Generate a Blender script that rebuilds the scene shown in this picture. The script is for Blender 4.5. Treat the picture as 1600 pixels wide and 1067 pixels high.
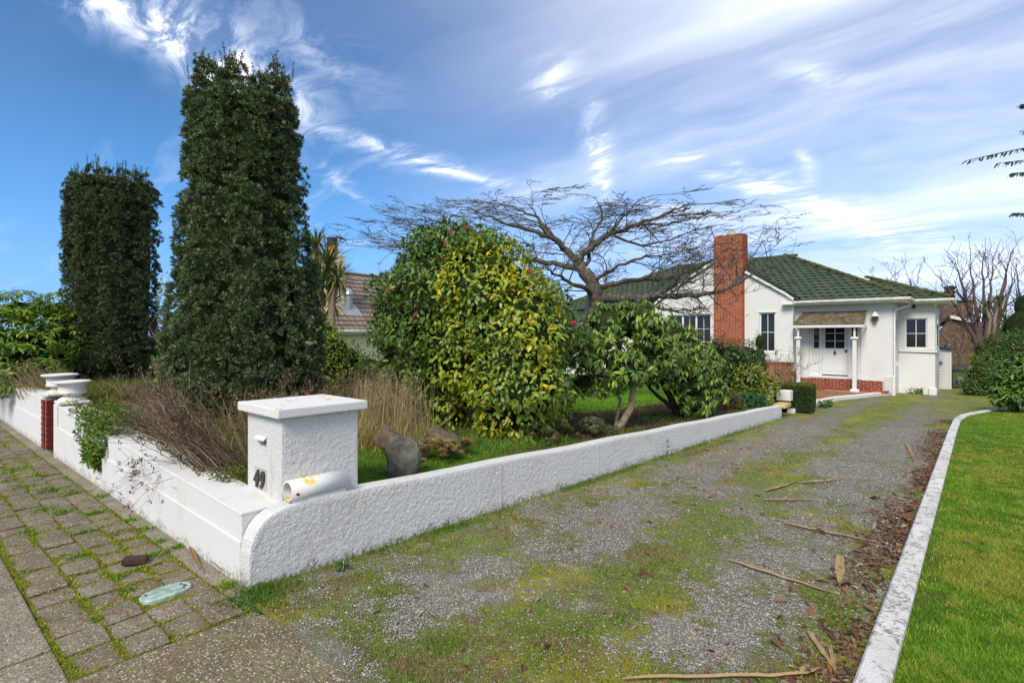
import bpy, bmesh, math, random
import numpy as np
from mathutils import Vector, Matrix, noise as mnoise

for o in list(bpy.data.objects):
    bpy.data.objects.remove(o, do_unlink=True)
SC = bpy.context.scene
COL = SC.collection
R = math.radians
rng = np.random.default_rng(7)
random.seed(7)

# ------------------------------------------------------------------ camera
YAW = R(41.5)
CAM = np.array([3.42, -1.38, 1.6])
FPX, HORIZON = 820.0, 525.0          # focal length and eye level, in pixels of a 1600 px wide frame
cam_d = bpy.data.cameras.new('camera')
cam_d.sensor_width = 36.0
cam_d.lens = FPX / 1600 * 36
cam_d.shift_y = -(533.5 - HORIZON) / 1600
cam_d.clip_start = 0.05
cam_d.clip_end = 3000
cam = bpy.data.objects.new('camera', cam_d)
COL.objects.link(cam)
cam.location = CAM
cam.rotation_euler = (R(90), 0, YAW)
SC.camera = cam
CR = np.array([math.cos(YAW), math.sin(YAW), 0])      # level direction to the right of the view
CF = np.array([-math.sin(YAW), math.cos(YAW), 0])     # level view direction
UP = np.array([0, 0, 1.0])

def at(px, py, t):
    """point of the place seen at px, py that stands t metres in front of the lens"""
    return CAM + t * (CF + (px - 800) / FPX * CR + (HORIZON - py) / FPX * UP)

# ------------------------------------------------------------------ world and sun
SUN_AZ, SUN_EL = R(165), R(44)        # compass direction the light comes from (0 = +Y, clockwise), elevation
world = bpy.data.worlds.new('World')
SC.world = world
world.use_nodes = True
world.cycles.sampling_method = 'MANUAL'
world.cycles.sample_map_resolution = 256

class NB:
    """small node builder"""
    def __init__(s, tree):
        s.t = tree
        s.N = tree.nodes
    def n(s, typ, ins=None, **props):
        nd = s.N.new(typ)
        for k, v in props.items():
            setattr(nd, k, v)
        for k, v in (ins or {}).items():
            s.put(nd.inputs[k], v)
        return nd
    def put(s, sock, v):
        if isinstance(v, bpy.types.NodeSocket):
            s.t.links.new(v, sock)
        elif v is not None:
            if isinstance(v, (tuple, list)) and len(v) == 3 and sock.type == 'RGBA':
                v = (*v, 1)
            sock.default_value = v
    def math(s, op, a, b=None, c=None, clamp=False):
        nd = s.n('ShaderNodeMath', operation=op, use_clamp=clamp)
        s.put(nd.inputs[0], a)
        if b is not None: s.put(nd.inputs[1], b)
        if c is not None: s.put(nd.inputs[2], c)
        return nd.outputs[0]
    def vmath(s, op, a, b=None):
        nd = s.n('ShaderNodeVectorMath', operation=op)
        s.put(nd.inputs[0], a)
        if b is not None: s.put(nd.inputs[1], b)
        return nd.outputs['Value' if op in ('DOT_PRODUCT', 'LENGTH', 'DISTANCE') else 'Vector']
    def noise(s, scale, detail=4, rough=0.55, vec=None, dist=0, out='Fac'):
        nd = s.n('ShaderNodeTexNoise', {'Scale': scale, 'Detail': detail, 'Roughness': rough, 'Distortion': dist})
        if vec is not None: s.put(nd.inputs['Vector'], vec)
        return nd.outputs[out]
    def voro(s, scale, vec=None, out='Distance', feature='F1'):
        nd = s.n('ShaderNodeTexVoronoi', {'Scale': scale}, feature=feature)
        if vec is not None: s.put(nd.inputs['Vector'], vec)
        return nd.outputs[out]
    def ramp(s, fac, *stops):
        nd = s.n('ShaderNodeValToRGB')
        e = nd.color_ramp.elements
        while len(e) < len(stops): e.new(0.5)
        for i, (p, c) in enumerate(stops):
            e[i].position = p
            e[i].color = (c, c, c, 1) if isinstance(c, (int, float)) else (*c, 1)
        s.put(nd.inputs[0], fac)
        return nd.outputs[0]
    def smooth(s, v, a, b):
        nd = s.n('ShaderNodeMapRange', {'From Min': a, 'From Max': b}, interpolation_type='SMOOTHSTEP')
        s.put(nd.inputs['Value'], v)
        return nd.outputs[0]
    def mix(s, fac, a, b, blend='MIX'):
        nd = s.n('ShaderNodeMix', data_type='RGBA', blend_type=blend)
        s.put(nd.inputs[0], fac); s.put(nd.inputs[6], a); s.put(nd.inputs[7], b)
        return nd.outputs[2]
    def bump(s, h, strength=0.5, dist=0.01, normal=None):
        nd = s.n('ShaderNodeBump', {'Strength': strength, 'Distance': dist, 'Height': h})
        if normal is not None: s.put(nd.inputs['Normal'], normal)
        return nd.outputs[0]
    def coord(s, out='Object'):
        return s.n('ShaderNodeTexCoord').outputs[out]
    def scale(s, vec, sc, loc=(0, 0, 0), rot=(0, 0, 0)):
        nd = s.n('ShaderNodeMapping', {'Scale': sc, 'Location': loc, 'Rotation': rot})
        s.put(nd.inputs['Vector'], vec)
        return nd.outputs[0]

def build_sky():
    nb = NB(world.node_tree)
    nb.N.clear()
    sky = nb.n('ShaderNodeTexSky', sky_type='NISHITA', sun_disc=False, sun_elevation=SUN_EL,
               sun_rotation=SUN_AZ, altitude=50, air_density=1.0, dust_density=0.15, ozone_density=3.0)
    hs = nb.n('ShaderNodeHueSaturation', {'Saturation': 1.42, 'Value': 0.52, 'Color': sky.outputs[0]})
    d = nb.coord('Generated')
    sep = nb.n('ShaderNodeSeparateXYZ', {'Vector': d})
    dx, dy, dz = sep.outputs
    # compass bearing measured from the drive's view bearing, and elevation, both in degrees
    az = nb.math('MULTIPLY', nb.math('SUBTRACT', nb.math('ARCTAN2', dx, dy), -YAW), 57.2958)
    el = nb.math('MULTIPLY', nb.math('ARCSINE', dz), 57.2958)
    # the cirrus sheet lies at constant height: project on it
    den = nb.math('ADD', nb.math('MAXIMUM', dz, 0.0), 0.12)
    sx, sy = nb.math('DIVIDE', dx, den), nb.math('DIVIDE', dy, den)
    flat = nb.n('ShaderNodeCombineXYZ', {'X': sx, 'Y': sy}).outputs[0]
    warp = nb.noise(0.8, 3, 0.5, flat, out='Color')
    wv = nb.vmath('ADD', flat, nb.vmath('SCALE', nb.vmath('SUBTRACT', warp, (0.5, 0.5, 0.5)), None))
    wv.node.inputs[1].links[0].from_node.inputs['Scale'].default_value = 0.9
    st = nb.scale(wv, (0.62, 2.7, 1), rot=(0, 0, R(-62)))
    streak = nb.noise(1.5, 6, 0.60, st, 0.35)
    st2 = nb.scale(wv, (0.35, 1.1, 1), loc=(3.1, 1.7, 0), rot=(0, 0, R(-40)))
    sheet = nb.noise(0.9, 5, 0.58, st2, 0.3)
    fine = nb.noise(5.0, 6, 0.66, nb.scale(wv, (0.7, 2.2, 1), rot=(0, 0, R(-75))), 0.6)
    # thin veil, thickening towards the right of the drive and overhead
    veil_side = nb.smooth(az, -26, 34)
    veil_up = nb.smooth(el, 4, 30)
    veil = nb.math('MULTIPLY', nb.math('ADD', nb.math('MULTIPLY', veil_side, 0.78), nb.math('MULTIPLY', veil_up, 0.16)),
                   nb.math('ADD', 0.30, nb.math('MULTIPLY', nb.smooth(sheet, 0.22, 0.70), 0.70)))
    veil = nb.math('MULTIPLY', veil, 0.92)
    low = nb.math('MULTIPLY', nb.math('MULTIPLY', nb.smooth(el, 13, 4), nb.smooth(az, 4, 30)), 0.55)
    streaks = nb.math('MULTIPLY', nb.smooth(streak, 0.48, 0.78), nb.math('ADD', 0.22, nb.math('MULTIPLY', nb.smooth(az, -48, 20), 0.30)))
    fac = nb.math('MAXIMUM', veil, streaks)
    fac = nb.math('MAXIMUM', fac, low)
    # individual cirrus wisps: bearing, elevation, half length, half width, tilt, weight
    wtex = nb.smooth(fine, 0.38, 0.64)
    wob = nb.math('MULTIPLY', nb.math('SUBTRACT', nb.noise(3.0, 4, 0.55, flat), 0.5), 5.5)
    ae = nb.n('ShaderNodeCombineXYZ', {'X': az, 'Y': nb.math('ADD', el, wob)}).outputs[0]
    acc = 0.0
    for (a0, e0, hl, hw, tilt, wt) in WISPS:
        mp = nb.n('ShaderNodeMapping', {'Vector': ae, 'Location': (a0, e0, 0), 'Rotation': (0, 0, R(tilt)), 'Scale': (hl * 1.7, hw * 1.7, 1)}, vector_type='TEXTURE')
        gt = nb.n('ShaderNodeTexGradient', {'Vector': mp.outputs[0]}, gradient_type='QUADRATIC_SPHERE')
        acc = nb.math('MULTIPLY_ADD', gt.outputs['Fac'], wt * 1.25, acc)
    m = nb.math('MINIMUM', nb.math('MULTIPLY', acc, nb.math('ADD', 0.10, nb.math('MULTIPLY', wtex, 1.10))), 1.0)
    fac = nb.math('SUBTRACT', nb.math('ADD', fac, m), nb.math('MULTIPLY', fac, m))
    fac = nb.math('MINIMUM', fac, 0.93)
    cloud = nb.mix(nb.smooth(fac, 0.2, 0.9), (3.55, 3.9, 5.0), (5.3, 5.45, 5.8))
    clear = nb.mix(nb.math('MULTIPLY', nb.smooth(el, 24, -2), 0.88), hs.outputs[0], (.85, 2.15, 4.9))
    colr = nb.mix(fac, clear, cloud)
    bg = nb.n('ShaderNodeBackground', {'Color': colr, 'Strength': 0.10})
    out = nb.n('ShaderNodeOutputWorld')
    world.node_tree.links.new(bg.outputs[0], out.inputs[0])

WISPS = [(-31, 25.5, 12, 3.6, -22, 0.62), (-25, 23, 8, 2.6, -28, 0.50), (-38, 27, 10, 2.2, -16, 0.50), (-20, 27, 9, 3, -20, 0.3),
         (-6.5, 17.2, 12, 1.25, -11, 0.62), (-13, 19, 6, 1.0, -8, 0.35),
         (9.3, 20.0, 1.7, 3.8, 8, 0.75), (9.6, 16.5, 1.1, 2.6, 4, 0.6), (4.5, 26, 3.5, 2.0, 20, 0.55),
         (26, 14.2, 8, 1.25, -22, 0.80), (33.5, 10.0, 8, 1.7, -16, 0.75), (23.3, 16.6, 2.2, 0.9, -62, 0.5),
         (29.2, 15.8, 1.9, 0.7, -64, 0.5), (18, 17.9, 3.2, 0.7, 5, 0.5), (30, 23.5, 4, 1.0, -20, 0.4),
         (15, 13.2, 9, 0.9, -10, 0.5), (-18, 15.5, 5, 0.8, -25, 0.35)]
build_sky()

sun_d = bpy.data.lights.new('sun', 'SUN')
sun_d.energy = 1.75
sun_d.angle = R(24)
sun_d.color = (1.0, 0.91, 0.77)
sun = bpy.data.objects.new('sun', sun_d)
COL.objects.link(sun)
sdir = Vector((math.sin(SUN_AZ) * math.cos(SUN_EL), math.cos(SUN_AZ) * math.cos(SUN_EL), math.sin(SUN_EL)))
sun.rotation_euler = sdir.to_track_quat('Z', 'Y').to_euler()
sun.location = (0, 0, 30)

vs = SC.view_settings
vs.view_transform = 'Standard'
vs.look = 'None'
vs.gamma = 1
vs.use_curve_mapping = False
vs.exposure = 1.36
SC.cycles.max_bounces = 5
SC.cycles.diffuse_bounces = 3
SC.cycles.glossy_bounces = 2
SC.cycles.transparent_max_bounces = 8
SC.cycles.use_denoising = True

# ------------------------------------------------------------------ object helpers
def tag(o, label=None, cat=None, group=None, kind=None):
    if label: o['label'] = label
    if cat: o['category'] = cat
    if group: o['group'] = group
    if kind: o['kind'] = kind
    return o

def empty(name, loc=(0, 0, 0), rz=0, label=None, cat=None, group=None):
    o = bpy.data.objects.new(name, None)
    o.empty_display_size = 0.2
    COL.objects.link(o)
    o.location = tuple(float(v) for v in loc)
    o.rotation_euler = (0, 0, rz)
    return tag(o, label, cat, group)

def link(name, me, mat, parent=None, loc=None, rot=None, scale=None):
    if mat is not None and len(me.materials) == 0:
        me.materials.append(mat)
    o = bpy.data.objects.new(name, me)
    COL.objects.link(o)
    if parent is not None: o.parent = parent
    if loc is not None: o.location = tuple(float(v) for v in loc)
    if rot is not None: o.rotation_euler = rot
    if scale is not None: o.scale = scale
    return o

def npmesh(name, V, Fs, col=None, smooth=False):
    """V (n,3); Fs an index array (m,k) or a list of such arrays; col (n,3) point colours"""
    V = np.asarray(V, dtype=np.float32)
    if isinstance(Fs, np.ndarray): Fs = [Fs]
    Fs = [np.asarray(f, dtype=np.int32) for f in Fs if len(f)]
    me = bpy.data.meshes.new(name)
    me.vertices.add(len(V))
    me.vertices.foreach_set('co', V.ravel())
    nl = sum(f.size for f in Fs)
    npoly = sum(len(f) for f in Fs)
    me.loops.add(nl)
    me.loops.foreach_set('vertex_index', np.concatenate([f.ravel() for f in Fs]))
    me.polygons.add(npoly)
    tot = np.concatenate([np.full(len(f), f.shape[1], dtype=np.int32) for f in Fs])
    start = np.concatenate([[0], np.cumsum(tot)[:-1]]).astype(np.int32)
    me.polygons.foreach_set('loop_start', start)
    me.polygons.foreach_set('use_smooth', np.full(npoly, bool(smooth)))
    if col is not None:
        a = me.color_attributes.new('Col', 'FLOAT_COLOR', 'POINT')
        c = np.ones((len(V), 4), dtype=np.float32)
        c[:, :3] = col
        a.data.foreach_set('color', c.ravel())
    me.update(calc_edges=True)
    return me

class MB:
    """collects simple shapes into one mesh"""
    def __init__(s):
        s.V, s.F, s.C, s.n = [], {}, [], 0
    def add(s, V, F, c=None):
        V = np.asarray(V, float).reshape(-1, 3)
        if isinstance(F, np.ndarray): F = [F]
        for f in F:
            f = np.asarray(f)
            if f.ndim == 1: f = f[None]
            s.F.setdefault(f.shape[1], []).append(f + s.n)
        s.V.append(V)
        s.C.append(np.broadcast_to(np.array(c if c is not None else (1, 1, 1), float), V.shape))
        s.n += len(V)
        return s
    def box(s, a, b, c=None):
        (x0, y0, z0), (x1, y1, z1) = a, b
        V = [(x0, y0, z0), (x1, y0, z0), (x1, y1, z0), (x0, y1, z0), (x0, y0, z1), (x1, y0, z1), (x1, y1, z1), (x0, y1, z1)]
        return s.add(V, np.array([(0, 3, 2, 1), (4, 5, 6, 7), (0, 1, 5, 4), (1, 2, 6, 5), (2, 3, 7, 6), (3, 0, 4, 7)]), c)
    def poly(s, pts, c=None):
        return s.add(pts, np.array([range(len(pts))]), c)
    def tube(s, P, r, k=6, c=None, cap=True):
        V, F = tube(P, r, k)
        s.add(V, F, c)
        if cap:
            n = len(P)
            s.add(V[-k:], np.array([range(k)]), c)
            s.add(V[:k], np.array([range(k - 1, -1, -1)]), c)
        return s
    def mesh(s, name, smooth=False, bevel=0, seg=1):
        col = np.concatenate(s.C) if s.C else None
        me = npmesh(name, np.concatenate(s.V), [np.concatenate(v) for v in s.F.values()], col, smooth)
        if bevel:
            bm = bmesh.new(); bm.from_mesh(me)
            bmesh.ops.remove_doubles(bm, verts=bm.verts, dist=1e-5)
            ed = [e for e in bm.edges if len(e.link_faces) == 2 and e.calc_face_angle(0) > 0.5]
            bmesh.ops.bevel(bm, geom=ed, offset=bevel, segments=seg, affect='EDGES', profile=0.6)
            bm.to_mesh(me); bm.free()
        return me
    def obj(s, name, mat, parent=None, smooth=False, bevel=0, seg=1, loc=None, rot=None):
        return link(name, s.mesh(name, smooth, bevel, seg), mat, parent, loc, rot)

def norm(a):
    a = np.asarray(a, float)
    return a / np.maximum(np.linalg.norm(a, axis=-1, keepdims=True), 1e-9)

def tube(P, r, k=6):
    P = np.asarray(P, float); n = len(P)
    r = np.broadcast_to(np.asarray(r, float), (n,))
    T = np.gradient(P, axis=0); T = norm(T)
    ref = np.array([0.31, 0.22, 0.92]) if abs(T[0] @ np.array([0.31, 0.22, 0.92])) < 0.9 else np.array([1.0, 0, 0])
    A = norm(np.cross(T, ref)); B = np.cross(T, A)
    ang = np.linspace(0, 2 * np.pi, k, endpoint=False)
    V = (P[:, None] + r[:, None, None] * (np.cos(ang)[None, :, None] * A[:, None] + np.sin(ang)[None, :, None] * B[:, None])).reshape(-1, 3)
    i = np.arange(n - 1)[:, None] * k; j = np.arange(k)[None]; j2 = (j + 1) % k
    F = np.stack([i + j, i + j2, i + k + j2, i + k + j], -1).reshape(-1, 4)
    return V, F

def lathe(prof, k=28):
    """prof list of (radius, z)"""
    p = np.array(prof, float); n = len(p)
    a = np.linspace(0, 2 * np.pi, k, endpoint=False)
    V = np.stack([p[:, 0:1] * np.cos(a), p[:, 0:1] * np.sin(a), np.repeat(p[:, 1:2], k, 1)], -1).reshape(-1, 3)
    i = np.arange(n - 1)[:, None] * k; j = np.arange(k)[None]; j2 = (j + 1) % k
    return V, np.stack([i + j, i + j2, i + k + j2, i + k + j], -1).reshape(-1, 4)

def vnoise(x, y, seed=0):
    x = np.asarray(x, float); y = np.asarray(y, float)
    xi, yi = np.floor(x).astype(np.int64), np.floor(y).astype(np.int64)
    fx, fy = x - xi, y - yi
    fx, fy = fx * fx * (3 - 2 * fx), fy * fy * (3 - 2 * fy)
    def h(a, b):
        n = (a * 374761393 + b * 668265263 + seed * 974634777) & 0x7fffffff
        n = ((n ^ (n >> 13)) * 1274126177) & 0x7fffffff
        return ((n ^ (n >> 16)) & 0xffff) / 65535.0
    return (h(xi, yi) * (1 - fx) + h(xi + 1, yi) * fx) * (1 - fy) + (h(xi, yi + 1) * (1 - fx) + h(xi + 1, yi + 1) * fx) * fy

def fbm(x, y, seed=0, oct=4):
    s, a, t = 0, 1.0, 0
    for o in range(oct):
        s = s + a * vnoise(np.asarray(x) * 2 ** o, np.asarray(y) * 2 ** o, seed + o * 17)
        t += a; a *= 0.5
    return s / t

def sstep(v, a, b):
    t = np.clip((np.asarray(v, float) - a) / (b - a), 0, 1)
    return t * t * (3 - 2 * t)

def rdir(n):
    v = rng.normal(size=(n, 3))
    return norm(v)

# ------------------------------------------------------------------ foliage helpers
def leaf_geo(P, D, Nn, L, W, full=True, fold=0.25, droop=0.15):
    """arrays of leaves: base P, axis D, face normal Nn, length L, width W"""
    n = len(P)
    D = norm(D); Sd = norm(np.cross(D, Nn)); Nn = np.cross(Sd, D)
    L = np.broadcast_to(L, (n,))[:, None]; W = np.broadcast_to(W, (n,))[:, None] * 0.5
    if full:
        pts = [P,
               P + D * L * .32 - Sd * W * .86 + Nn * W * fold, P + D * L * .70 - Sd * W * .80 + Nn * (W * fold - L * droop * .4),
               P + D * L - Nn * L * droop,
               P + D * L * .70 + Sd * W * .80 + Nn * (W * fold - L * droop * .4), P + D * L * .32 + Sd * W * .86 + Nn * W * fold,
               P + D * L * .34, P + D * L * .70 - Nn * L * droop * .4]
        V = np.stack(pts, 1).reshape(-1, 3)
        b = np.arange(n)[:, None] * 8
        tri = (b[:, :, None] + np.array([[0, 6, 1], [0, 5, 6], [2, 7, 3], [7, 4, 3]])[None]).reshape(-1, 3)
        quad = (b[:, :, None] + np.array([[1, 6, 7, 2], [6, 5, 4, 7]])[None]).reshape(-1, 4)
        return V, [tri, quad], 8
    pts = [P, P + D * L * .45 - Sd * W, P + D * L - Nn * L * droop, P + D * L * .45 + Sd * W]
    V = np.stack(pts, 1).reshape(-1, 3)
    b = np.arange(n)[:, None] * 4
    tri = (b[:, :, None] + np.array([[0, 2, 1], [0, 3, 2]])[None]).reshape(-1, 3)
    return V, [tri], 4

def foliage(name, mat, parent, P, D, Nn, L, W, C, full=True, fold=.25, droop=.15, kind='stuff'):
    V, F, k = leaf_geo(P, D, Nn, L, W, full, fold, droop)
    o = link(name, npmesh(name, V, F, np.repeat(C, k, 0), full), mat, parent)
    if kind: o['kind'] = kind
    return o

def pal(n, cols, wts=None, jit=0.15):
    """n colours drawn from a palette with brightness jitter"""
    cols = np.array(cols, float)
    w = np.ones(len(cols)) if wts is None else np.array(wts, float)
    c = cols[rng.choice(len(cols), n, p=w / w.sum())]
    return np.clip(c * (1 + rng.normal(size=(n, 1)) * jit), 0.002, 1)

# ------------------------------------------------------------------ materials
MATS = {}
def new_mat(name):
    m = bpy.data.materials.new(name)
    m.use_nodes = True
    m.node_tree.nodes.clear()
    nb = NB(m.node_tree)
    MATS[name] = m
    return m, nb

def finish(nb, col, rough=0.8, normal=None, spec=0.3, metal=0.0, trans=None, extra=None):
    ins = {'Base Color': col, 'Roughness': rough, 'Specular IOR Level': spec, 'Metallic': metal}
    p = nb.n('ShaderNodeBsdfPrincipled', ins)
    if normal is not None: nb.put(p.inputs['Normal'], normal)
    sh = p.outputs[0]
    if trans:
        tcol = nb.mix(1.0, col, (1.0, 1.0, 0.55), 'MULTIPLY')
        tr = nb.n('ShaderNodeBsdfTranslucent', {'Color': tcol})
        ms = nb.n('ShaderNodeMixShader', {0: trans})
        nb.put(ms.inputs[1], sh); nb.put(ms.inputs[2], tr.outputs[0]); sh = ms.outputs[0]
    o = nb.n('ShaderNodeOutputMaterial')
    nb.put(o.inputs[0], sh)

def plain(name, col, rough=0.7, spec=0.3, metal=0, var=0.12, nscale=8, bump=0.0, bscale=40, bdist=0.004):
    m, nb = new_mat(name)
    c = nb.coord()
    f = nb.noise(nscale, 5, 0.6, c)
    lo = tuple(v * (1 - var) for v in col); hi = tuple(min(1, v * (1 + var)) for v in col)
    colr = nb.mix(nb.smooth(f, .3, .7), lo, hi)
    nrm = nb.bump(nb.noise(bscale, 4, .6, c), bump, bdist) if bump else None
    finish(nb, colr, rough, nrm, spec, metal)
    return m

def leafmat(name, rough=0.45, spec=0.4, trans=0.22):
    m, nb = new_mat(name)
    a = nb.n('ShaderNodeAttribute', attribute_name='Col')
    n = nb.noise(60, 2, .5, nb.coord())
    colr = nb.mix(nb.smooth(n, .3, .7), nb.mix(1.0, a.outputs['Color'], (.82, .82, .8), 'MULTIPLY'), a.outputs['Color'])
    finish(nb, colr, rough, None, spec, 0, trans)
    return m

LEAF = leafmat('leaf_glossy', 0.40, 0.45, 0.30)
LEAFM = leafmat('leaf_matt', 0.6, 0.25, 0.32)
NEEDLE = leafmat('yew_needle', 0.5, 0.35, 0.10)
STALK = leafmat('dry_stalk', 0.85, 0.1, 0.05)
GRASS = leafmat('grass_blade', 0.55, 0.25, 0.30)

def render_mat(name, big=0.55, col=(0.64, 0.635, 0.62), dirt=0.5, lichen=0.0, scale=1.0, splash=0.0):
    """white painted roughcast"""
    m, nb = new_mat(name)
    c = nb.coord()
    h1 = nb.noise(62 * scale, 4, .6, c)
    h2 = nb.noise(150 * scale, 3, .6, c)
    h3 = nb.voro(60 * scale, nb.vmath('ADD', c, nb.vmath('MULTIPLY', nb.noise(30, 2, .5, c, out='Color'), (.02, .02, .02))))
    h = nb.math('ADD', nb.math('MULTIPLY', h1, 1.0), nb.math('ADD', nb.math('MULTIPLY', h2, .55), nb.math('MULTIPLY', h3, -.12)))
    nrm = nb.bump(h, big, 0.015)
    st = nb.noise(2.2, 6, .65, c)
    colr = nb.mix(nb.smooth(st, .48, .78), col, tuple(v * k for v, k in zip(col, (.90, .89, .84))))
    pit = nb.math('MULTIPLY', nb.smooth(nb.noise(55, 4, .7, c), .70, .80), nb.smooth(nb.noise(3.3, 3, .5, c), .42, .62))
    colr = nb.mix(nb.math('MULTIPLY', pit, dirt), colr, (.16, .14, .11))
    geo = nb.n('ShaderNodeNewGeometry')
    if lichen:
        up = nb.n('ShaderNodeSeparateXYZ', {'Vector': geo.outputs['Normal']}).outputs[2]
        l = nb.math('MULTIPLY', nb.smooth(nb.noise(7, 5, .7, c), .56, .64), nb.smooth(up, -.2, .8))
        colr = nb.mix(nb.math('MULTIPLY', l, lichen), colr, (.62, .40, .05))
        l2 = nb.smooth(nb.noise(22, 5, .7, c), .66, .72)
        colr = nb.mix(nb.math('MULTIPLY', l2, .6 * lichen), colr, (.10, .09, .07))
    if splash:
        px_ = nb.n('ShaderNodeSeparateXYZ', {'Vector': geo.outputs['Position']})
        hgt = nb.math('ADD', px_.outputs[2], nb.math('MULTIPLY', nb.math('MAXIMUM', px_.outputs[1], 0.0), .026))
        sd = nb.math('MULTIPLY', nb.smooth(nb.math('ADD', hgt, nb.math('MULTIPLY', nb.math('SUBTRACT', nb.noise(5, 5, .7, c), .5), .34)), .085, .0), nb.smooth(nb.noise(30, 4, .7, c), .38, .60))
        colr = nb.mix(nb.math('MULTIPLY', sd, splash), colr, (.20, .185, .12))
        run = nb.math('MULTIPLY', nb.smooth(nb.noise(9, 5, .65, nb.scale(c, (1, 1, .12))), .58, .72), nb.smooth(nb.noise(1.3, 3, .5, c), .45, .62))
        colr = nb.mix(nb.math('MULTIPLY', run, .40), colr, (.40, .385, .32))
    finish(nb, colr, .78, nrm, .25)
    return m

ROUGHCAST = render_mat('white_roughcast', .85, splash=1.0)
ROUGHCAP = render_mat('white_cap_weathered', .25, (.63, .63, .615), .9, 1.0)
SMOOTHW = render_mat('white_smooth_wall', .22, (.62, .615, .60), .6, .25, splash=.8)
KERBW = render_mat('white_kerb_worn', .5, (.64, .63, .60), .9, .35, .8)
def worn_kerb():
    m, nb = new_mat('kerb_worn_paint')
    c = nb.coord()
    h = nb.noise(70, 5, .65, c)
    wear = nb.math('MULTIPLY', nb.smooth(nb.noise(11, 6, .75, nb.scale(c, (1, .7, 1))), .46, .57), nb.smooth(nb.noise(45, 4, .7, c), .42, .58))
    colr = nb.mix(nb.smooth(nb.noise(3, 4, .6, c), .3, .7), (.66, .655, .635), (.56, .55, .52))
    colr = nb.mix(wear, colr, (.22, .20, .17))
    colr = nb.mix(nb.math('MULTIPLY', nb.smooth(nb.noise(5, 5, .7, nb.scale(c, (1, 1, 1), (9, 2, 0))), .63, .70), .7), colr, (.48, .34, .10))
    finish(nb, colr, .85, nb.bump(h, .8, .014), .2)
    return m
KERBWORN = worn_kerb()

def brickwall_white():
    m, nb = new_mat('white_painted_brick')
    c = nb.coord()
    g = nb.n('ShaderNodeSeparateXYZ', {'Vector': c})
    xy = nb.math('ADD', g.outputs[0], g.outputs[1])
    v = nb.n('ShaderNodeCombineXYZ', {'X': xy, 'Y': g.outputs[2]}).outputs[0]
    b = nb.n('ShaderNodeTexBrick', {'Vector': v, 'Scale': 1.0, 'Brick Width': .24, 'Row Height': .086, 'Mortar Size': .006,
                                    'Mortar Smooth': .4, 'Color1': (1, 1, 1, 1), 'Color2': (.85, .85, .85, 1), 'Mortar': (0, 0, 0, 1)})
    n = nb.noise(50, 4, .6, c)
    h = nb.math('ADD', nb.math('MULTIPLY', b.outputs['Color'], .6), nb.math('MULTIPLY', n, .4))
    st = nb.noise(1.2, 5, .6, nb.scale(c, (1, 1, .5)))
    colr = nb.mix(nb.smooth(st, .45, .75), (.61, .61, .60), (.565, .56, .535))
    finish(nb, colr, .7, nb.bump(h, .5, .010), .3)
    return m
PBRICK = brickwall_white()
WHITE = plain('white_gloss_paint', (.62, .62, .605), .45, .4, var=.03, bump=.1, bscale=20)
CREAM = plain('cream_trim', (.70, .68, .60), .6, .3, var=.10, nscale=5)
GUTTER = plain('weathered_gutter', (.66, .64, .57), .6, .3, var=.18, nscale=6)
SOFFIT = plain('soffit_boards', (.66, .66, .64), .7)
GLASS = None
def glassmat():
    m, nb = new_mat('window_glass')
    c = nb.coord()
    n = nb.noise(1.6, 3, .5, c)
    finish(nb, nb.mix(n, (.008, .010, .012), (.03, .034, .038)), .04, nb.bump(nb.noise(2.0, 2, .5, c), .03, .02), .38)
    return m
GLASS = glassmat()
DARK = plain('dark_iron', (.02, .02, .02), .5, .4)
SHADOWBOX = plain('recess_shade', (.05, .05, .05), .9)  # dark colour stands in for shade inside the slot and lid holes
BRASS = plain('old_brass', (.16, .12, .07), .4, .5, metal=.7)

def brickmat(name, cols, rough=.85, lich=0):
    m, nb = new_mat(name)
    oi = nb.n('ShaderNodeObjectInfo')
    a = nb.n('ShaderNodeAttribute', attribute_name='Col')
    rnd = nb.math('FRACT', nb.math('ADD', oi.outputs['Random'], nb.math('MULTIPLY', a.outputs['Fac'], 7.31)))
    c = nb.coord()
    colr = nb.ramp(rnd, *[(i / (len(cols) - 1), cc) for i, cc in enumerate(cols)])
    n = nb.noise(35, 5, .65, c)
    colr = nb.mix(nb.smooth(n, .3, .75), colr, nb.mix(1.0, colr, (.72, .70, .70), 'MULTIPLY'))
    if lich:
        colr = nb.mix(nb.math('MULTIPLY', nb.smooth(nb.noise(9, 4, .6, c), .58, .68), lich), colr, (.05, .045, .04))
    finish(nb, colr, rough, nb.bump(nb.noise(90, 4, .6, c), .35, .003), .2)
    return m
BRICK_CH = brickmat('orange_red_brick', [(.33, .075, .030), (.40, .105, .042), (.28, .060, .028), (.37, .09, .035)])
BRICK_BASE = brickmat('plinth_brick', [(.26, .060, .030), (.33, .085, .040), (.21, .05, .03), (.29, .07, .035)])
BRICK_GATE = brickmat('dark_red_brick', [(.17, .028, .018), (.21, .040, .024), (.14, .024, .018)])
MORTAR = plain('mortar', (.50, .44, .36), .95, .1, var=.15, nscale=20, bump=.3)
MORTAR_DK = plain('mortar_grey', (.42, .36, .30), .95, .1, var=.2, nscale=20, bump=.3)

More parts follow.
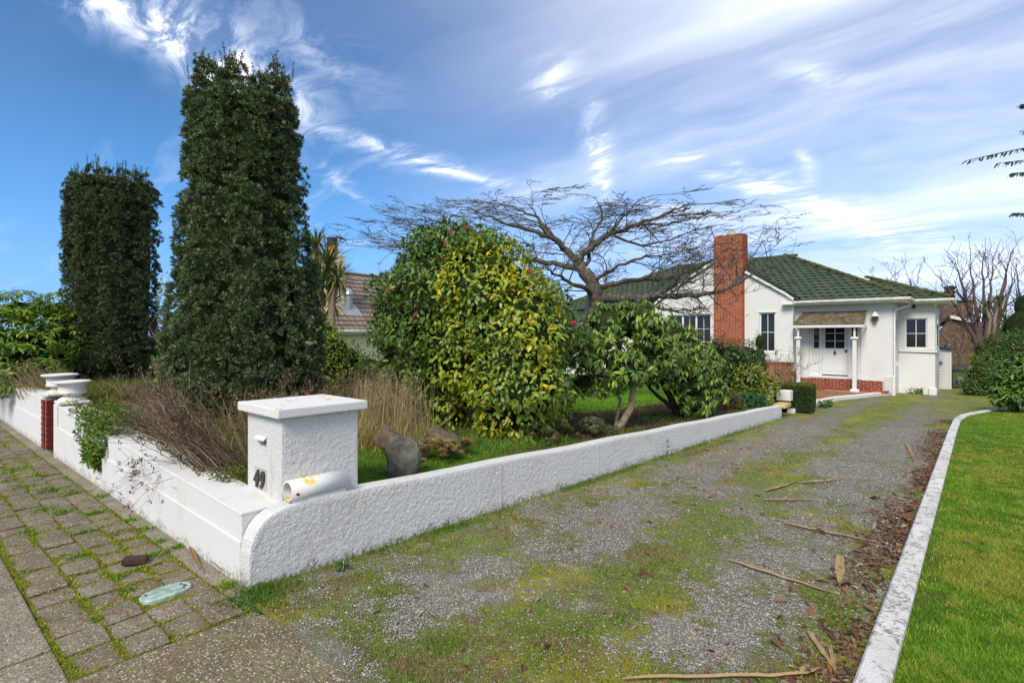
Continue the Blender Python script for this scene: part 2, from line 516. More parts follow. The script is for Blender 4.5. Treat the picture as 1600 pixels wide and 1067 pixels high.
def tilemat(name, cols, lich, licol):
    m, nb = new_mat(name)
    oi = nb.n('ShaderNodeObjectInfo')
    a = nb.n('ShaderNodeAttribute', attribute_name='Col')
    rnd = nb.math('FRACT', nb.math('ADD', oi.outputs['Random'], nb.math('MULTIPLY', a.outputs['Fac'], 7.31)))
    geo = nb.n('ShaderNodeNewGeometry')
    p = geo.outputs['Position']
    colr = nb.ramp(rnd, *[(i / (len(cols) - 1), cc) for i, cc in enumerate(cols)])
    n = nb.noise(12, 5, .65, p)
    colr = nb.mix(nb.smooth(n, .35, .75), colr, nb.mix(1.0, colr, (.55, .55, .6), 'MULTIPLY'))
    l = nb.math('MULTIPLY', nb.smooth(nb.noise(3.0, 6, .75, p), .52, .64), nb.smooth(nb.noise(26, 4, .7, p), .42, .6))
    colr = nb.mix(nb.math('MULTIPLY', l, lich), colr, licol)
    finish(nb, colr, .9, nb.bump(nb.noise(60, 4, .6, p), .5, .006), .15)
    return m
TILE = tilemat('green_roof_tile', [(.052, .078, .052), (.066, .096, .062), (.044, .066, .046), (.074, .10, .060)], .45, (.10, .10, .03))
TILE_HIP = tilemat('lichen_hip_tile', [(.06, .085, .032), (.085, .095, .03), (.05, .075, .03)], .9, (.26, .17, .04))
TILE_NB = tilemat('brown_roof_tile', [(.21, .17, .14), (.25, .20, .165), (.175, .14, .115)], .4, (.10, .085, .05))
UNDERLAY = plain('roof_underlay', (.02, .03, .018), .95)
SHINGLE = tilemat('mossy_shingle', [(.13, .105, .06), (.17, .14, .085), (.09, .075, .045)], .7, (.28, .25, .16))

def concrete(name, base, stone=0.0, moss=0.3, scale=1.0):
    """pavement concrete; stone > 0 exposes rounded aggregate"""
    m, nb = new_mat(name)
    c = nb.n('ShaderNodeNewGeometry').outputs['Position']
    oi = nb.n('ShaderNodeObjectInfo')
    n1 = nb.noise(2.3, 6, .65, c)
    colr = nb.mix(nb.smooth(n1, .3, .72), tuple(v * 1.15 for v in base), tuple(v * .70 for v in base))
    colr = nb.mix(nb.math('MULTIPLY', oi.outputs['Random'], .45), colr, nb.mix(1.0, colr, (.70, .68, .66), 'MULTIPLY'))
    fine = nb.noise(85 * scale, 4, .75, c)
    colr = nb.mix(nb.smooth(fine, .35, .68), nb.mix(1.0, colr, (.50, .48, .44), 'MULTIPLY'), nb.mix(1.0, colr, (1.32, 1.28, 1.18), 'MULTIPLY'))
    h = nb.math('MULTIPLY', fine, .4)
    if stone:
        vn = nb.n('ShaderNodeTexVoronoi', {'Scale': 78 * scale, 'Vector': c, 'Randomness': .9})
        d = vn.outputs['Distance']
        sp = nb.n('ShaderNodeSeparateXYZ', {'Vector': vn.outputs['Color']})
        sc = nb.ramp(sp.outputs[0], (0, (.055, .048, .035)), (.3, (.15, .125, .085)), (.55, (.27, .23, .155)), (.8, (.42, .375, .28)), (1, (.62, .57, .47)))
        show = nb.math('MULTIPLY', nb.smooth(d, .52, .36), nb.smooth(sp.outputs[1], .25, .30))
        show = nb.math('MULTIPLY', show, nb.smooth(nb.noise(9, 4, .6, c), .26, .40))
        colr = nb.mix(nb.math('MULTIPLY', show, stone), colr, sc)
        h = nb.math('ADD', h, nb.math('MULTIPLY', nb.math('MULTIPLY', nb.smooth(d, .6, 0), show), 1.4))
    if moss:
        ms = nb.math('MULTIPLY', nb.smooth(nb.noise(6, 6, .72, c), .47, .60), nb.smooth(nb.noise(70, 3, .6, c), .4, .62))
        colr = nb.mix(nb.math('MULTIPLY', ms, moss), colr, (.13, .13, .03))
        ms2 = nb.math('MULTIPLY', nb.smooth(nb.noise(4, 6, .7, nb.scale(c, (1, 1, 1), (5, 5, 0))), .48, .62), nb.smooth(nb.noise(40, 4, .6, c), .45, .6))
        colr = nb.mix(nb.math('MULTIPLY', ms2, moss), colr, (.16, .085, .04))
    finish(nb, colr, .9, nb.bump(h, .6, .006), .2)
    return m
SLAB = concrete('footpath_concrete', (.27, .25, .215), .85, .45)
PAVER = concrete('grey_paver', (.215, .19, .155), .8, 1.0)
APRON = concrete('aggregate_apron', (.20, .175, .115), 1.0, .65)
PATHC = concrete('old_concrete', (.28, .26, .22), .3, .5)

def jointmat():
    m, nb = new_mat('mossy_joint_soil')
    c = nb.n('ShaderNodeNewGeometry').outputs['Position']
    f = nb.noise(5, 6, .7, c)
    a = nb.mix(nb.smooth(f, .36, .52), (.085, .060, .035), (.13, .15, .018))
    a = nb.mix(nb.smooth(nb.noise(9, 5, .7, c), .52, .62), a, (.24, .26, .012))
    a = nb.mix(nb.smooth(nb.noise(7, 5, .7, nb.scale(c, (1, 1, 1), (4, 7, 0))), .58, .66), a, (.16, .085, .04))
    finish(nb, a, .95, nb.bump(nb.noise(120, 4, .7, c), .8, .012), .1)
    return m
JOINT = jointmat()

def soilmat():
    m, nb = new_mat('garden_soil')
    c = nb.n('ShaderNodeNewGeometry').outputs['Position']
    at_ = nb.n('ShaderNodeAttribute', attribute_name='Col')
    sp = nb.n('ShaderNodeSeparateColor', {'Color': at_.outputs['Color']})
    f = nb.noise(9, 6, .7, c)
    soil = nb.mix(nb.smooth(f, .35, .65), (.030, .020, .013), (.075, .048, .028))
    lit = nb.voro(28, c, 'Color')
    soil = nb.mix(nb.math('MULTIPLY', nb.smooth(nb.noise(5, 4, .6, c), .45, .6), .7), soil, nb.mix(lit, (.09, .05, .03), (.16, .10, .06)))
    gr = nb.mix(nb.smooth(nb.noise(14, 5, .7, c), .3, .7), (.045, .10, .010), (.11, .20, .018))
    g = nb.math('MULTIPLY', nb.smooth(nb.math('ADD', sp.outputs[0], nb.math('MULTIPLY', nb.math('SUBTRACT', nb.noise(16, 5, .7, c), .5), .9)), .40, .60), 1)
    colr = nb.mix(g, soil, gr)
    h = nb.noise(70, 5, .7, c)
    finish(nb, colr, .95, nb.bump(h, .9, .03), .08)
    return m
SOIL = soilmat()

def drivemat():
    m, nb = new_mat('gravel_drive')
    c = nb.n('ShaderNodeNewGeometry').outputs['Position']
    at_ = nb.n('ShaderNodeAttribute', attribute_name='Col')
    sp = nb.n('ShaderNodeSeparateColor', {'Color': at_.outputs['Color']})
    vn = nb.n('ShaderNodeTexVoronoi', {'Scale': 115, 'Vector': c, 'Randomness': 1})
    d = vn.outputs['Distance']
    k = nb.n('ShaderNodeSeparateXYZ', {'Vector': vn.outputs['Color']})
    st = nb.ramp(k.outputs[0], (0, (.16, .152, .135)), (.25, (.27, .258, .23)), (.5, (.345, .33, .295)), (.72, (.40, .36, .29)), (.9, (.48, .455, .41)), (1, (.60, .575, .52)))
    st = nb.mix(nb.smooth(d, .30, .62), st, (.16, .14, .105))
    dust = nb.smooth(nb.noise(3, 5, .65, c), .40, .66)
    st = nb.mix(nb.math('MULTIPLY', dust, .40), st, (.20, .175, .12))
    nz = nb.math('ADD', nb.math('MULTIPLY', nb.math('SUBTRACT', nb.noise(15, 6, .82, c), .5), 2.3), nb.math('MULTIPLY', nb.math('SUBTRACT', nb.noise(75, 3, .6, c), .5), 1.3))
    green = nb.smooth(nb.math('ADD', sp.outputs[0], nz), .34, .84)
    yel = nb.smooth(nb.math('ADD', sp.outputs[2], nz), .58, 1.05)
    brown = nb.smooth(nb.math('ADD', sp.outputs[1], nz), .48, .80)
    gcol = nb.mix(nb.smooth(nb.noise(40, 5, .7, c), .3, .7), (.075, .12, .012), (.20, .26, .022))
    gcol = nb.mix(nb.smooth(nb.noise(9, 5, .75, c), .48, .62), gcol, (.15, .105, .055))
    gcol = nb.mix(nb.math('MULTIPLY', nb.smooth(k.outputs[1], .62, .70), nb.smooth(d, .5, .3)), gcol, st)
    ycol = nb.mix(nb.smooth(nb.noise(50, 4, .7, c), .3, .7), (.22, .21, .02), (.34, .32, .035))
    bcol = nb.mix(nb.voro(45, c, 'Color'), (.085, .052, .032), (.19, .125, .08))
    bcol = nb.mix(nb.smooth(nb.noise(80, 3, .6, c), .35, .65), nb.mix(1, bcol, (.6, .6, .6), 'MULTIPLY'), bcol)
    colr = nb.mix(green, st, gcol)
    colr = nb.mix(nb.math('MULTIPLY', yel, .8), colr, ycol)
    colr = nb.mix(nb.math('MULTIPLY', brown, .9), colr, bcol)
    hs = nb.math('MULTIPLY', nb.smooth(d, .7, .1), 1.0)
    hg = nb.math('MULTIPLY', nb.noise(140, 4, .7, c), 1.6)
    h = nb.mix(nb.math('MAXIMUM', green, brown), hs, hg)
    finish(nb, colr, .9, nb.bump(h, .9, .010), .15)
    return m
DRIVE = drivemat()

def lawnmat():
    m, nb = new_mat('lawn_turf')
    c = nb.n('ShaderNodeNewGeometry').outputs['Position']
    f = nb.noise(3.2, 6, .68, c)
    a = nb.mix(nb.smooth(f, .3, .7), (.075, .16, .010), (.15, .26, .015))
    a = nb.mix(nb.smooth(nb.noise(1.7, 6, .75, nb.scale(c, (1, 1, 1), (3, 8, 0))), .52, .66), a, (.20, .25, .02))
    a = nb.mix(nb.math('MULTIPLY', nb.smooth(nb.noise(4.5, 6, .75, nb.scale(c, (1, 1, 1), (7, 1, 0))), .52, .64), .8), a, (.15, .12, .055))
    a = nb.mix(nb.math('MULTIPLY', nb.smooth(nb.noise(60, 4, .7, c), .35, .62), .6), nb.mix(1, a, (.45, .5, .45), 'MULTIPLY'), a)
    finish(nb, a, .9, nb.bump(nb.noise(150, 4, .7, c), .9, .02), .1)
    return m
LAWN = lawnmat()

def barkmat(name, a, b, lich=.3, sc=1.0):
    m, nb = new_mat(name)
    c = nb.n('ShaderNodeNewGeometry').outputs['Position']
    n = nb.noise(22 * sc, 6, .7, nb.scale(c, (1, 1, .45)))
    colr = nb.mix(nb.smooth(n, .3, .7), a, b)
    colr = nb.mix(nb.math('MULTIPLY', nb.smooth(nb.noise(9 * sc, 5, .7, c), .52, .62), lich), colr, (.24, .25, .17))
    finish(nb, colr, .9, nb.bump(n, .8, .02), .15)
    return m
BARK_CHERRY = barkmat('cherry_bark', (.042, .033, .030), (.15, .122, .10), .6)
BARK_PALE = barkmat('pale_bark', (.13, .095, .065), (.30, .24, .17), .3)
BARK_DARK = barkmat('dark_bark', (.025, .016, .012), (.075, .048, .033), .2)
BARK_FAR = barkmat('far_bark', (.075, .052, .052), (.15, .11, .10), .1, .4)
ROCK = plain('grey_rock', (.125, .118, .095), .95, .1, var=.45, nscale=7, bump=.8, bscale=22, bdist=.02)
ROCK_BR = plain('brown_rock', (.135, .105, .075), .95, .1, var=.4, nscale=6, bump=.8, bscale=18, bdist=.02)
ROCK_WH = plain('white_stone', (.66, .64, .58), .9, .1, var=.15, nscale=6, bump=.5, bscale=25, bdist=.01)

# ================================================================== terrain
STREET = R(1.8)                       # the street runs slightly out of square with the drive
def drive_z(Y):
    return -0.026 * np.clip(np.asarray(Y, float), 0, 25)
def wall_top(Y):
    return np.interp(Y, [0, .42, .77, 1.65, 3.34, 6.11, 12.4], [.40, .475, .465, .427, .348, .227, -.042])
def garden_z(X, Y):
    X = np.asarray(X, float); Y = np.asarray(Y, float)
    z = np.interp(Y, [0, 12.4, 18, 30], [.40, -.10, -.42, -.5]) + .030 * np.clip(-X, 0, 8) * (1 - sstep(Y, 8, 16))
    f = sstep(X, -1.3, -.25) * sstep(Y, 11.9, 12.5)
    z = z * (1 - f) + (drive_z(Y) - .03) * f
    return z + .05 * (fbm(X * .9, Y * .9, 3) - .5) * (1 - f)
def kerb_x(Y):
    return np.interp(Y, [-1, 12.0, 14.3, 15.6, 16.2, 16.9, 18.1, 19.9, 21.0], [3.0, 3.01, 3.03, 3.13, 3.25, 3.42, 3.75, 4.6, 5.6])

def grid(xs, ys, zf, name, mat, colf=None, keep=None):
    X, Y = np.meshgrid(xs, ys)
    Z = zf(X, Y)
    V = np.stack([X, Y, Z], -1).reshape(-1, 3)
    nx = len(xs)
    i = (np.arange(len(ys) - 1)[:, None] * nx + np.arange(nx - 1)[None])
    F = np.stack([i, i + 1, i + nx + 1, i + nx], -1).reshape(-1, 4)
    if keep is not None:
        c = V[F].mean(1)
        F = F[keep(c[:, 0], c[:, 1])]
    me = npmesh(name, V, F, colf(V[:, 0], V[:, 1]) if colf else None, True)
    return link(name, me, mat)

gx = np.concatenate([[-900, -300, -100], np.linspace(-50, 50, 26), [100, 300, 900]])
GROUND = plain('distant_grass', (.07, .12, .02), .95, .05, var=.3, nscale=.4)
tag(grid(gx, gx, lambda X, Y: np.where(Y < 1, -.12, np.maximum(-.75 - 0 * Y, -.12 - .16 * np.clip(Y - 1, 0, 9))), 'ground', GROUND), kind='structure')

def drive_masks(X, Y):
    tr = np.maximum(np.exp(-((X - .88 - .05 * np.sin(Y * .7)) / .34) ** 2), np.exp(-((X - 2.28) / .36) ** 2))
    n1, n2, n3 = fbm(X * 1.6, Y * 1.1, 11), fbm(X * 2.3, Y * 2.3, 29), fbm(X * 2.4, Y * 1.9, 57)
    g = .64 + .95 * (n1 - .5) + .85 * (n2 - .5) + .9 * (fbm(X * 6, Y * 5, 31, 3) - .5) - .42 * tr + .30 * np.exp(-(X / .30) ** 2) + .30 * np.exp(-((X - 1.55) / .4) ** 2)
    g = g + .32 * sstep(Y, 2.0, .2) * sstep(X, 1.0, 1.5) - .30 * sstep(Y, 4, 9) * (1 - sstep(Y, 10, 14))
    g = g + .18 * sstep(Y, 13, 19) + .2 * sstep(Y, 21, 23) * sstep(Y, 26, 24)
    kx = kerb_x(np.clip(Y, -1, 21))
    b = 1.0 * np.exp(-((X - kx + .14) / .20) ** 2) * sstep(fbm(X * 1.5, Y * .7, 71), .25, .5) * sstep(Y, 17, 13)
    b = np.maximum(b, .8 * np.exp(-((X - .22) / .14) ** 2) * sstep(Y, 3.5, 5) * sstep(Y, 9.5, 8) * sstep(fbm(X * 2, Y * 1.3, 5), .4, .6))
    b = np.maximum(b, .50 * sstep(fbm(X * 3.1, Y * 2.6, 91), .52, .68))
    y = .85 * sstep(n3, .42, .72) * sstep(g, .25, .6) + .12 * sstep(n3, .4, .6)
    return np.clip(g, 0, 1), np.clip(b, 0, 1), np.clip(y, 0, 1)

tag(grid(np.arange(-.7, 9.01, .085), np.arange(-.06, 28.1, .085),
         lambda X, Y: drive_z(Y) + .022 * (fbm(X * 2.2, Y * 2.2, 41) - .5) + .010 * (fbm(X * 9, Y * 9, 43, 2) - .5) - .03 * (X > 6), 'driveway', DRIVE,
         lambda X, Y: np.stack(drive_masks(X, Y), -1), lambda X, Y: (Y > 12.1) | (X > -.08)), kind='structure')

# lawn right of the kerb
def lawn_z(X, Y):
    return drive_z(Y) + .045 + .03 * (fbm(X * 1.1, Y * 1.1, 61) - .5) + .05 * sstep(X, 3.4, 6)
lx = np.arange(0, 13, .12)
LY = np.concatenate([np.arange(-.04, 20.8, .12), [20.9]])
LX, LYg = np.meshgrid(lx, LY)
LXw = kerb_x(LYg) + .13 + LX
V = np.stack([LXw, LYg, lawn_z(LXw, LYg)], -1).reshape(-1, 3)
nx = len(lx)
i_ = (np.arange(len(LY) - 1)[:, None] * nx + np.arange(nx - 1)[None])
tag(link('lawn', npmesh('lawn', V, np.stack([i_, i_ + 1, i_ + nx + 1, i_ + nx], -1).reshape(-1, 4), None, True), LAWN), kind='structure')

# garden behind the white walls
def garden_mask(X, Y):
    n = fbm(X * 1.3, Y * 1.3, 83)
    g = .25 + .9 * (n - .5) + .55 * sstep(Y, 3.6, 2.6) * sstep(X, -2.2, -1.2) + .35 * np.exp(-((X + .15) / .25) ** 2)
    lawn = sstep(X, -1.5, -2.3) * sstep(Y, 6.0, 7.2)
    g = np.maximum(g - .4 * sstep(Y, 4.4, 5) * sstep(X, -2, -1.4) * sstep(Y, 10, 8.5), lawn)
    g = np.maximum(g, .75 * sstep(Y, 9.5, 10.5))
    return np.stack([np.clip(g, 0, 1), 0 * g, 0 * g], -1)
tag(grid(np.concatenate([np.arange(-40, -14, 1.0), np.arange(-14, -.04, .14), [-.06]]), np.concatenate([[.10], np.arange(.2, 22.2, .14)]),
         garden_z, 'garden_bed', SOIL, garden_mask, lambda X, Y: Y + STREET * -X > .04), kind='structure')

# ================================================================== footpath
fp = MB()
fp.box((-14, -3.2, -.10), (.262, .06, -.016))
footpath = tag(fp.obj('footpath', JOINT, rot=(0, 0, STREET)), kind='structure')
PAV_Y = [-.905, -.70, -.505, -.31, -.125]
pv_meshes = []
for k in range(6):
    bm = bmesh.new()
    bmesh.ops.create_cube(bm, size=1)
    bmesh.ops.scale(bm, vec=(1, 1, .07), verts=bm.verts)
    bmesh.ops.subdivide_edges(bm, edges=[e for e in bm.edges if abs(e.verts[0].co.z - e.verts[1].co.z) < 1e-4], cuts=2, use_grid_fill=True)
    for v in bm.verts:
        if v.co.z > 0:
            e = max(abs(v.co.x), abs(v.co.y))
            v.co.z += random.uniform(-.003, .003) - (.006 if e > .49 else 0)
        v.co.x += random.uniform(-.03, .03); v.co.y += random.uniform(-.035, .035)
    me = bpy.data.meshes.new('paver'); bm.to_mesh(me); bm.free()
    me.materials.append(PAVER); pv_meshes.append(me)
for r_ in range(4):
    y0, y1 = PAV_Y[r_], PAV_Y[r_ + 1]
    x = .235
    c_ = 0
    while x > -11.5:
        w = .235 + random.uniform(-.03, .03)
        off = 0.012 * (r_ % 2)
        if not (r_ >= 2 and -.52 < x - w / 2 < -.22 and r_ in (2,)):     # the meter lid sits here
            o = link('paver', pv_meshes[random.randrange(6)], None, footpath,
                     (x - w / 2 + off, (y0 + y1) / 2 + random.uniform(-.005, .005), -.034 + random.uniform(-.010, .005)),
                     (random.uniform(-.03, .03), random.uniform(-.03, .03), random.uniform(-.04, .04)),
                     (w - .018, y1 - y0 - .018, 1))
        x -= w
# strip of mortar bedding against the wall
st = MB(); st.box((-11.8, -.112, -.06), (.2, .02, -.004)); st.obj('bedding_strip', PATHC, footpath)
# big footpath slabs
for (xa, xb, ya, yb) in [(-.125, .245, -2.6, -.925), (-2.35, -.15, -2.6, -.925), (-4.6, -2.375, -2.6, -.925), (-6.9, -4.625, -2.6, -.925), (-9.2, -6.925, -2.6, -.925), (-11.5, -9.225, -2.6, -.925)]:
    b = MB(); b.box((xa, ya, -.09), (xb, yb, .002)); b.obj('concrete_slab', SLAB, footpath, bevel=.012, seg=2)
# exposed aggregate drive crossing
bm = MB()
n = 34
xs = np.linspace(.275, 5.2, n)
edge = -.035 + .016 * (fbm(xs * 2.2, xs * 0, 5) - .5) * 2 - .06 * sstep(xs, .5, .2)
ring = [(x, -3.2) for x in (.285, 5.2)] + [(x, y) for x, y in zip(xs[::-1], edge[::-1])]
top = [(x, y, .004) for x, y in ring]; bot = [(x, y, -.08) for x, y in ring]
m_ = len(ring)
bm.add(top + bot, [np.array([range(m_)]), np.array([(i, i + m_, (i + 1) % m_ + m_, (i + 1) % m_) for i in range(m_)])])
tag(bm.obj('drive_crossing', APRON, bevel=.014, seg=2), kind='structure')

# ================================================================== boundary walls
def extrude_profile(pts, x0, x1, name, mat, parent=None, bevel=.012):
    """closed outline in (Y, z), extruded along X"""
    b = MB(); n = len(pts)
    A = [(x0, y, z) for y, z in pts]; B = [(x1, y, z) for y, z in pts]
    b.add(A + B, [np.array([range(n - 1, -1, -1)]), np.array([range(n, 2 * n)]), np.array([(i, (i + 1) % n, (i + 1) % n + n, i + n) for i in range(n)])])
    return b.obj(name, mat, parent, bevel=bevel, seg=2)

top = [(.0, .02), (-.008, .12), (-.005, .215), (.012, .30), (.045, .365), (.09, .415), (.15, .447), (.24, .470), (.34, .477)]
ys = np.linspace(.45, 12.05, 26)
top += [(y, float(wall_top(y)) + .006 * math.sin(y * 3.1)) for y in ys]
prof = [(.02, -.12)] + top + [(12.05, -.55), (6, -.35)]
dw = empty('drive_wall', (0, 0, 0), 0, 'long low white roughcast wall with rounded end running up the drive', 'wall')
extrude_profile(prof, -.15, 0, 'wall_body', ROUGHCAST, dw, .014)
def rough(u, v, seed):
    a = fbm(u * 62, v * 62, seed, 3); r_ = 1 - np.abs(fbm(u * 44 + 9, v * 44, seed + 5, 2) - .5) * 2
    return np.clip(.55 * sstep(a, .30, .72) + .45 * sstep(r_, .55, .98), 0, 1)
def rough_coat(us, top_f, bot_f, nv, place, name, parent, seed, amp=.0048):
    """thrown render coat: a displaced skin over a flat face"""
    U = np.repeat(us[:, None], nv, 1); w = np.linspace(0, 1, nv)[None]
    Vv = bot_f(us)[:, None] * (1 - w) + top_f(us)[:, None] * w
    h = rough(U, Vv, seed)
    fade = np.minimum(np.minimum(1, (1 - w) * (top_f(us) - bot_f(us))[:, None] / .012), np.minimum(1, np.minimum((us - us[0]) / .012, (us[-1] - us) / .012))[:, None])
    off = .0015 + amp * h * fade
    P = place(U, Vv, off).reshape(-1, 3)
    i = np.arange(len(us) - 1)[:, None] * nv + np.arange(nv - 1)[None]
    return link(name, npmesh(name, P, np.stack([i, i + nv, i + nv + 1, i + 1], -1).reshape(-1, 4), None, True), ROUGHCAST, parent)
ty = np.array([p[0] for p in top]); tz = np.array([p[1] for p in top]); so = np.argsort(ty)
us = np.concatenate([np.linspace(.004, 3.4, 340), np.linspace(3.412, 12.03, 340)])
rough_coat(us, lambda u: np.interp(u, ty[so], tz[so]) - .013, lambda u: drive_z(u) - .03, 46, lambda U, W, o: np.stack([o, U, W], -1), 'render_coat', dw, 301)
j = MB()
for yj in (2.32, 4.05, 7.9):
    j.box((.002, yj - .0025, -.2), (.0098, yj + .0025, float(wall_top(yj)) - .02))
j.obj('crack_line', plain('grey_crack', (.45, .44, .42), .95), dw)

def street_wall(name, xa, xb, label, za, zb, ha, hb):
    w = empty(name, (0, 0, 0), STREET, label, 'wall')
    # lower plinth, taller towards the gate
    def slab(nm, y0, y1, z0a, z0b, z1a, z1b, mat, bev):
        b = MB()
        V = [(xa, y0, z0a), (xb, y0, z0b), (xb, y1, z0b), (xa, y1, z0a), (xa, y0, z1a), (xb, y0, z1b), (xb, y1, z1b), (xa, y1, z1a)]
        b.add(V, np.array([(0, 3, 2, 1), (4, 5, 6, 7), (0, 1, 5, 4), (1, 2, 6, 5), (2, 3, 7, 6), (3, 0, 4, 7)]))
        return b.obj(nm, mat, w, bevel=bev, seg=2)
    slab('plinth', .0, .21, -.12, -.12, za, zb, SMOOTHW, .010)
    # upper course of blocks, set back and capped with a ledge
    L = xb - xa
    nb_ = max(2, round(L / .40))
    for k in range(nb_):
        x0 = xa + L * k / nb_ + .001; x1 = xa + L * (k + 1) / nb_ - .001
        f0, f1 = (x0 - xa) / L, (x1 - xa) / L
        b = MB()
        z0, z1 = za + (zb - za) * f0, za + (zb - za) * f1
        t0, t1 = ha + (hb - ha) * f0, ha + (hb - ha) * f1
        y0 = .013 + random.uniform(-.001, .001)
        V = [(x0, y0, z0 + .001), (x1, y0, z1 + .001), (x1, .20, z1 + .001), (x0, .20, z0 + .001), (x0, y0, t0 - .022), (x1, y0, t1 - .022), (x1, .20, t1 - .022), (x0, .20, t0 - .022)]
        b.add(V, np.array([(0, 3, 2, 1), (4, 5, 6, 7), (0, 1, 5, 4), (1, 2, 6, 5), (2, 3, 7, 6), (3, 0, 4, 7)]))
        b.obj('block', SMOOTHW, w, bevel=.003)
    slab('capping', .008, .30, ha - .0215, hb - .0215, ha, hb, SMOOTHW, .006)
    return w
street_wall('front_wall', -5.62, -.152, 'white painted front wall with stepped ledge between gate and letterbox pillar', .41, .27, .68, .45)
street_wall('front_wall', -14.0, -6.62, 'white painted front wall left of the gate opening', .40, .40, .70, .70)

# gate pier of dark red brick, with planters
brick_cache = {}
def brick_mesh(w, d, h, mat):
    key = (round(w, 3), round(d, 3), round(h, 3), mat.name)
    if key not in brick_cache:
        b = MB(); b.box((-w / 2, -d / 2, -h / 2), (w / 2, d / 2, h / 2))
        me = b.mesh('brick', bevel=min(.005, h * .1)); me.materials.append(mat)
        brick_cache[key] = me
    return brick_cache[key]

def brick_face(parent, p0, along, out, width, height, mat, course=.086, blen=.24, mort=.011, depth=.05, wobble=.0015, maxn=None, skip=None):
    """a skin of single bricks: p0 lower left corner, along = unit direction, out = outward normal; running bond"""
    al, ou = Vector(along), Vector(out)
    rz = math.atan2(al.y, al.x)
    rows = int(round(height / course)); made = 0
    for r_ in range(rows):
        x = 0.0
        first = blen / 2 if r_ % 2 else blen
        k = 0
        while x < width - .02:
            w = first if k == 0 else blen
            w = min(w, width - x)
            if width - (x + w) < .05: w = width - x
            if skip is None or not skip(x + w / 2, (r_ + .5) * course):
                c = Vector(p0) + al * (x + w / 2) + Vector((0, 0, (r_ + .5) * course)) + ou * (depth / 2 - .03 + random.uniform(-wobble, wobble))
                link('brick', brick_mesh(w - mort, depth, course - mort, mat), None, parent, c, (0, 0, rz))
                made += 1
            x += w; k += 1
    return made

SR = lambda x, y=0., z=0.: (x * math.cos(STREET) - y * math.sin(STREET), x * math.sin(STREET) + y * math.cos(STREET), z)
gp = empty('gate_pier', SR(-6.62), STREET, 'dark red brick gate pier at the end of the left front wall', 'pier')
b = MB(); b.box((.012, .005, -.1), (.20, .40, .735)); b.obj('core', MORTAR_DK, gp)
brick_face(gp, (.20, .005, .0), (0, 1, 0), (1, 0, 0), .395, .736, BRICK_GATE, .0775, .24, .010)
brick_face(gp, (.012, .005, .0), (1, 0, 0), (0, -1, 0), .19, .736, BRICK_GATE, .0775, .24, .010)
gp2 = empty('gate_pier', SR(-5.62), STREET, 'white painted gate pier at the left end of the near front wall', 'pier')
b = MB(); b.box((-.16, -.012, -.1), (.008, .36, .70)); b.obj('pier_body', SMOOTHW, gp2, bevel=.01)

def planter(x, y, z, label, s=1.0):
    e = empty('planter_urn', (x, y, z), STREET, label, 'planter', 'white urns on the gate piers')
    b = MB(); b.box((-.20 * s, -.20 * s, 0), (.20 * s, .20 * s, .035)); b.obj('foot', ROUGHCAP, e, bevel=.008)
    prof = [(.185, .034), (.195, .05), (.175, .075), (.125, .105), (.115, .125), (.15, .148), (.188, .16), (.192, .178), (.18, .195), (.186, .30), (.215, .322), (.25, .334), (.252, .36), (.225, .366), (.18, .33), (.0, .32)]
    V, F = lathe([(r * s, z_ * s) for r, z_ in prof], 36)
    link('bowl', npmesh('bowl', V, F, None, True), ROUGHCAP, e)
    return e
planter(*SR(-6.51, .18, .745), 'white urn on the brick gate pier', .84)
planter(*SR(-5.70, .17, .70), 'white urn on the near gate pier, in front of the other urn', .82)

# ---------------- letterbox pillar
lp = empty('letterbox_pillar', (-.42, .56, .44), 0, 'white roughcast letterbox pillar with flat cap and number 49', 'letterbox')
# body with a real slot opening in its street face (local: x -.28..+.28, y -.29..+.29)
hw, hd, hz = .282, .292, .60
b = MB()
sx0, sx1, sz0, sz1 = -.075, .035, .365, .415
V = []
def wallrect(b, x0, x1, z0, z1, y):
    b.poly([(x0, y, z0), (x1, y, z0), (x1, y, z1), (x0, y, z1)])
wallrect(b, -hw, sx0, -.1, hz, -hd); wallrect(b, sx1, hw, -.1, hz, -hd); wallrect(b, sx0, sx1, -.1, sz0, -hd); wallrect(b, sx0, sx1, sz1, hz, -hd)
b.poly([(hw, -hd, -.1), (hw, hd, -.1), (hw, hd, hz), (hw, -hd, hz)]); b.poly([(hw, hd, -.1), (-hw, hd, -.1), (-hw, hd, hz), (hw, hd, hz)])
b.poly([(-hw, hd, -.1), (-hw, -hd, -.1), (-hw, -hd, hz), (-hw, hd, hz)]); b.poly([(-hw, -hd, hz), (hw, -hd, hz), (hw, hd, hz), (-hw, hd, hz)])
d_ = -hd + .12
for q in ([(sx0, -hd, sz0), (sx0, d_, sz0), (sx0, d_, sz1), (sx0, -hd, sz1)], [(sx1, -hd, sz0), (sx1, -hd, sz1), (sx1, d_, sz1), (sx1, d_, sz0)],
          [(sx0, -hd, sz1), (sx0, d_, sz1), (sx1, d_, sz1), (sx1, -hd, sz1)], [(sx0, -hd, sz0), (sx1, -hd, sz0), (sx1, d_, sz0), (sx0, d_, sz0)]):
    b.poly(q)
b.obj('pillar_body', ROUGHCAST, lp)
rough_coat(np.linspace(-hd + .002, hd - .002, 52), lambda u: np.full_like(u, hz), lambda u: np.full_like(u, -.02), 54, lambda U, W, o: np.stack([hw + o, U, W], -1), 'render_coat', lp, 307)
b = MB(); b.box((sx0 + .002, d_ - .002, sz0 + .002), (sx1 - .002, d_ + .01, sz1 - .002)); b.obj('slot_back', SHADOWBOX, lp)
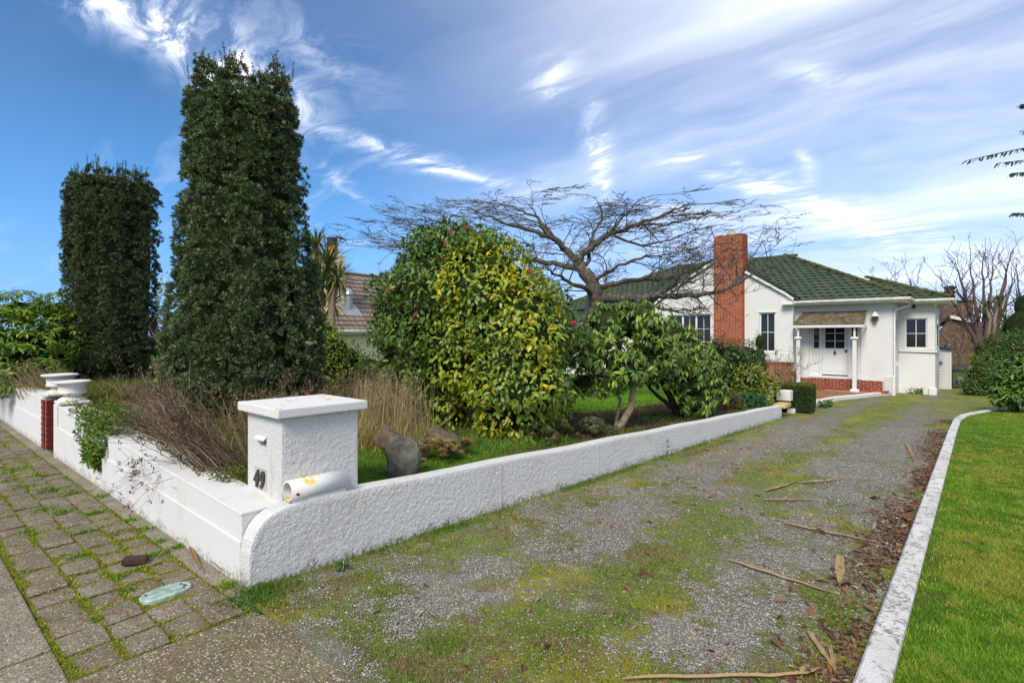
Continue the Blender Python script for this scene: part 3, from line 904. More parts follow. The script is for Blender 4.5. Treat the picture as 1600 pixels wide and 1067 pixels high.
# small hood over the slot
b = MB()
b.add([(sx0 - .03, -hd - .003, sz1 + .028), (sx1 + .012, -hd - .003, sz1 + .028), (sx1 + .012, -hd - .030, sz1 + .008), (sx0 - .03, -hd - .030, sz1 + .008),
       (sx0 - .03, -hd - .003, sz1 + .010), (sx1 + .012, -hd - .003, sz1 + .010), (sx1 + .012, -hd - .030, sz1 - .006), (sx0 - .03, -hd - .030, sz1 - .006)],
      np.array([(0, 1, 2, 3), (7, 6, 5, 4), (3, 2, 6, 7), (1, 5, 6, 2), (0, 3, 7, 4), (0, 4, 5, 1)]))
b.obj('slot_hood', ROUGHCAP, lp, bevel=.003)
b = MB(); b.box((-hw - .055, -hd - .055, hz + .002), (hw + .055, hd + .055, hz + .067)); b.obj('cap', ROUGHCAP, lp, bevel=.009, seg=2)
PLATE = plain('number_recess_grey', (.40, .39, .39), .7, .3, var=.15, nscale=15)
b = MB(); b.box((-.155, -hd - .004, .045), (.045, -hd + .02, .205))
plate = b.obj('number_plate', PLATE, lp, bevel=.003)
DIGIT = plain('dark_bronze_digit', (.045, .038, .025), .5, .4, var=.5, nscale=30)
def digit(txt, x):
    cu = bpy.data.curves.new('digit', 'FONT')
    cu.body = txt; cu.size = .155; cu.extrude = .006; cu.offset = .006; cu.bevel_depth = .0012
    ob = bpy.data.objects.new('tmp', cu); COL.objects.link(ob)
    dg = bpy.context.evaluated_depsgraph_get()
    me = bpy.data.meshes.new_from_object(ob.evaluated_get(dg))
    bpy.data.objects.remove(ob)
    me.name = 'digit'; me.materials.clear()
    # slanted lettering
    for v in me.vertices: v.co.x += v.co.y * .18
    o = link('digit', me, DIGIT, plate, (x, -hd - .010, .068), (R(90), 0, 0))
    o.scale = (.92, 1.05, 1)
digit('4', -.150); digit('9', -.055)
# mossy concrete skirt under the pillar
b = MB(); b.box((-hw - .03, -hd - .02, -.06), (hw + .012, hd + .02, .012)); b.obj('skirt', SMOOTHW, lp, bevel=.006)

# ---------------- newspaper pipe on the wall
np_ = empty('newspaper_pipe', (-.065, .27, .478 + .072), 0, 'white open newspaper pipe lying on the drive wall beside the letterbox pillar', 'pipe')
V, F = lathe([(.060, .0), (.072, .0), (.072, .43), (.060, .43), (.060, .0)], 32)
V = np.stack([V[:, 0], V[:, 2], V[:, 1]], -1)
link('pipe', npmesh('pipe', V, F[:, ::-1], None, True), ROUGHCAP, np_)
b = MB(); b.tube([(.066, .035, -.01), (.083, .035, -.012)], .010, 8); b.obj('screw', plain('rust', (.16, .05, .02), .9), np_)
b = MB(); b.box((-.05, .02, -.092), (.05, .41, -.055)); b.obj('mortar_bed', SMOOTHW, np_)

# ---------------- white drive kerb (curved at its far end)
kp = [(float(kerb_x(y)), y) for y in np.concatenate([np.linspace(-.02, 13.5, 38), np.linspace(13.9, 20.9, 28)])]
kp = np.array(kp); T = norm(np.gradient(kp, axis=0)); Nrm = np.stack([T[:, 1], -T[:, 0]], -1)
W_, Hk = .130, .085
kz = drive_z(kp[:, 1])
sec = []
for (o_, h_) in [(0, -.12), (0, Hk - .012), (.012, Hk), (W_ - .012, Hk + .004), (W_, Hk - .01), (W_, -.12)]:
    p = kp + Nrm * o_
    sec.append(np.stack([p[:, 0], p[:, 1], kz + h_ + (.003 * np.sin(kp[:, 1] * 7) if h_ > 0 else 0)], -1))
Vk = np.stack(sec, 1); k_ = Vk.shape[1]
n_ = len(kp)
i_ = np.arange(n_ - 1)[:, None] * k_; j_ = np.arange(k_ - 1)[None]
Fk = np.stack([i_ + j_, i_ + k_ + j_, i_ + k_ + j_ + 1, i_ + j_ + 1], -1).reshape(-1, 4)
ko = link('drive_kerb', npmesh('drive_kerb', Vk.reshape(-1, 3), [Fk, np.array([range(k_)])]), KERBWORN)
tag(ko, 'worn white painted kerb curving along the right edge of the drive', 'kerb')

# kerb in front of the porch
pk = np.array([(.0, 13.2), (.02, 14.2), (.03, 15.2), (-.02, 16.4), (.02, 17.6), (.15, 18.6), (.40, 19.6), (.62, 20.7), (.85, 22.0)])
tt = np.linspace(0, 1, 30); s0 = np.linspace(0, 1, len(pk))
pk = np.stack([np.interp(tt, s0, pk[:, 0]), np.interp(tt, s0, pk[:, 1])], -1)
T = norm(np.gradient(pk, axis=0)); Nr = np.stack([T[:, 1], -T[:, 0]], -1)
sec = []
for (o_, h_) in [(.0, -.12), (.0, .10), (-.015, .115), (-.16, .115), (-.17, .10), (-.17, -.12)]:
    p = pk + Nr * o_
    sec.append(np.stack([p[:, 0], p[:, 1], drive_z(p[:, 1]) + h_], -1))
Vk = np.stack(sec, 1); n_ = len(pk)
i_ = np.arange(n_ - 1)[:, None] * 6; j_ = np.arange(5)[None]
Fk = np.stack([i_ + j_, i_ + j_ + 1, i_ + 6 + j_ + 1, i_ + 6 + j_], -1).reshape(-1, 4)
tag(link('path_kerb', npmesh('path_kerb', Vk.reshape(-1, 3), [Fk, np.array([range(6)]), np.array([range(n_ * 6 - 1, n_ * 6 - 7, -1)])]), KERBW),
    'low white kerb edging the brick path to the front door', 'kerb')
# brick paved porch path
pp = MB(); pp.box((-2.4, 14.0, -.75), (0.9, 22.3, -.50))
porch = tag(grid(np.arange(-2.6, .72, .15), np.arange(14.4, 22.31, .15), lambda X, Y: drive_z(Y) + .085, 'porch_path', MORTAR_DK, None,
                 lambda X, Y: X < np.interp(Y, [13.2, 17.6, 18.6, 19.6, 20.7, 22.0], [-.13, -.15, 0, .25, .47, .72])), kind='structure')
PATHBRICK = brickmat('path_brick', [(.26, .12, .06), (.32, .16, .08), (.21, .10, .05), (.28, .15, .06)])
cnt = 0
for r_ in range(60):
    y = 17.2 + r_ * .117
    if y > 22.15: break
    for c_ in range(12):
        x = -1.95 + c_ * .235 + (.117 if r_ % 2 else 0)
        if x < np.interp(y, [13.2, 17.6, 18.6, 19.6, 20.7, 22.0], [-.13, -.15, 0, .25, .47, .72]) - .22 and cnt < 300:
            link('brick', brick_mesh(.225, .107, .05, PATHBRICK), None, porch, (x + .11, y, float(drive_z(y)) + .085 - .010 + random.uniform(-.003, .003)))
            cnt += 1

# ================================================================== the house
HX0, HX1 = -14.2, 1.125               # main body
YD, YG, YB = 22.3, 21.8, 24.1         # door wall, gable wing wall, right hand bay wall
ZE = 3.0                              # eaves
house = empty('house', (-2.1, YD, -.55), 0, 'white painted brick bungalow with green tiled roof, red brick chimney and porch', 'house')
HO = Vector((-2.1, YD, -.55))
def hloc(o):
    o.location = Vector(o.location) - HO
    return o
def H(b, name, mat, parent=None, **k):
    """link a part built in world coordinates under the house"""
    me = b.mesh(name, **k)
    me.transform(Matrix.Translation(-HO))
    return link(name, me, mat, parent or house)

def wall_holes(b, x0, x1, z0, z1, y, holes, thick=.18):
    """wall facing -Y in plane y with rectangular openings (x0,x1,z0,z1) and reveals"""
    xs = sorted({x0, x1, *[h[0] for h in holes], *[h[1] for h in holes]})
    zs = sorted({z0, z1, *[h[2] for h in holes], *[h[3] for h in holes]})
    for i in range(len(xs) - 1):
        for j in range(len(zs) - 1):
            cx, cz = (xs[i] + xs[i + 1]) / 2, (zs[j] + zs[j + 1]) / 2
            if not any(h[0] < cx < h[1] and h[2] < cz < h[3] for h in holes):
                b.poly([(xs[i], y, zs[j]), (xs[i + 1], y, zs[j]), (xs[i + 1], y, zs[j + 1]), (xs[i], y, zs[j + 1])])
    for (a, c, d, e) in holes:
        y2 = y + thick
        b.poly([(a, y, d), (a, y, e), (a, y2, e), (a, y2, d)]); b.poly([(c, y, d), (c, y2, d), (c, y2, e), (c, y, e)])
        b.poly([(a, y, e), (c, y, e), (c, y2, e), (a, y2, e)]); b.poly([(a, y, d), (a, y2, d), (c, y2, d), (c, y, d)])

def window(x0, x1, z0, z1, y, cols, rows, name='window', sill=True, fr=.06, groups=1, label=None):
    """window with frame, glazing bars and one object per pane"""
    yi = y + .09
    f = MB()
    f.box((x0, yi - .03, z0), (x0 + fr, yi + .05, z1)); f.box((x1 - fr, yi - .03, z0), (x1, yi + .05, z1))
    f.box((x0 + fr, yi - .028, z1 - fr), (x1 - fr, yi + .05, z1)); f.box((x0 + fr, yi - .028, z0), (x1 - fr, yi + .05, z0 + fr))
    w = H(f, name, WHITE)
    if label: w['label'] = label
    ix0, ix1, iz0, iz1 = x0 + fr, x1 - fr, z0 + fr, z1 - fr
    gw = (ix1 - ix0) / groups
    for g in range(groups):
        a, c = ix0 + g * gw, ix0 + (g + 1) * gw
        if g > 0:
            m = MB(); m.box((a - .04, yi - .027, iz0), (a + .04, yi + .048, iz1)); H(m, 'mullion', WHITE, w)
            a += .04
        if g < groups - 1: c -= .04
        pw, ph = (c - a) / cols, (iz1 - iz0) / rows
        for i in range(cols):
            for j in range(rows):
                p = MB(); p.box((a + i * pw + .006, yi + .012, iz0 + j * ph + .006), (a + (i + 1) * pw - .006, yi + .018, iz0 + (j + 1) * ph - .006))
                H(p, 'pane', GLASS, w)
        bar = MB()
        for i in range(1, cols): bar.box((a + i * pw - .012, yi - .01, iz0), (a + i * pw + .012, yi + .03, iz1))
        for j in range(1, rows): bar.box((a, yi - .008, iz0 + j * ph - .011), (c, yi + .028, iz0 + j * ph + .011))
        if cols > 1 or rows > 1: H(bar, 'glazing_bar', WHITE, w)
    if sill:
        s_ = MB(); s_.box((x0 - .06, y - .06, z0 - .07), (x1 + .06, y + .1, z0 - .002)); H(s_, 'sill', WHITE, w, bevel=.008)
    return w

# --- door wall
DX0, DX1, DZ0, DZ1 = -1.60, .14, .04, 2.20
b = MB()
wall_holes(b, -2.08, HX1, -.85, 3.05, YD, [(DX0, DX1, DZ0, DZ1)])
b.poly([(HX1, YD, -.85), (HX1, YB + .2, -.85), (HX1, YB + .2, 3.05), (HX1, YD, 3.05)])        # return wall beside the bay
b.poly([(-2.08, YG, -.85), (-2.08, YD, -.85), (-2.08, YD, 3.05), (-2.08, YG, 3.05)])           # side of the gable wing
b.box((HX0, YD + .21, -.85), (HX1 - .01, 31, 3.03))
H(b, 'wall', PBRICK)
# corner pier and pilaster at the right end of the door wall
b = MB(); b.box((HX1 - .02, YD - .05, -.85), (HX1 + .035, YD + .35, .14)); H(b, 'corner_pier', WHITE, bevel=.012)
# --- gable wing wall
GX0, GX1, AX, AZ = -8.0, -2.08, -5.05, 4.92
WZ0, WZ1 = .95, 2.56
wins = [(-7.36, -5.35, WZ0 - .25, WZ1), (-3.34, -2.73, WZ0, WZ1)]
b = MB()
wall_holes(b, GX0, GX1, -.85, 3.02, YG, wins)
b.poly([(GX0, YG, 3.02), (GX1, YG, 3.02), (GX1 - .05, YG, 3.13), (AX + 1.2, YG, AZ - .62), (AX, YG, AZ), (AX - 1.2, YG, AZ - .62), (GX0 + .05, YG, 3.13)])
b.poly([(GX0, YD + .3, -.85), (GX0, YG, -.85), (GX0, YG, 3.05), (GX0, YD + .3, 3.05)])
H(b, 'gable_wall', SMOOTHW)
window(-7.36, -5.35, WZ0 - .25, WZ1, YG, 2, 3, groups=3, label='wide window with three casements behind the bush, left of the chimney')
window(-3.34, -2.73, WZ0, WZ1, YG, 2, 2, fr=.05, label='tall narrow window between chimney and porch')
# lintels and plinth bricks
b = MB(); b.box((-3.42, YG - .012, .40), (-2.06, YG + .03, .93 - .05)); H(b, 'apron_panel', WHITE)
for (a, c) in [(-7.42, -5.28), (-3.40, -2.66)]:
    b = MB(); b.box((a, YG - .03, WZ1 + .01), (c, YG + .05, WZ1 + .055)); H(b, 'lintel', CREAM)
b = MB(); b.box((-3.9, YG - .012, -.85), (-2.062, YG + .02, .55)); H(b, 'plinth_mortar', MORTAR)
pl = empty('brick_plinth', (0, 0, 0)); pl.parent = house; pl.location = -HO
brick_face(pl, (-3.88, YG - .012, -.42), (1, 0, 0), (0, -1, 0), 1.81, .95, BRICK_BASE, .086, .24, .012, .04)
brick_face(pl, (-2.062, YG - .01, -.42), (0, 1, 0), (1, 0, 0), .50, .60, BRICK_BASE, .086, .24, .012, .04)
b = MB(); b.box((-3.44, YG - .055, .62), (-2.62, YG + .02, .878)); H(b, 'window_apron', ROUGHCAP)
# --- chimney of single bricks
CX0, CX1, CY0, CZT = -5.16, -3.93, YG - .22, 5.93
ch = empty('chimney', (0, 0, 0)); ch.parent = house; ch.location = -HO
core = MB(); core.box((CX0 + .012, CY0 + .012, -.85), (CX1 - .012, CY0 + .62, CZT - .03)); H(core, 'chimney_core', MORTAR, house)
nrow0 = int((CZT - 1.4) / .086)
brick_face(ch, (CX0, CY0 + .012, CZT - nrow0 * .086), (1, 0, 0), (0, -1, 0), CX1 - CX0, nrow0 * .086, BRICK_CH, .086, .246, .012, .042)
# courses hidden low behind the shrubs, one joined skin
lo = MB()
for r_ in range(24):
    z = CZT - nrow0 * .086 - (r_ + 1) * .086
    xx = CX0
    while xx < CX1 - .03:
        w = min(.246 if (xx > CX0 or r_ % 2) else .123, CX1 - xx)
        lo.box((xx + .006, CY0, z + .006), (xx + w - .006, CY0 + .03, z + .080), (random.random(),) * 3); xx += w
tag(H(lo, 'chimney_foot', BRICK_CH), kind='stuff')
# right flank, one joined skin
sk = MB()
for r_ in range(nrow0 + 24):
    z = CZT - (nrow0 + 24) * .086 + r_ * .086
    for (a, c) in ([(0, .24), (.24, .48), (.48, .62)] if r_ % 2 else [(0, .12), (.12, .36), (.36, .62)]):
        sk.box((CX1 - .02, CY0 + .012 + a + .006, z + .006), (CX1 - .001 + random.uniform(-.002, .002), CY0 + .012 + c - .006, z + .08), (random.random(),) * 3)
tag(H(sk, 'chimney_flank', BRICK_CH), kind='stuff')
b = MB(); b.box((CX0 + .05, CY0 + .06, CZT - .03), (CX1 - .05, CY0 + .58, CZT + .02)); H(b, 'chimney_crown', MORTAR_DK, bevel=.02)
b = MB(); b.tube([(-4.50, CY0 + .3, CZT), (-4.50, CY0 + .3, CZT + .10)], .19, 16); b.tube([(-4.50, CY0 + .3, CZT + .1), (-4.50, CY0 + .3, CZT + .2)], [.15, .155], 16)
H(b, 'chimney_pot', plain('clay_pot', (.42, .38, .33), .8))

# --- front door with sidelights
yd = YD + .10
f = MB()
f.box((DX0, yd - .04, DZ0), (DX0 + .10, yd + .06, DZ1)); f.box((DX1 - .10, yd - .04, DZ0), (DX1, yd + .06, DZ1)); f.box((DX0 + .1, yd - .038, DZ1 - .08), (DX1 - .1, yd + .06, DZ1))
f.box((-1.235, yd - .042, DZ0), (-1.165, yd + .06, DZ1 - .08)); f.box((-.285, yd - .042, DZ0), (-.215, yd + .06, DZ1 - .08))
f.box((DX0 - .03, YD - .06, DZ0 - .09), (DX1 + .03, yd + .06, DZ0 - .001))
H(f, 'door_frame', WHITE, bevel=.006)
door = MB(); door.box((-1.16, yd, DZ0 + .045), (-.29, yd + .045, DZ1 - .085)); door = H(door, 'front_door', WHITE, bevel=.004)
b = MB(); b.box((-1.15, yd - .012, DZ0 + .008), (-.30, yd + .02, DZ0 + .040)); H(b, 'weather_bar', DARK, door)
for i in range(2):
    for j in range(3):
        x0 = -1.055 + i * .335; z0 = 1.12 + j * .30
        b = MB(); b.box((x0, yd - .004, z0), (x0 + .315, yd + .004, z0 + .28)); H(b, 'pane', GLASS, door)
b = MB()
for x in (-1.08, -.725, -.385): b.box((x - .014, yd - .018, 1.085), (x + .014, yd - .002, 2.05))
for z in (1.10, 1.41, 1.71, 2.02): b.box((-1.06, yd - .016, z - .011), (-.40, yd - .0025, z + .011))
H(b, 'glazing_bar', WHITE, door)
b = MB()
for (a, c) in [(-1.06, -.765), (-.685, -.39)]:
    b.box((a, yd - .010, .22), (c, yd - .001, .24)); b.box((a, yd - .010, .92), (c, yd - .001, .94))
    b.box((a, yd - .0095, .24), (a + .02, yd - .001, .92)); b.box((c - .02, yd - .0095, .24), (c, yd - .001, .92))
H(b, 'door_panel', WHITE, door)
b = MB(); b.add([(-.725, yd - .03, 1.06), (-.665, yd - .03, .97), (-.725, yd - .03, .84), (-.785, yd - .03, .97), (-.725, yd - .055, .97)], [np.array([(0, 4, 1), (1, 4, 2), (2, 4, 3), (3, 4, 0)]), np.array([(0, 1, 2, 3)])]); b.box((-.735, yd - .03, .86), (-.715, yd - .0, 1.0))
H(b, 'door_knocker', BRASS, door)
V, F = lathe([(0, 0), (.02, 0), (.02, .03), (.045, .04), (.05, .06), (.035, .08), (0, .085)], 16); b = MB(); b.add(np.stack([V[:, 0] - .345, yd - V[:, 2], V[:, 1] + 1.03], -1), F); H(b, 'door_handle', BRASS, door, smooth=True)
for (a, c) in [(-1.50, -1.235), (-.215, .04)]:
    s_ = MB(); s_.box((a, yd + .005, DZ0), (c, yd + .04, DZ1 - .085)); s_ = H(s_, 'sidelight', WHITE)
    gx0, gx1 = a + .045, c - .045
    for j in range(3):
        b = MB(); b.box((gx0, yd, 1.12 + j * .31), (gx1, yd + .008, 1.12 + j * .31 + .29)); H(b, 'pane', GLASS, s_)
    b = MB(); b.box((gx0, yd - .008, .2), (gx1, yd + .003, .22)); b.box((gx0, yd - .008, .9), (gx1, yd + .003, .92)); b.box((gx0, yd - .007, .22), (gx0 + .015, yd + .003, .9)); b.box((gx1 - .015, yd - .007, .22), (gx1, yd + .003, .9))
    H(b, 'panel_moulding', WHITE, s_)
# brick plinth and step below the door
b = MB(); b.box((-2.05, YD - .035, -.85), (.86, YD - .003, DZ0 - .095)); H(b, 'plinth_mortar', MORTAR)
pl2 = empty('brick_plinth', (0, 0, 0)); pl2.parent = house; pl2.location = -HO
brick_face(pl2, (-2.05, YD - .035, -.50), (1, 0, 0), (0, -1, 0), 2.88, .44, BRICK_BASE, .086, .24, .012, .045)
b = MB(); b.box((-1.9, YD - .40, -.85), (1.05, YD - .04, -.455)); H(b, 'step_core', MORTAR_DK)
for k in range(25):
    c = Vector((-1.86 + k * .118, YD - .225, -.462))
    link('brick', brick_mesh(.106, .36, .08, BRICK_BASE), None, pl2, c)
for k in range(7):
    z = -.50 + k * .09
    bb = MB(); bb.box((.87, YD - .030, z), (HX1 - .021, YD + .001, z + .078)); H(bb, 'quoin', WHITE, bevel=.006)
# --- shingled canopy on two posts
can = empty('porch_canopy', (0, 0, 0)); can.parent = house; can.location = -HO
cx0, cx1, cz0, cz1, cy0, cy1 = -1.98, .34, 2.02, 2.52, YD - .88, YD - .02
def part(b, name, mat, parent, **k):
    return b.obj(name, mat, parent, **k)
bb = MB(); bb.add([(cx0, cy0, cz0), (cx1, cy0, cz0), (cx1 - .02, cy1, cz1), (cx0 + .16, cy1, cz1), (cx0, cy0, cz0 - .02), (cx1, cy0, cz0 - .02), (cx1 - .02, cy1, cz1 - .04), (cx0 + .16, cy1, cz1 - .04)],
                  np.array([(0, 1, 2, 3), (7, 6, 5, 4), (0, 4, 5, 1), (1, 5, 6, 2), (3, 7, 4, 0)]))
part(bb, 'canopy_deck', UNDERLAY, can)
nrows = 7
for r_ in range(nrows):
    s0 = r_ / nrows; y0 = cy0 - .03 + (cy1 - cy0) * s0; z0 = cz0 + (cz1 - cz0) * s0 + .012
    x = cx0 + .14 * s0
    while x < cx1 - .02:
        w = random.uniform(.10, .17); w = min(w, cx1 - x)
        y1 = y0 + .17; z1 = z0 + .17 * (cz1 - cz0) / (cy1 - cy0) - .006; t_ = random.uniform(.012, .022)
        sb = MB(); a, c = x + .003, x + w - .003
        sb.add([(a, y0, z0), (c, y0, z0), (c, y1, z1), (a, y1, z1), (a, y0, z0 + t_), (c, y0, z0 + t_), (c, y1, z1 + .006), (a, y1, z1 + .006)],
               np.array([(0, 3, 2, 1), (4, 5, 6, 7), (0, 1, 5, 4), (1, 2, 6, 5), (2, 3, 7, 6), (3, 0, 4, 7)]))
        part(sb, 'shingle', SHINGLE, can)
        x += w
bb = MB(); bb.box((cx0 - .01, cy0 - .035, cz0 - .10), (cx1 + .01, cy0 - .001, cz0 - .004)); bb.box((cx1 - .03, cy0, cz0 - .10), (cx1, cy1, cz0 - .03)); bb.box((cx0, cy0, cz0 - .10), (cx0 + .03, cy1, cz0 - .03))
part(bb, 'canopy_beam', WHITE, can)
for xp, lab in ((cx0 + .16, 'a'), (.05, 'b')):
    bb = MB(); yp = cy0 + .12
    bb.box((xp - .065, yp - .065, -.85), (xp + .065, yp + .065, 1.50))
    po = part(bb, 'porch_post', WHITE, can, bevel=.008)
    bb = MB(); bb.box((xp - .12, yp - .12, 1.50), (xp + .12, yp + .12, 1.545)); bb.box((xp - .095, yp - .095, 1.545), (xp + .095, yp + .095, 1.575)); part(bb, 'post_cap', CREAM, po)
    bb = MB(); bb.box((xp - .03, yp - .03, 1.575), (xp + .03, yp + .03, cz0 - .1)); part(bb, 'post_neck', WHITE, po)
    bb = MB()
    for sgn in (-1, 1): bb.tube([(xp + sgn * .05, yp - .03, 1.58), (xp + sgn * .06, yp - .03, 1.75), (xp + sgn * .10, yp - .03, 1.90)], .010, 6)
    part(bb, 'iron_bracket', DARK, po)
    bb = MB(); bb.box((xp - .14, yp - .14, -.85), (xp + .14, yp + .14, -.36)); part(bb, 'post_base', ROUGHCAP, po, bevel=.03)
# --- bay at the right
BX0, BX1 = HX1 + .005, 2.255
b = MB()
wall_holes(b, BX0, BX1, -.95, 3.02, YB, [(1.33, 2.02, 1.12, 2.28)])
b.poly([(BX1, YB, -.95), (BX1, 27, -.95), (BX1, 27, 3.02), (BX1, YB, 3.02)])
b.box((BX0 - 1, YB + .2, -.9), (BX1 - .01, 26.9, 3.0))
H(b, 'bay_wall', PBRICK)
window(1.33, 2.02, 1.12, 2.28, YB, 2, 2, sill=False, fr=.05, label='four pane window in the white bay at the right end')
b = MB(); b.box((BX0 + .001, YB - .06, .98), (BX1 + .07, YB - .001, 1.08)); b.box((BX1 + .001, YB - .06, .98), (BX1 + .07, 26, 1.08)); H(b, 'sill_band', WHITE, bevel=.015)
b = MB(); b.box((BX1 - .20, YB - .07, -.95), (BX1 + .05, YB + .2, -.36)); H(b, 'bay_buttress', WHITE, bevel=.03)
b = MB(); b.box((BX1 + .002, YB + .5, 1.15), (BX1 + .02, YB + 1.4, 2.3)); w_ = H(b, 'side_window', WHITE)
b = MB(); b.box((BX1 + .021, YB + .56, 1.22), (BX1 + .026, YB + 1.34, 2.24)); H(b, 'pane', GLASS, w_)
b = MB(); b.box((HX1 + .002, YD + .55, 1.15), (HX1 + .02, YD + 1.15, 2.3)); w_ = H(b, 'side_window', WHITE)
b = MB(); b.box((HX1 + .021, YD + .60, 1.22), (HX1 + .026, YD + 1.10, 2.24)); H(b, 'pane', GLASS, w_)
# --- eaves: soffits, fascias, gutters
OV = .42
b = MB()
b.box((GX1 - .2, YD - OV + .02, ZE - .14), (HX1 + OV, YD + .3, ZE - .118))
b.box((HX1 - .1, YD + .3, ZE - .14), (HX1 + OV, YB + .3, ZE - .119))
b.box((HX1 + OV, YB - OV + .02, ZE - .14), (BX1 + OV, YB + .3, ZE - .118)); b.box((BX1 - .1, YB + .3, ZE - .14), (BX1 + OV, 27, ZE - .119))
H(b, 'soffit', SOFFIT)
b = MB()
b.box((GX1 - .28, YD - OV - .01, ZE - .18), (HX1 + OV + .02, YD - OV + .02, ZE - .02))
b.box((HX1 + OV - .01, YD - OV + .021, ZE - .181), (HX1 + OV + .02, YB - OV - .011, ZE - .02))
b.box((HX1 + OV - .011, YB - OV - .01, ZE - .18), (BX1 + OV + .02, YB - OV + .02, ZE - .02))
b.box((BX1 + OV - .01, YB - OV + .021, ZE - .181), (BX1 + OV + .02, 27.2, ZE - .02))
b.box((GX1 - .35, YG - .30, ZE - .15), (GX1 + .06, YD - OV - .012, ZE - .03))
H(b, 'fascia', CREAM)
def gutter(P, name='gutter'):
    P = np.array(P, float); b = MB()
    prof = [(-.0, .055), (.0, -.03), (.035, -.055), (.085, -.05), (.11, -.01), (.115, .055), (.10, .055), (.095, 0), (.07, -.035), (.03, -.04), (.012, .05)]
    # outward offset by mitred normals
    n = len(P); rows = []
    for i in range(n):
        d0 = norm(P[i] - P[i - 1]) if i > 0 else norm(P[i + 1] - P[i])
        d1 = norm(P[i + 1] - P[i]) if i < n - 1 else d0
        n0, n1 = np.array([d0[1], -d0[0], 0]), np.array([d1[1], -d1[0], 0])
        m = n0 + n1; m = m / (m @ n0)
        rows.append([P[i] + m * o + np.array([0, 0, h]) for o, h in prof])
    V = np.array(rows).reshape(-1, 3); k = len(prof)
    F = np.array([(i * k + j, i * k + j + 1, (i + 1) * k + j + 1, (i + 1) * k + j) for i in range(n - 1) for j in range(k - 1)])
    b.add(V, [F, np.array([range(6)]), np.array([range((n - 1) * k, (n - 1) * k + 6)])])
    H(b, name, GUTTER)
gutter([(GX1 - .42, YD - OV - .02, ZE - .06), (HX1 + OV + .03, YD - OV - .02, ZE - .06), (HX1 + OV + .03, YB - OV - .02, ZE - .06), (BX1 + OV + .03, YB - OV - .02, ZE - .06), (BX1 + OV + .03, 27.2, ZE - .06)])
b = MB(); b.tube([(HX1 + OV + .0, YB - OV - .10, ZE - .13), (HX1 + OV - .02, YB - OV - .12, ZE - .24), (HX1 + .10, YD + .08, ZE - .42), (HX1 + .045, YD + .03, ZE - .52), (HX1 + .045, YD + .03, -.6)], .034, 10)
H(b, 'downpipe', WHITE, smooth=True)
b = MB()
for z in (.1, 1.3, 2.2): b.box((HX1 + .005, YD - .012, z), (HX1 + .085, YD + .07, z + .03))
H(b, 'pipe_clip', CREAM)
b = MB(); b.tube([(HX1 + .02, YD + .25, .55), (HX1 + .16, YD + .25, .55), (HX1 + .17, YD + .25, .48)], .022, 8); b.tube([(HX1 + .1, YD + .25, .56), (HX1 + .1, YD + .25, .64)], .012, 6); b.box((HX1 + .06, YD + .24, .635), (HX1 + .14, YD + .26, .65))
H(b, 'garden_tap', CREAM)
# --- roof
EY, RY, RZ = YD - OV, 27.0, 5.50
RXL, RXR = -9.1, -3.5
EXL, EXR = HX0 - OV, HX1 + OV + .05
SL = (RZ - ZE) / (RY - EY)            # rise per metre
def roof_plane(name, pts):
    b = MB(); b.poly(pts); b.poly([(p[0], p[1], p[2] - .04) for p in pts[::-1]]); return H(b, name, UNDERLAY)
roof = roof_plane('roof', [(EXL, EY, ZE), (EXR, EY, ZE), (RXR, RY, RZ), (RXL, RY, RZ)])
roof_plane('roof_side', [(EXR, EY, ZE), (EXR, 2 * RY - EY, ZE), (RXR, RY, RZ)])
roof_plane('roof_back', [(EXR, 2 * RY - EY, ZE), (EXL, 2 * RY - EY, ZE), (RXL, RY, RZ), (RXR, RY, RZ)])
roof_plane('roof_end', [(EXL, 2 * RY - EY, ZE), (EXL, EY, ZE), (RXL, RY, RZ)])
BEY, BXR = YB - OV, BX1 + OV + .05
brun, SLB = 2.75, .40
BZR = ZE + brun * SLB
roof_plane('bay_roof', [(BXR - 2 * brun, BEY, ZE + .002), (BXR, BEY, ZE + .002), (BXR - brun, BEY + brun, BZR)])
roof_plane('bay_roof_side', [(BXR, BEY, ZE), (BXR, 31, ZE), (BXR - brun, 31, BZR), (BXR - brun, BEY + brun, BZR)])
roof_plane('bay_roof_back', [(BXR - 2 * brun, 31, ZE), (BXR - 2 * brun, BEY, ZE), (BXR - brun, BEY + brun, BZR), (BXR - brun, 31, BZR)])

def tile_geo():
    """one interlocking concrete tile: x across (0.30), y up the slope (0.36), rounded roll at one side"""
    xs = np.array([-.15, -.11, -.08, -.05, .0, .05, .10, .15]); prof = np.array([.020, .024, .018, .008, .004, .003, .005, .016])
    V, F = [], []
    for y, dz in ((-.036, .038), (.335, .0), (-.036, .020), (.020, .004)):
        for x, p in zip(xs, prof): V.append((x, y, p + dz))
    n = len(xs)
    F = [(i, i + 1, n + i + 1, n + i) for i in range(n - 1)] + [(2 * n + i, 2 * n + i + 1, i + 1, i) for i in range(n - 1)] + [(3 * n + i, 3 * n + i + 1, 2 * n + i + 1, 2 * n + i) for i in range(n - 1)]
    return np.array(V), np.array(F)
TV, TF = tile_geo()
tile_me = npmesh('roof_tile', TV, TF); tile_me.materials.append(TILE)

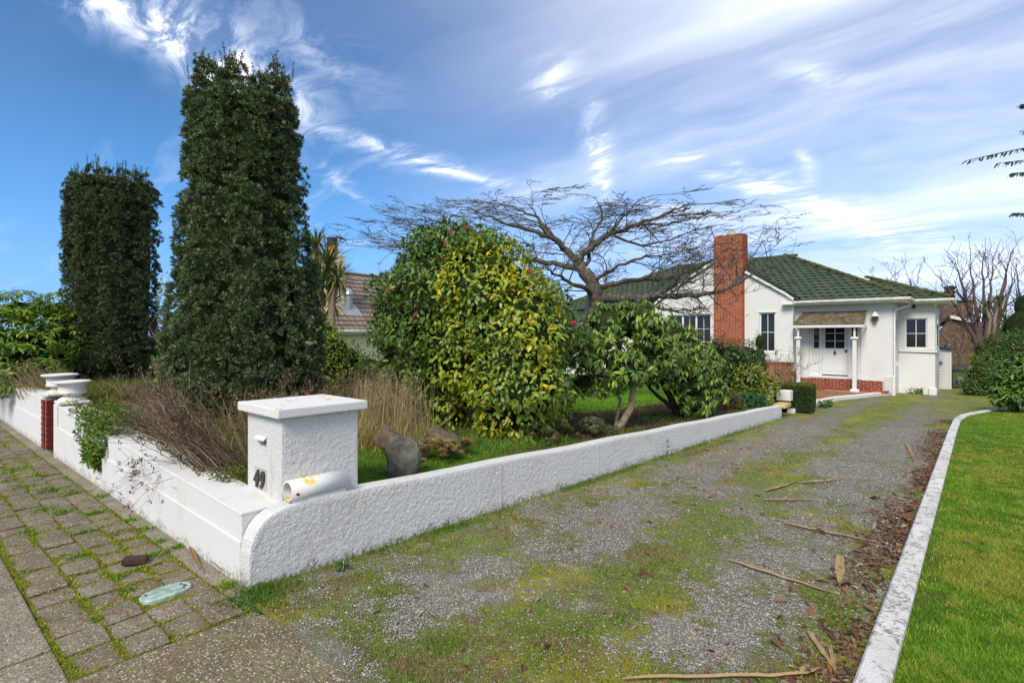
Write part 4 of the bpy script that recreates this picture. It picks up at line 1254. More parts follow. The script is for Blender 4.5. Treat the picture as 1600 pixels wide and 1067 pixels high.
def tile_slope(p0, along, up, inside, parent, limit, order, nrow, ncol, skip=None):
    """tiles laid on a slope; the `limit` nearest the front right are single objects, the rest one joined part"""
    al, u = norm(np.array(along, float)), norm(np.array(up, float)); nn = np.cross(al, u)
    spots = []
    for r_ in range(nrow):
        for c_ in range(ncol):
            c = np.array(p0) + al * (c_ * .30 + .15 + (.0 if r_ % 2 else .15)) + u * (r_ * .335)
            if inside(c + u * .15) and not (skip and skip(c)): spots.append(c)
    spots.sort(key=order)
    M3 = np.stack([al, u, nn], 1)
    for c in spots[:limit]:
        m4 = Matrix.Identity(4)
        jit = M3 @ np.array([[1, random.gauss(0, .006), 0], [0, 1, random.gauss(0, .004)], [random.gauss(0, .01), 0, 1]])
        for i in range(3):
            for j in range(3): m4[i][j] = jit[i][j]
            m4[i][3] = c[i] - HO[i]
        o = link('roof_tile', tile_me, None, parent); o.matrix_local = m4
    rest = spots[limit:]
    if rest:
        b = MB()
        for c in rest: b.add(TV @ M3.T + c, TF, (random.random(),) * 3)
        tag(H(b, 'far_roof_tiles', TILE, parent), kind='stuff')
def under_gable(c):
    """front slope tiles hidden inside the gable wing's own roof"""
    return GX0 - .1 < c[0] < GX1 + .05 and c[2] < AZ - .60 * abs(c[0] - AX) - .05 and c[1] < YD + 4.5
tile_slope((EXL, EY - .02, ZE + .005), (1, 0, 0), (0, 1, SL), lambda c: EXL + (c[1] - EY) < c[0] < EXR - (c[1] - EY) and c[1] < RY, roof, 300,
           lambda c: -c[0] - 2 * (c[2] < 3.6), 17, 56, under_gable)
tile_slope((EXR + .02, EY, ZE + .005), (0, 1, 0), (-1, 0, SL), lambda c: EY + (EXR - c[0]) < c[1] < 27.5 and c[0] > RXR, roof, 0, lambda c: 0, 17, 22)
bay_r = [o for o in house.children if o.name.startswith('bay_roof')][0]
tile_slope((EXR - 1.6, BEY - .02, ZE + .007), (1, 0, 0), (0, 1, SLB), lambda c: c[0] < BXR - (c[1] - BEY) and c[1] < BEY + brun and c[0] > EXR - (c[1] - EY) * .98 - .25, bay_r, 120, lambda c: -c[0], 10, 16)
tile_slope((BXR + .02, BEY, ZE + .007), (0, 1, 0), (-1, 0, SLB), lambda c: BEY + (BXR - c[0]) < c[1] < 27.5, bay_r, 0, lambda c: 0, 10, 14)
# hip and ridge cappings
rc = MB(); V, F = [], []
a_ = np.linspace(-.1 * math.pi, 1.1 * math.pi, 8)
V = [(.125 * math.cos(t), -.21, .095 * math.sin(t)) for t in a_] + [(.105 * math.cos(t), .24, .085 * math.sin(t) - .012) for t in a_] + [(.09 * math.cos(t), -.21, .07 * math.sin(t)) for t in a_]
F = [(i, i + 1, 9 + i, 8 + i) for i in range(7)] + [(16 + i, 17 + i, i + 1, i) for i in range(7)]
cap_me = npmesh('ridge_tile', np.array(V), np.array(F)); cap_me.materials.append(TILE_HIP)
def cap_line(p, q, parent):
    p, q = Vector(p), Vector(q); d = (q - p); n = int(d.length / .40); d.normalize()
    rot = d.to_track_quat('Y', 'Z').to_euler()
    for k in range(n + 1):
        c = p + d * (k * .40 + .15) + Vector((0, 0, .035)) - HO
        link('ridge_tile', cap_me, None, parent, c, (rot.x + random.gauss(0, .02), rot.y, rot.z + random.gauss(0, .03)))
cap_line((EXR, EY, ZE), (RXR, RY, RZ), roof)
cap_line((RXL, RY, RZ), (RXR, RY, RZ), roof)
cap_line((EXL, EY, ZE), (RXL, RY, RZ), roof)
cap_line((BXR, BEY, ZE), (BXR - brun, BEY + brun, BZR), bay_r)
# gable wing roof (two slopes running back into the main roof) and barge capping
gs = .60
b = MB()
zE = AZ + .06 - gs * (AX - GX0 + .22)
for sx in (-1, 1):
    xe = GX0 - .22 if sx < 0 else GX1 + .22
    zr = AZ + .06; ze = zr - gs * abs(xe - AX)
    b.poly([(xe, YG - .10, ze), (AX, YG - .10, zr), (AX, YD + 4.2, zr), (xe, YD + 1.2, ze)])
    b.poly([(xe, YG - .10, ze - .07), (xe, YD + 1.2, ze - .07), (AX, YD + 4.2, zr - .07), (AX, YG - .10, zr - .07)])
    b.poly([(xe, YG - .10, ze - .07), (AX, YG - .10, zr - .07), (AX, YG - .10, zr), (xe, YG - .10, ze)])
wing = H(b, 'wing_roof', TILE)
for sx in (-1, 1):
    al = (0, 1, 0) if sx > 0 else (0, -1, 0)
    xe = GX1 + .22 if sx > 0 else GX0 - .22
    ze = AZ + .06 - gs * abs(xe - AX)
    p0 = (xe, YG - .08, ze + .008) if sx > 0 else (xe, YG - .08 + 15 * .30, ze + .008)
    tile_slope(p0, al, (-sx, 0, gs), lambda c: YG - .12 < c[1] < YD + .8 + abs(c[0] - xe) * 1.3, wing, 60 if sx > 0 else 0, lambda c: c[1], 11, 15)
cap_line((AX, YG - .1, AZ + .06), (AX, YD + 4, AZ + .06), wing)
b = MB()
for sx in (-1, 1):
    xe = GX0 - .06 if sx < 0 else GX1 + .06
    P = [(xe, YG - .06, 3.02), (xe - sx * .35, YG - .06, 3.30), (AX + sx * 1.25, YG - .06, AZ - .70), (AX, YG - .06, AZ - .02)]
    for p, q in zip(P[:-1], P[1:]):
        b.add([(p[0], YG - .135, p[2] - .02), (q[0], YG - .135, q[2] - .02), (q[0], YG - .135, q[2] + .09), (p[0], YG - .135, p[2] + .09),
               (p[0], YG - .105, p[2] - .02), (q[0], YG - .105, q[2] - .02), (q[0], YG - .105, q[2] + .09), (p[0], YG - .105, p[2] + .09)],
              np.array([(0, 1, 2, 3), (3, 2, 6, 7), (0, 4, 5, 1)]))
H(b, 'barge_board', WHITE)
b = MB(); b.tube([(RXR + .15, RY, RZ + .1), (RXR + .35, RY, RZ + .95)], .008, 5); H(b, 'aerial', DARK)

# wall lantern
wl = empty('wall_lantern', (.60, YD - .14, 2.36), 0, 'white topped carriage lantern on the wall right of the porch', 'lamp')
V, F = lathe([(.0, .16), (.03, .15), (.10, .04), (.145, -.02), (.14, -.035), (.0, -.035)], 6); link('hood', npmesh('hood', V, F), WHITE, wl)
V, F = lathe([(.115, -.036), (.065, -.22), (.0, -.22)], 6); link('lantern_glass', npmesh('lantern_glass', V, F), GLASS, wl)
b = MB(); b.tube([(0, .14, -.05), (0, .07, .0), (0, 0, .10)], .012, 6); b.tube([(0, 0, -.22), (0, 0, -.27)], [.03, .005], 6); b.obj('bracket', WHITE, wl)
# security lights on the fascia
sl = empty('floodlight', (BX1 - .25, YB - .10, 2.78), 0, 'small black floodlight under the bay eaves above the window', 'lamp')
sl.location.x = 1.62
b = MB(); b.tube([(0, 0, .1), (0, 0, .02)], .02, 8); b.tube([(0, .03, .0), (0, -.03, -.10)], [.05, .06], 10); b.obj('lamp_head', DARK, sl)
gl = empty('globe_lamp', (BX1 + .02, YB - .30, 2.80), 0, 'small cream lamp at the right end of the bay soffit', 'lamp')
V, F = lathe([(.0, .05), (.05, .05), (.055, .0), (.07, -.03), (.05, -.07), (.0, -.08)], 14); link('lamp_body', npmesh('lamp_body', V, F, None, True), plain('cream_lamp', (.62, .52, .30), .5), gl)

# ---------------- lean-to shed behind the bay
sd = empty('garden_shed', (2.30, 27.6, -.75), 0, 'small white weatherboard shed with dark lean-to roof beside the bay', 'shed')
b = MB(); b.box((-.6, .02, 0), (.30, 1.8, 1.72)); b.obj('wall', WHITE, sd)
for k in range(13):
    z = .05 + k * .135
    b = MB(); b.add([(-.30, -.018, z), (.265, -.018, z), (.265, .0, z + .142), (-.30, .0, z + .142), (-.30, .02, z), (.265, .02, z)], np.array([(0, 1, 2, 3), (0, 4, 5, 1)])); b.obj('weatherboard', WHITE, sd)
b = MB(); b.box((.265, -.03, 0), (.33, .03, 1.75)); b.obj('corner_board', WHITE, sd)
b = MB(); b.add([(-.6, -.12, 1.90), (.42, -.12, 1.74), (.42, 1.9, 1.74), (-.6, 1.9, 1.90), (-.6, -.12, 1.98), (.42, -.12, 1.82), (.42, 1.9, 1.82), (-.6, 1.9, 1.98)], np.array([(0, 3, 2, 1), (4, 5, 6, 7), (0, 1, 5, 4), (1, 2, 6, 5), (2, 3, 7, 6), (3, 0, 4, 7)])); b.obj('shed_roof', plain('dark_iron_roof', (.045, .045, .05), .5), sd)
b = MB(); b.tube([(.20, .4, 1.8), (.20, .4, 1.95)], .13, 14); b.tube([(.20, .4, 1.95), (.20, .4, 2.03)], [.13, .04], 14); b.obj('roof_vent', plain('galv_vent', (.16, .16, .17), .4, .5, .6), sd)
b = MB(); b.tube([(0, -.02, 1.32), (0, -.10, 1.32)], .02, 8); b.tube([(0, -.08, 1.34), (0, -.12, 1.22)], [.03, .075], 10); b.obj('wall_light', plain('galv_light', (.3, .32, .32), .5), sd)
b = MB(); b.box((-.32, -.05, .48), (-.25, -.005, .56)); b.obj('red_valve', plain('red_paint', (.35, .02, .02), .5), sd)

# ---------------- covered barbecue
bq = at(1500, 600, 23.5)
bb = empty('barbecue', (bq[0], bq[1], -.72), R(20), 'black barbecue with closed lid standing beyond the shed', 'barbecue')
b = MB(); b.box((-.48, -.25, .72), (.48, .25, .82)); b.obj('firebox', DARK, bb, bevel=.02)
a_ = np.linspace(0, math.pi, 9); b = MB()
V = [(-.40, -.24 * math.cos(t), .82 + .22 * math.sin(t)) for t in a_] + [(.40, -.24 * math.cos(t), .82 + .22 * math.sin(t)) for t in a_]
b.add(V, [np.array([(i, i + 1, i + 10, i + 9) for i in range(8)]), np.array([range(8, -1, -1)]), np.array([range(9, 18)])]); b.obj('lid', DARK, bb, smooth=False)
for sx in (-.36, .36):
    for sy in (-.2, .2):
        b = MB(); b.box((sx - .03, sy - .03, 0), (sx + .03, sy + .03, .72)); b.obj('leg', DARK, bb)
b = MB(); b.box((-.40, -.22, .18), (.40, .22, .21)); b.obj('shelf', DARK, bb)
V, F = lathe([(.0, .21), (.14, .22), (.16, .30), (.16, .46), (.10, .52), (.04, .55), (.0, .56)], 16); link('gas_bottle', npmesh('gas_bottle', V, F, None, True), plain('gas_bottle', (.12, .12, .12), .4), bb)

# ---------------- brick house far behind on the right
fh = at(1530, 560, 42)
far = empty('brick_house', (fh[0], fh[1], -1.2), YAW * .35, 'distant tan brick house with white barge board and chimney behind the barbecue', 'house')
TAN = plain('tan_brick', (.13, .085, .05), .9, .1, var=.4, nscale=3, bump=.4, bscale=12, bdist=.02)
b = MB(); b.box((-3.2, 0, 0), (4.0, 6, 2.6)); b.poly([(-3.2, 0, 2.6), (4.0, 0, 2.6), (-1.6, 0, 4.3)]); b.obj('wall', TAN, far)
b = MB(); b.add([(-1.9, -.3, 4.45), (4.4, -.3, 2.62), (4.4, 6, 2.62), (-1.9, 6, 4.45)], np.array([(0, 1, 2, 3)])); b.add([(-1.9, -.3, 4.45), (-3.8, -.3, 2.62), (-3.8, 6, 2.62), (-1.9, 6, 4.45)], np.array([(0, 3, 2, 1)])); b.obj('roof', plain('dark_tile', (.07, .05, .045), .9, var=.3, nscale=4), far)
b = MB(); b.add([(-1.9, -.34, 4.25), (4.4, -.34, 2.42), (4.4, -.34, 2.66), (-1.9, -.34, 4.49)], np.array([(0, 1, 2, 3)])); b.obj('barge_board', WHITE, far)
b = MB(); b.box((-2.4, .6, 3.6), (-.2, 1.6, 5.6)); ch_ = b.obj('chimney', TAN, far); b = MB(); b.box((-2.5, .5, 5.6), (-.1, 1.7, 5.75)); b.obj('chimney_cap', BARK_DARK, far)
V, F = lathe([(.25, 5.75), (.28, 6.2), (.45, 6.5), (.28, 6.6), (.5, 6.9), (.0, 7.0)], 10); link('chimney_pot', npmesh('chimney_pot', V + np.array([-1.6, 1.1, 0]), F), BARK_DARK, far)
b = MB(); b.box((2.0, -.05, 1.0), (3.3, .02, 2.2)); w_ = b.obj('window', WHITE, far)
for k in range(2):
    b = MB(); b.box((2.08 + k * .62, -.06, 1.08), (2.62 + k * .62, -.051, 2.12)); b.obj('pane', GLASS, w_)

# ---------------- neighbour's house on the left
e0 = at(548, 516, 22.5)
nbh = empty('neighbour_house', (e0[0], e0[1], -.3), 0, "cream neighbouring house with brown tiled roof and tall chimney behind the bushes", 'house')
ez = e0[2] + .3
CREAMW = plain('cream_render', (.62, .58, .40), .85, .1, var=.12, nscale=2)
L0, L1, RUN = -2.6, 6.5, 3.3
rise = 2.85
b = MB(); b.box((-6.2, L0 + .3, -.6), (-.35, L1 - .3, ez - .1)); b.poly([(-.35, L1 - .3, ez - .1), (-6.2, L1 - .3, ez - .1), (-RUN, L1 - .3, ez + rise - .25)]); b.poly([(-6.2, L0 + .3, ez - .1), (-.35, L0 + .3, ez - .1), (-RUN, L0 + .3, ez + rise - .25)])
b.obj('wall', CREAMW, nbh)
b = MB(); b.poly([(0, L0, ez), (0, L1, ez), (-RUN, L1, ez + rise), (-RUN, L0, ez + rise)]); b.poly([(-2 * RUN, L0, ez), (-RUN, L0, ez + rise), (-RUN, L1, ez + rise), (-2 * RUN, L1, ez)])
nr = b.obj('roof', TILE_NB, nbh)
up = norm(np.array([-RUN, 0, rise])); al = np.array([0, 1.0, 0]); nn = np.cross(al, up); M3 = np.stack([al, up, nn], 1)
b = MB(); Ls = math.hypot(RUN, rise)
for r_ in range(int(Ls / .32)):
    for c_ in range(int((L1 - L0) / .30)):
        b.add((TV * np.array([1, .97, 1.25])) @ M3.T + np.array([0, L0, ez]) + al * (c_ * .30 + .15) + up * (r_ * .32) + nn * .01, TF, (random.random(),) * 3)
tag(b.obj('roof_tiles', TILE_NB, nr), kind='stuff')
b = MB()
for k in range(int((L1 - L0) / .4)): b.add(np.array([(.11 * math.cos(t) - RUN, L0 + k * .4 + d, ez + rise + .1 * math.sin(t) - .01) for d in (0, .41) for t in np.linspace(0, math.pi, 6)]), np.array([(i, i + 1, i + 7, i + 6) for i in range(5)]), (random.random(),) * 3)
b.obj('ridge_cap', TILE_NB, nr)
b = MB(); b.tube([(.04, L0, ez - .04), (.04, L1, ez - .04)], .065, 8); b.box((-.06, L0, ez - .16), (-.02, L1, ez - .02)); b.obj('gutter', WHITE, nbh)
cpos = at(520, 400, 23.0) - np.array([e0[0], e0[1], -.3])
b = MB(); b.box((cpos[0] - .32, cpos[1] - .40, 0), (cpos[0] + .32, cpos[1] + .40, cpos[2] + .05)); cc = b.obj('chimney', CREAMW, nbh, bevel=.02)
b = MB(); b.tube([(cpos[0] + .05, cpos[1], cpos[2] + .05), (cpos[0] + .05, cpos[1], cpos[2] + .42)], [.21, .19], 14); b.obj('chimney_pot', plain('terracotta', (.42, .17, .05), .8, var=.2), cc)
b = MB(); b.tube([(cpos[0] - .05, cpos[1], cpos[2] + .42), (cpos[0] - .05, cpos[1], cpos[2] + .80)], [.20, .23], 12); b.obj('cowl', DARK, cc)
fl = at(545, 462, 21.9) - np.array([e0[0], e0[1], -.3])
b = MB(); b.tube([fl + np.array([0, 0, -.55]), fl + np.array([0, 0, .05])], .15, 12); b.tube([fl + np.array([0, 0, .05]), fl + np.array([0, 0, .15])], [.21, .17], 12); b.tube([fl + np.array([0, 0, .15]), fl + np.array([0, 0, .28])], [.17, .08], 12)
b.add([fl + np.array(v) for v in ((.45, -.4, -.85), (.45, .4, -.85), (-.1, .35, -.35), (-.1, -.35, -.35))], np.array([(0, 1, 2, 3)])); b.obj('roof_flue', plain('galvanised_flue', (.26, .28, .30), .4, .5, metal=.4), nr)
# bird on the chimney
bp = at(531, 372, 23.0)
bird = empty('bird', bp, 0, 'small dark bird perched beside the chimney pot of the cream house', 'bird')
P = np.array([CR * s_ + UP * h_ for s_, h_ in ((-.17, .06), (-.13, .075), (-.08, .05), (0, .02), (.10, -.02), (.20, -.07), (.30, -.12))])
V, F = tube(P, [.004, .035, .045, .075, .06, .025, .012], 8); link('body', npmesh('body', V, F, None, True), DARK, bird)
b = MB(); b.tube([(0, 0, 0), (0, 0, -.14)], .008, 5); b.tube([CR * .03, CR * .03 - UP * .14], .008, 5); b.obj('leg', DARK, bird)

# ================================================================== vegetation
def gz(p):
    return float(garden_z(p[0], p[1]))

def woody(b, P, r0, r1, k=6, c=None):
    P = np.asarray(P, float)
    b.tube(P, np.linspace(r0, r1, len(P)), k, c)

def wiggle(p, q, n=5, amp=.05):
    t = np.linspace(0, 1, n)[:, None]
    P = (1 - t) * np.asarray(p, float) + t * np.asarray(q, float)
    L = np.linalg.norm(np.asarray(q, float) - np.asarray(p, float))
    P[1:-1] += rng.normal(size=(n - 2, 3)) * amp * L
    return P

# ---------------- the two clipped yews
def yew(px, t, base_z, half, tops, label, seed, ncl=900, tone=1.0):
    """half: list of (height, half width); tops: (offset to the right, depth offset, top height, radius)"""
    global rng
    rng = np.random.default_rng(seed)
    c0 = at(px, HORIZON, t); base = np.array([c0[0], c0[1], base_z])
    root = empty('yew_tree', base, 0, label, 'tree', 'dark clipped yews in the front garden')
    hz = np.array([h for h, w in half]); hw_ = np.array([w for h, w in half])
    tr = MB(); woody(tr, [(0, 0, -.1), (.02, .01, .8), (0, 0, 2.0), (.03, 0, hz[-1] * .8)], .16, .04, 8)
    tr.obj('trunk', BARK_DARK, root)
    # solid core as dense inner twigs; dark colour puts shade in the gaps
    Ht = hz[-1]
    V, F = lathe([(.02, .12)] + [(w * .80, h) for h, w in half] + [(.02, Ht + .02)], 24)
    V = V + rng.normal(size=V.shape) * .02
    m = MATS.get('shaded_twig_core') or plain('shaded_twig_core', (.024, .034, .014), 1.0, .0, var=.3, nscale=30)
    link('inner_twigs', npmesh('inner_twigs', V, F, None, True), m, root)
    cen, out, rad = [], [], []
    # fluted outer face of packed upright shoots
    area = 2 * math.pi * hw_.mean() * Ht
    n = int(area / .0085)
    z = .12 + (Ht - .10) * rng.random(n); th = rng.random(n) * 2 * math.pi
    fl = np.abs(np.cos(4.5 * th + .5 * np.sin(z * 1.1) + seed)) ** .7
    rr = np.interp(z, hz, hw_) * (.98 - .22 * (1 - fl) * (.35 + .65 * sstep(z, .3, 2.4)) + .035 * rng.normal(size=n) + .05 * np.sin(z * 9 + th * 7) * np.sin(z * 5.3 - th * 11))
    d = np.stack([np.cos(th), np.sin(th)], -1)
    cen.append(np.concatenate([d * rr[:, None], z[:, None]], -1)); out.append(np.concatenate([d, np.full((n, 1), .45)], -1)); rad.append(.075 + .055 * rng.random(n))
    n = int(math.pi * hw_[-1] ** 2 / .007); th = rng.random(n) * 2 * math.pi; rr = hw_[-1] * np.sqrt(rng.random(n))
    cen.append(np.stack([np.cos(th) * rr, np.sin(th) * rr, Ht - .05 + .12 * rng.random(n)], -1)); out.append(np.stack([np.cos(th) * .4, np.sin(th) * .4, 1 + 0 * th], -1)); rad.append(.08 + .05 * rng.random(n))
    # spires
    for (dx, dy, top, rp) in tops:
        v = dx * CR + dy * CF
        z0 = Ht - .9; n = int((top - z0) * 2 * math.pi * rp * 60)
        z = z0 + (top - z0) * rng.random(n); ph = rng.random(n) * 2 * math.pi
        r_ = rp * np.clip((top - z) / .50, .10, 1) ** .7
        d = np.stack([np.cos(ph), np.sin(ph)], -1)
        cen.append(np.concatenate([v[:2] + d * r_[:, None], z[:, None]], -1)); out.append(np.concatenate([d, np.full((n, 1), .6)], -1)); rad.append(.065 + .03 * rng.random(n))
    cen = np.concatenate(cen); out = norm(np.concatenate(out)); rad = np.concatenate(rad)
    kp = (rng.random(len(cen)) < .25) | ((out @ CF) < .30); cen, out, rad = cen[kp], out[kp], rad[kp]     # thinner on the side away from the drive
    # tufts in each clump
    k = 9
    n = len(cen)
    d = norm(rdir(n * k) + np.repeat(out, k, 0) * 1.1 + np.array([0, 0, .25]))
    P = np.repeat(cen, k, 0) + d * np.repeat(rad, k)[:, None] * (.55 + .5 * rng.random((n * k, 1)))
    m = 9
    D = norm(np.repeat(d, m, 0) + rdir(len(P) * m) * .95)
    PP = np.repeat(P, m, 0) + rdir(len(P) * m) * .012
    Nn = norm(np.cross(D, rdir(len(D))))
    C = pal(len(P), [(.040, .064, .022), (.056, .084, .030), (.076, .104, .044), (.11, .13, .075), (.024, .040, .014)], [3, 4, 3.0, 1.4, 1.4], .22) * tone * 1.75
    C = np.repeat(C, m, 0) * (1 + .15 * rng.normal(size=(len(D), 1)))
    foliage('foliage', NEEDLE, root, PP, D, Nn, .042 + .020 * rng.random(len(D)), .0138, np.clip(C, .004, 1), False, 0, .1)
    # leading shoots on top
    sh = MB()
    PPs, DDs = [], []
    for (dx, dy, top, rp) in tops:
        v = dx * CR + dy * CF
        for q in range(5):
            o_ = rng.normal(size=3) * .07; o_[2] = 0
            L = .10 + .16 * rng.random()
            p0 = np.array([v[0], v[1], top - .15]) + o_
            lean = norm(np.array([rng.normal() * .12, rng.normal() * .12, 1]))
            woody(sh, [p0, p0 + lean * (L + .15)], .006, .003, 4)
            for w_ in range(26):
                PPs.append(p0 + lean * (.05 + (L + .10) * rng.random())); DDs.append(norm(lean * .7 + rdir(1)[0]))
    sh.obj('leading_shoots', BARK_DARK, root)['kind'] = 'stuff'
    PPs, DDs = np.array(PPs), np.array(DDs)
    foliage('shoot_needles', NEEDLE, root, PPs, DDs, norm(np.cross(DDs, rdir(len(DDs)))), .04, .012, pal(len(PPs), [(.05, .08, .028), (.07, .09, .035)]) * tone, False, 0, .1)
    return root, len(D)
y1 = yew(387, 7.5, .45, [(0, .78), (.5, .93), (1.2, .95), (1.9, .86), (2.6, .76), (3.4, .66), (4.30, .60)],
         [(-.58, .05, 5.05, .19), (-.46, -.25, 4.90, .17), (-.48, .25, 4.92, .17), (-.62, -.1, 4.72, .14), (-.08, -.15, 4.95, .20), (.04, .25, 4.88, .18), (-.02, -.42, 4.75, .17), (-.20, -.35, 4.60, .14), (.42, .0, 4.98, .16), (.50, -.18, 4.78, .14), (.36, .3, 4.86, .16), (.34, -.38, 4.62, .15)],
         'tall dark green yew with ragged top behind the letterbox pillar', 11)
y2 = yew(178, 11.0, .60, [(0, .60), (.6, .70), (1.6, .72), (2.6, .73), (3.4, .75), (4.02, .74)],
         [(-.64, -.1, 4.30, .16), (-.26, -.2, 4.50, .18), (.04, -.3, 4.34, .16), (.30, -.1, 4.46, .18), (.52, -.2, 4.32, .15), (.66, .0, 4.30, .13), (-.45, .3, 4.35, .16), (.2, .4, 4.4, .16), (-.5, -.35, 4.25, .15)],
         'shorter broad dark yew beyond the gate, left of the tall one', 23, tone=.82)

# ---------------- generic leafy shrubs
def leaf_sites(lobes, per_m2, depth=.16, up=.25, inner=.15):
    """points on lobe surfaces; lobes = (centre, radii(3)); returns position, outward direction, lobe index"""
    Ps, Ds, Ix = [], [], []
    for i, (c, r_) in enumerate(lobes):
        c = np.asarray(c, float); r_ = np.broadcast_to(np.asarray(r_, float), (3,))
        area = 4 * math.pi * ((r_[0] * r_[1]) ** 1.6 / 3 + (r_[0] * r_[2]) ** 1.6 / 3 + (r_[1] * r_[2]) ** 1.6 / 3) ** (1 / 1.6)
        n = int(area * per_m2)
        d = rdir(n)
        bump = 1 + .10 * np.sin(d[:, 0] * 7 + i * 1.7) * np.sin(d[:, 1] * 6 + i) + .10 * np.sin(d[:, 2] * 8 + i * .7)
        s_ = 1 - depth / r_.mean() * rng.random(n) ** 1.6
        p = c + d * r_ * (bump * s_)[:, None]
        Ps.append(p); Ds.append(norm(d / r_)); Ix.append(np.full(n, i))
    P, D, I = np.concatenate(Ps), np.concatenate(Ds), np.concatenate(Ix)
    keep = np.ones(len(P), bool)
    for i, (c, r_) in enumerate(lobes):
        r_ = np.broadcast_to(np.asarray(r_, float), (3,))
        keep &= (I == i) | (np.linalg.norm((P - c) / r_, axis=1) > 1 - inner)
    return P[keep], D[keep], I[keep]

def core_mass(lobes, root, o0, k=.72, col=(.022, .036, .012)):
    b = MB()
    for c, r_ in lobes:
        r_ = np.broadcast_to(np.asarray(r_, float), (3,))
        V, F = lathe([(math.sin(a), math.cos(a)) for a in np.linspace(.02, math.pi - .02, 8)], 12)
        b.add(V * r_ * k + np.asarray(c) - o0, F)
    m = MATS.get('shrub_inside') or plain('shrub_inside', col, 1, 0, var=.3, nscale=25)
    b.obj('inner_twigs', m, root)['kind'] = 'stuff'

def leaf_parts(root, o0, mats_mesh, P, D, Nn, L, C, limit, mat, W, full=True, droop=.15, fold=.25):
    """the leaves that show largest become single parts, five tints of one leaf; the others one mass"""
    view = norm(CAM - P)
    facing = np.abs((norm(np.cross(np.cross(norm(D), Nn), norm(D))) * view).sum(1))
    toward = (norm(P - P.mean(0)) * view).sum(1)
    score = L / np.linalg.norm(P - CAM, axis=1) * (facing + .2) * (toward > .1) * (.6 + .4 * rng.random(len(P)))
    idx = np.argsort(-score)[:limit]
    big = np.zeros(len(P), bool); big[idx] = True
    foliage('foliage', mat, root, P[~big] - o0, D[~big], Nn[~big], L[~big], W[~big], C[~big], full, fold, droop)
    order = np.argsort(C[idx, 0] + C[idx, 1]); nvar = 6
    wl = float((W[idx] / L[idx]).mean())
    for q, ch_ in enumerate(np.array_split(idx[order], nvar)):
        if not len(ch_): continue
        V, F, k = leaf_geo(np.zeros((1, 3)), np.array([[0, 1.0, 0]]), np.array([[0, 0, 1.0]]), 1.0, wl, full, fold, droop)
        me = npmesh('leaf', V, F, np.repeat(C[ch_].mean(0)[None], k, 0), True); me.materials.append(mat)
        for i in ch_:
            d = norm(D[i]); s_ = norm(np.cross(d, Nn[i])); n_ = np.cross(s_, d)
            m4 = Matrix([[s_[0] * L[i], d[0] * L[i], n_[0] * L[i], P[i][0] - o0[0]], [s_[1] * L[i], d[1] * L[i], n_[1] * L[i], P[i][1] - o0[1]], [s_[2] * L[i], d[2] * L[i], n_[2] * L[i], P[i][2] - o0[2]], [0, 0, 0, 1]])
            o = link('leaf', me, None, root); o.matrix_local = m4

def plobe(px, py, t, rpx, sq=1.0, dz=1.0):
    c = at(px, py, t); r_ = rpx * t / FPX
    return (c, (r_, r_ * sq, r_ * dz))

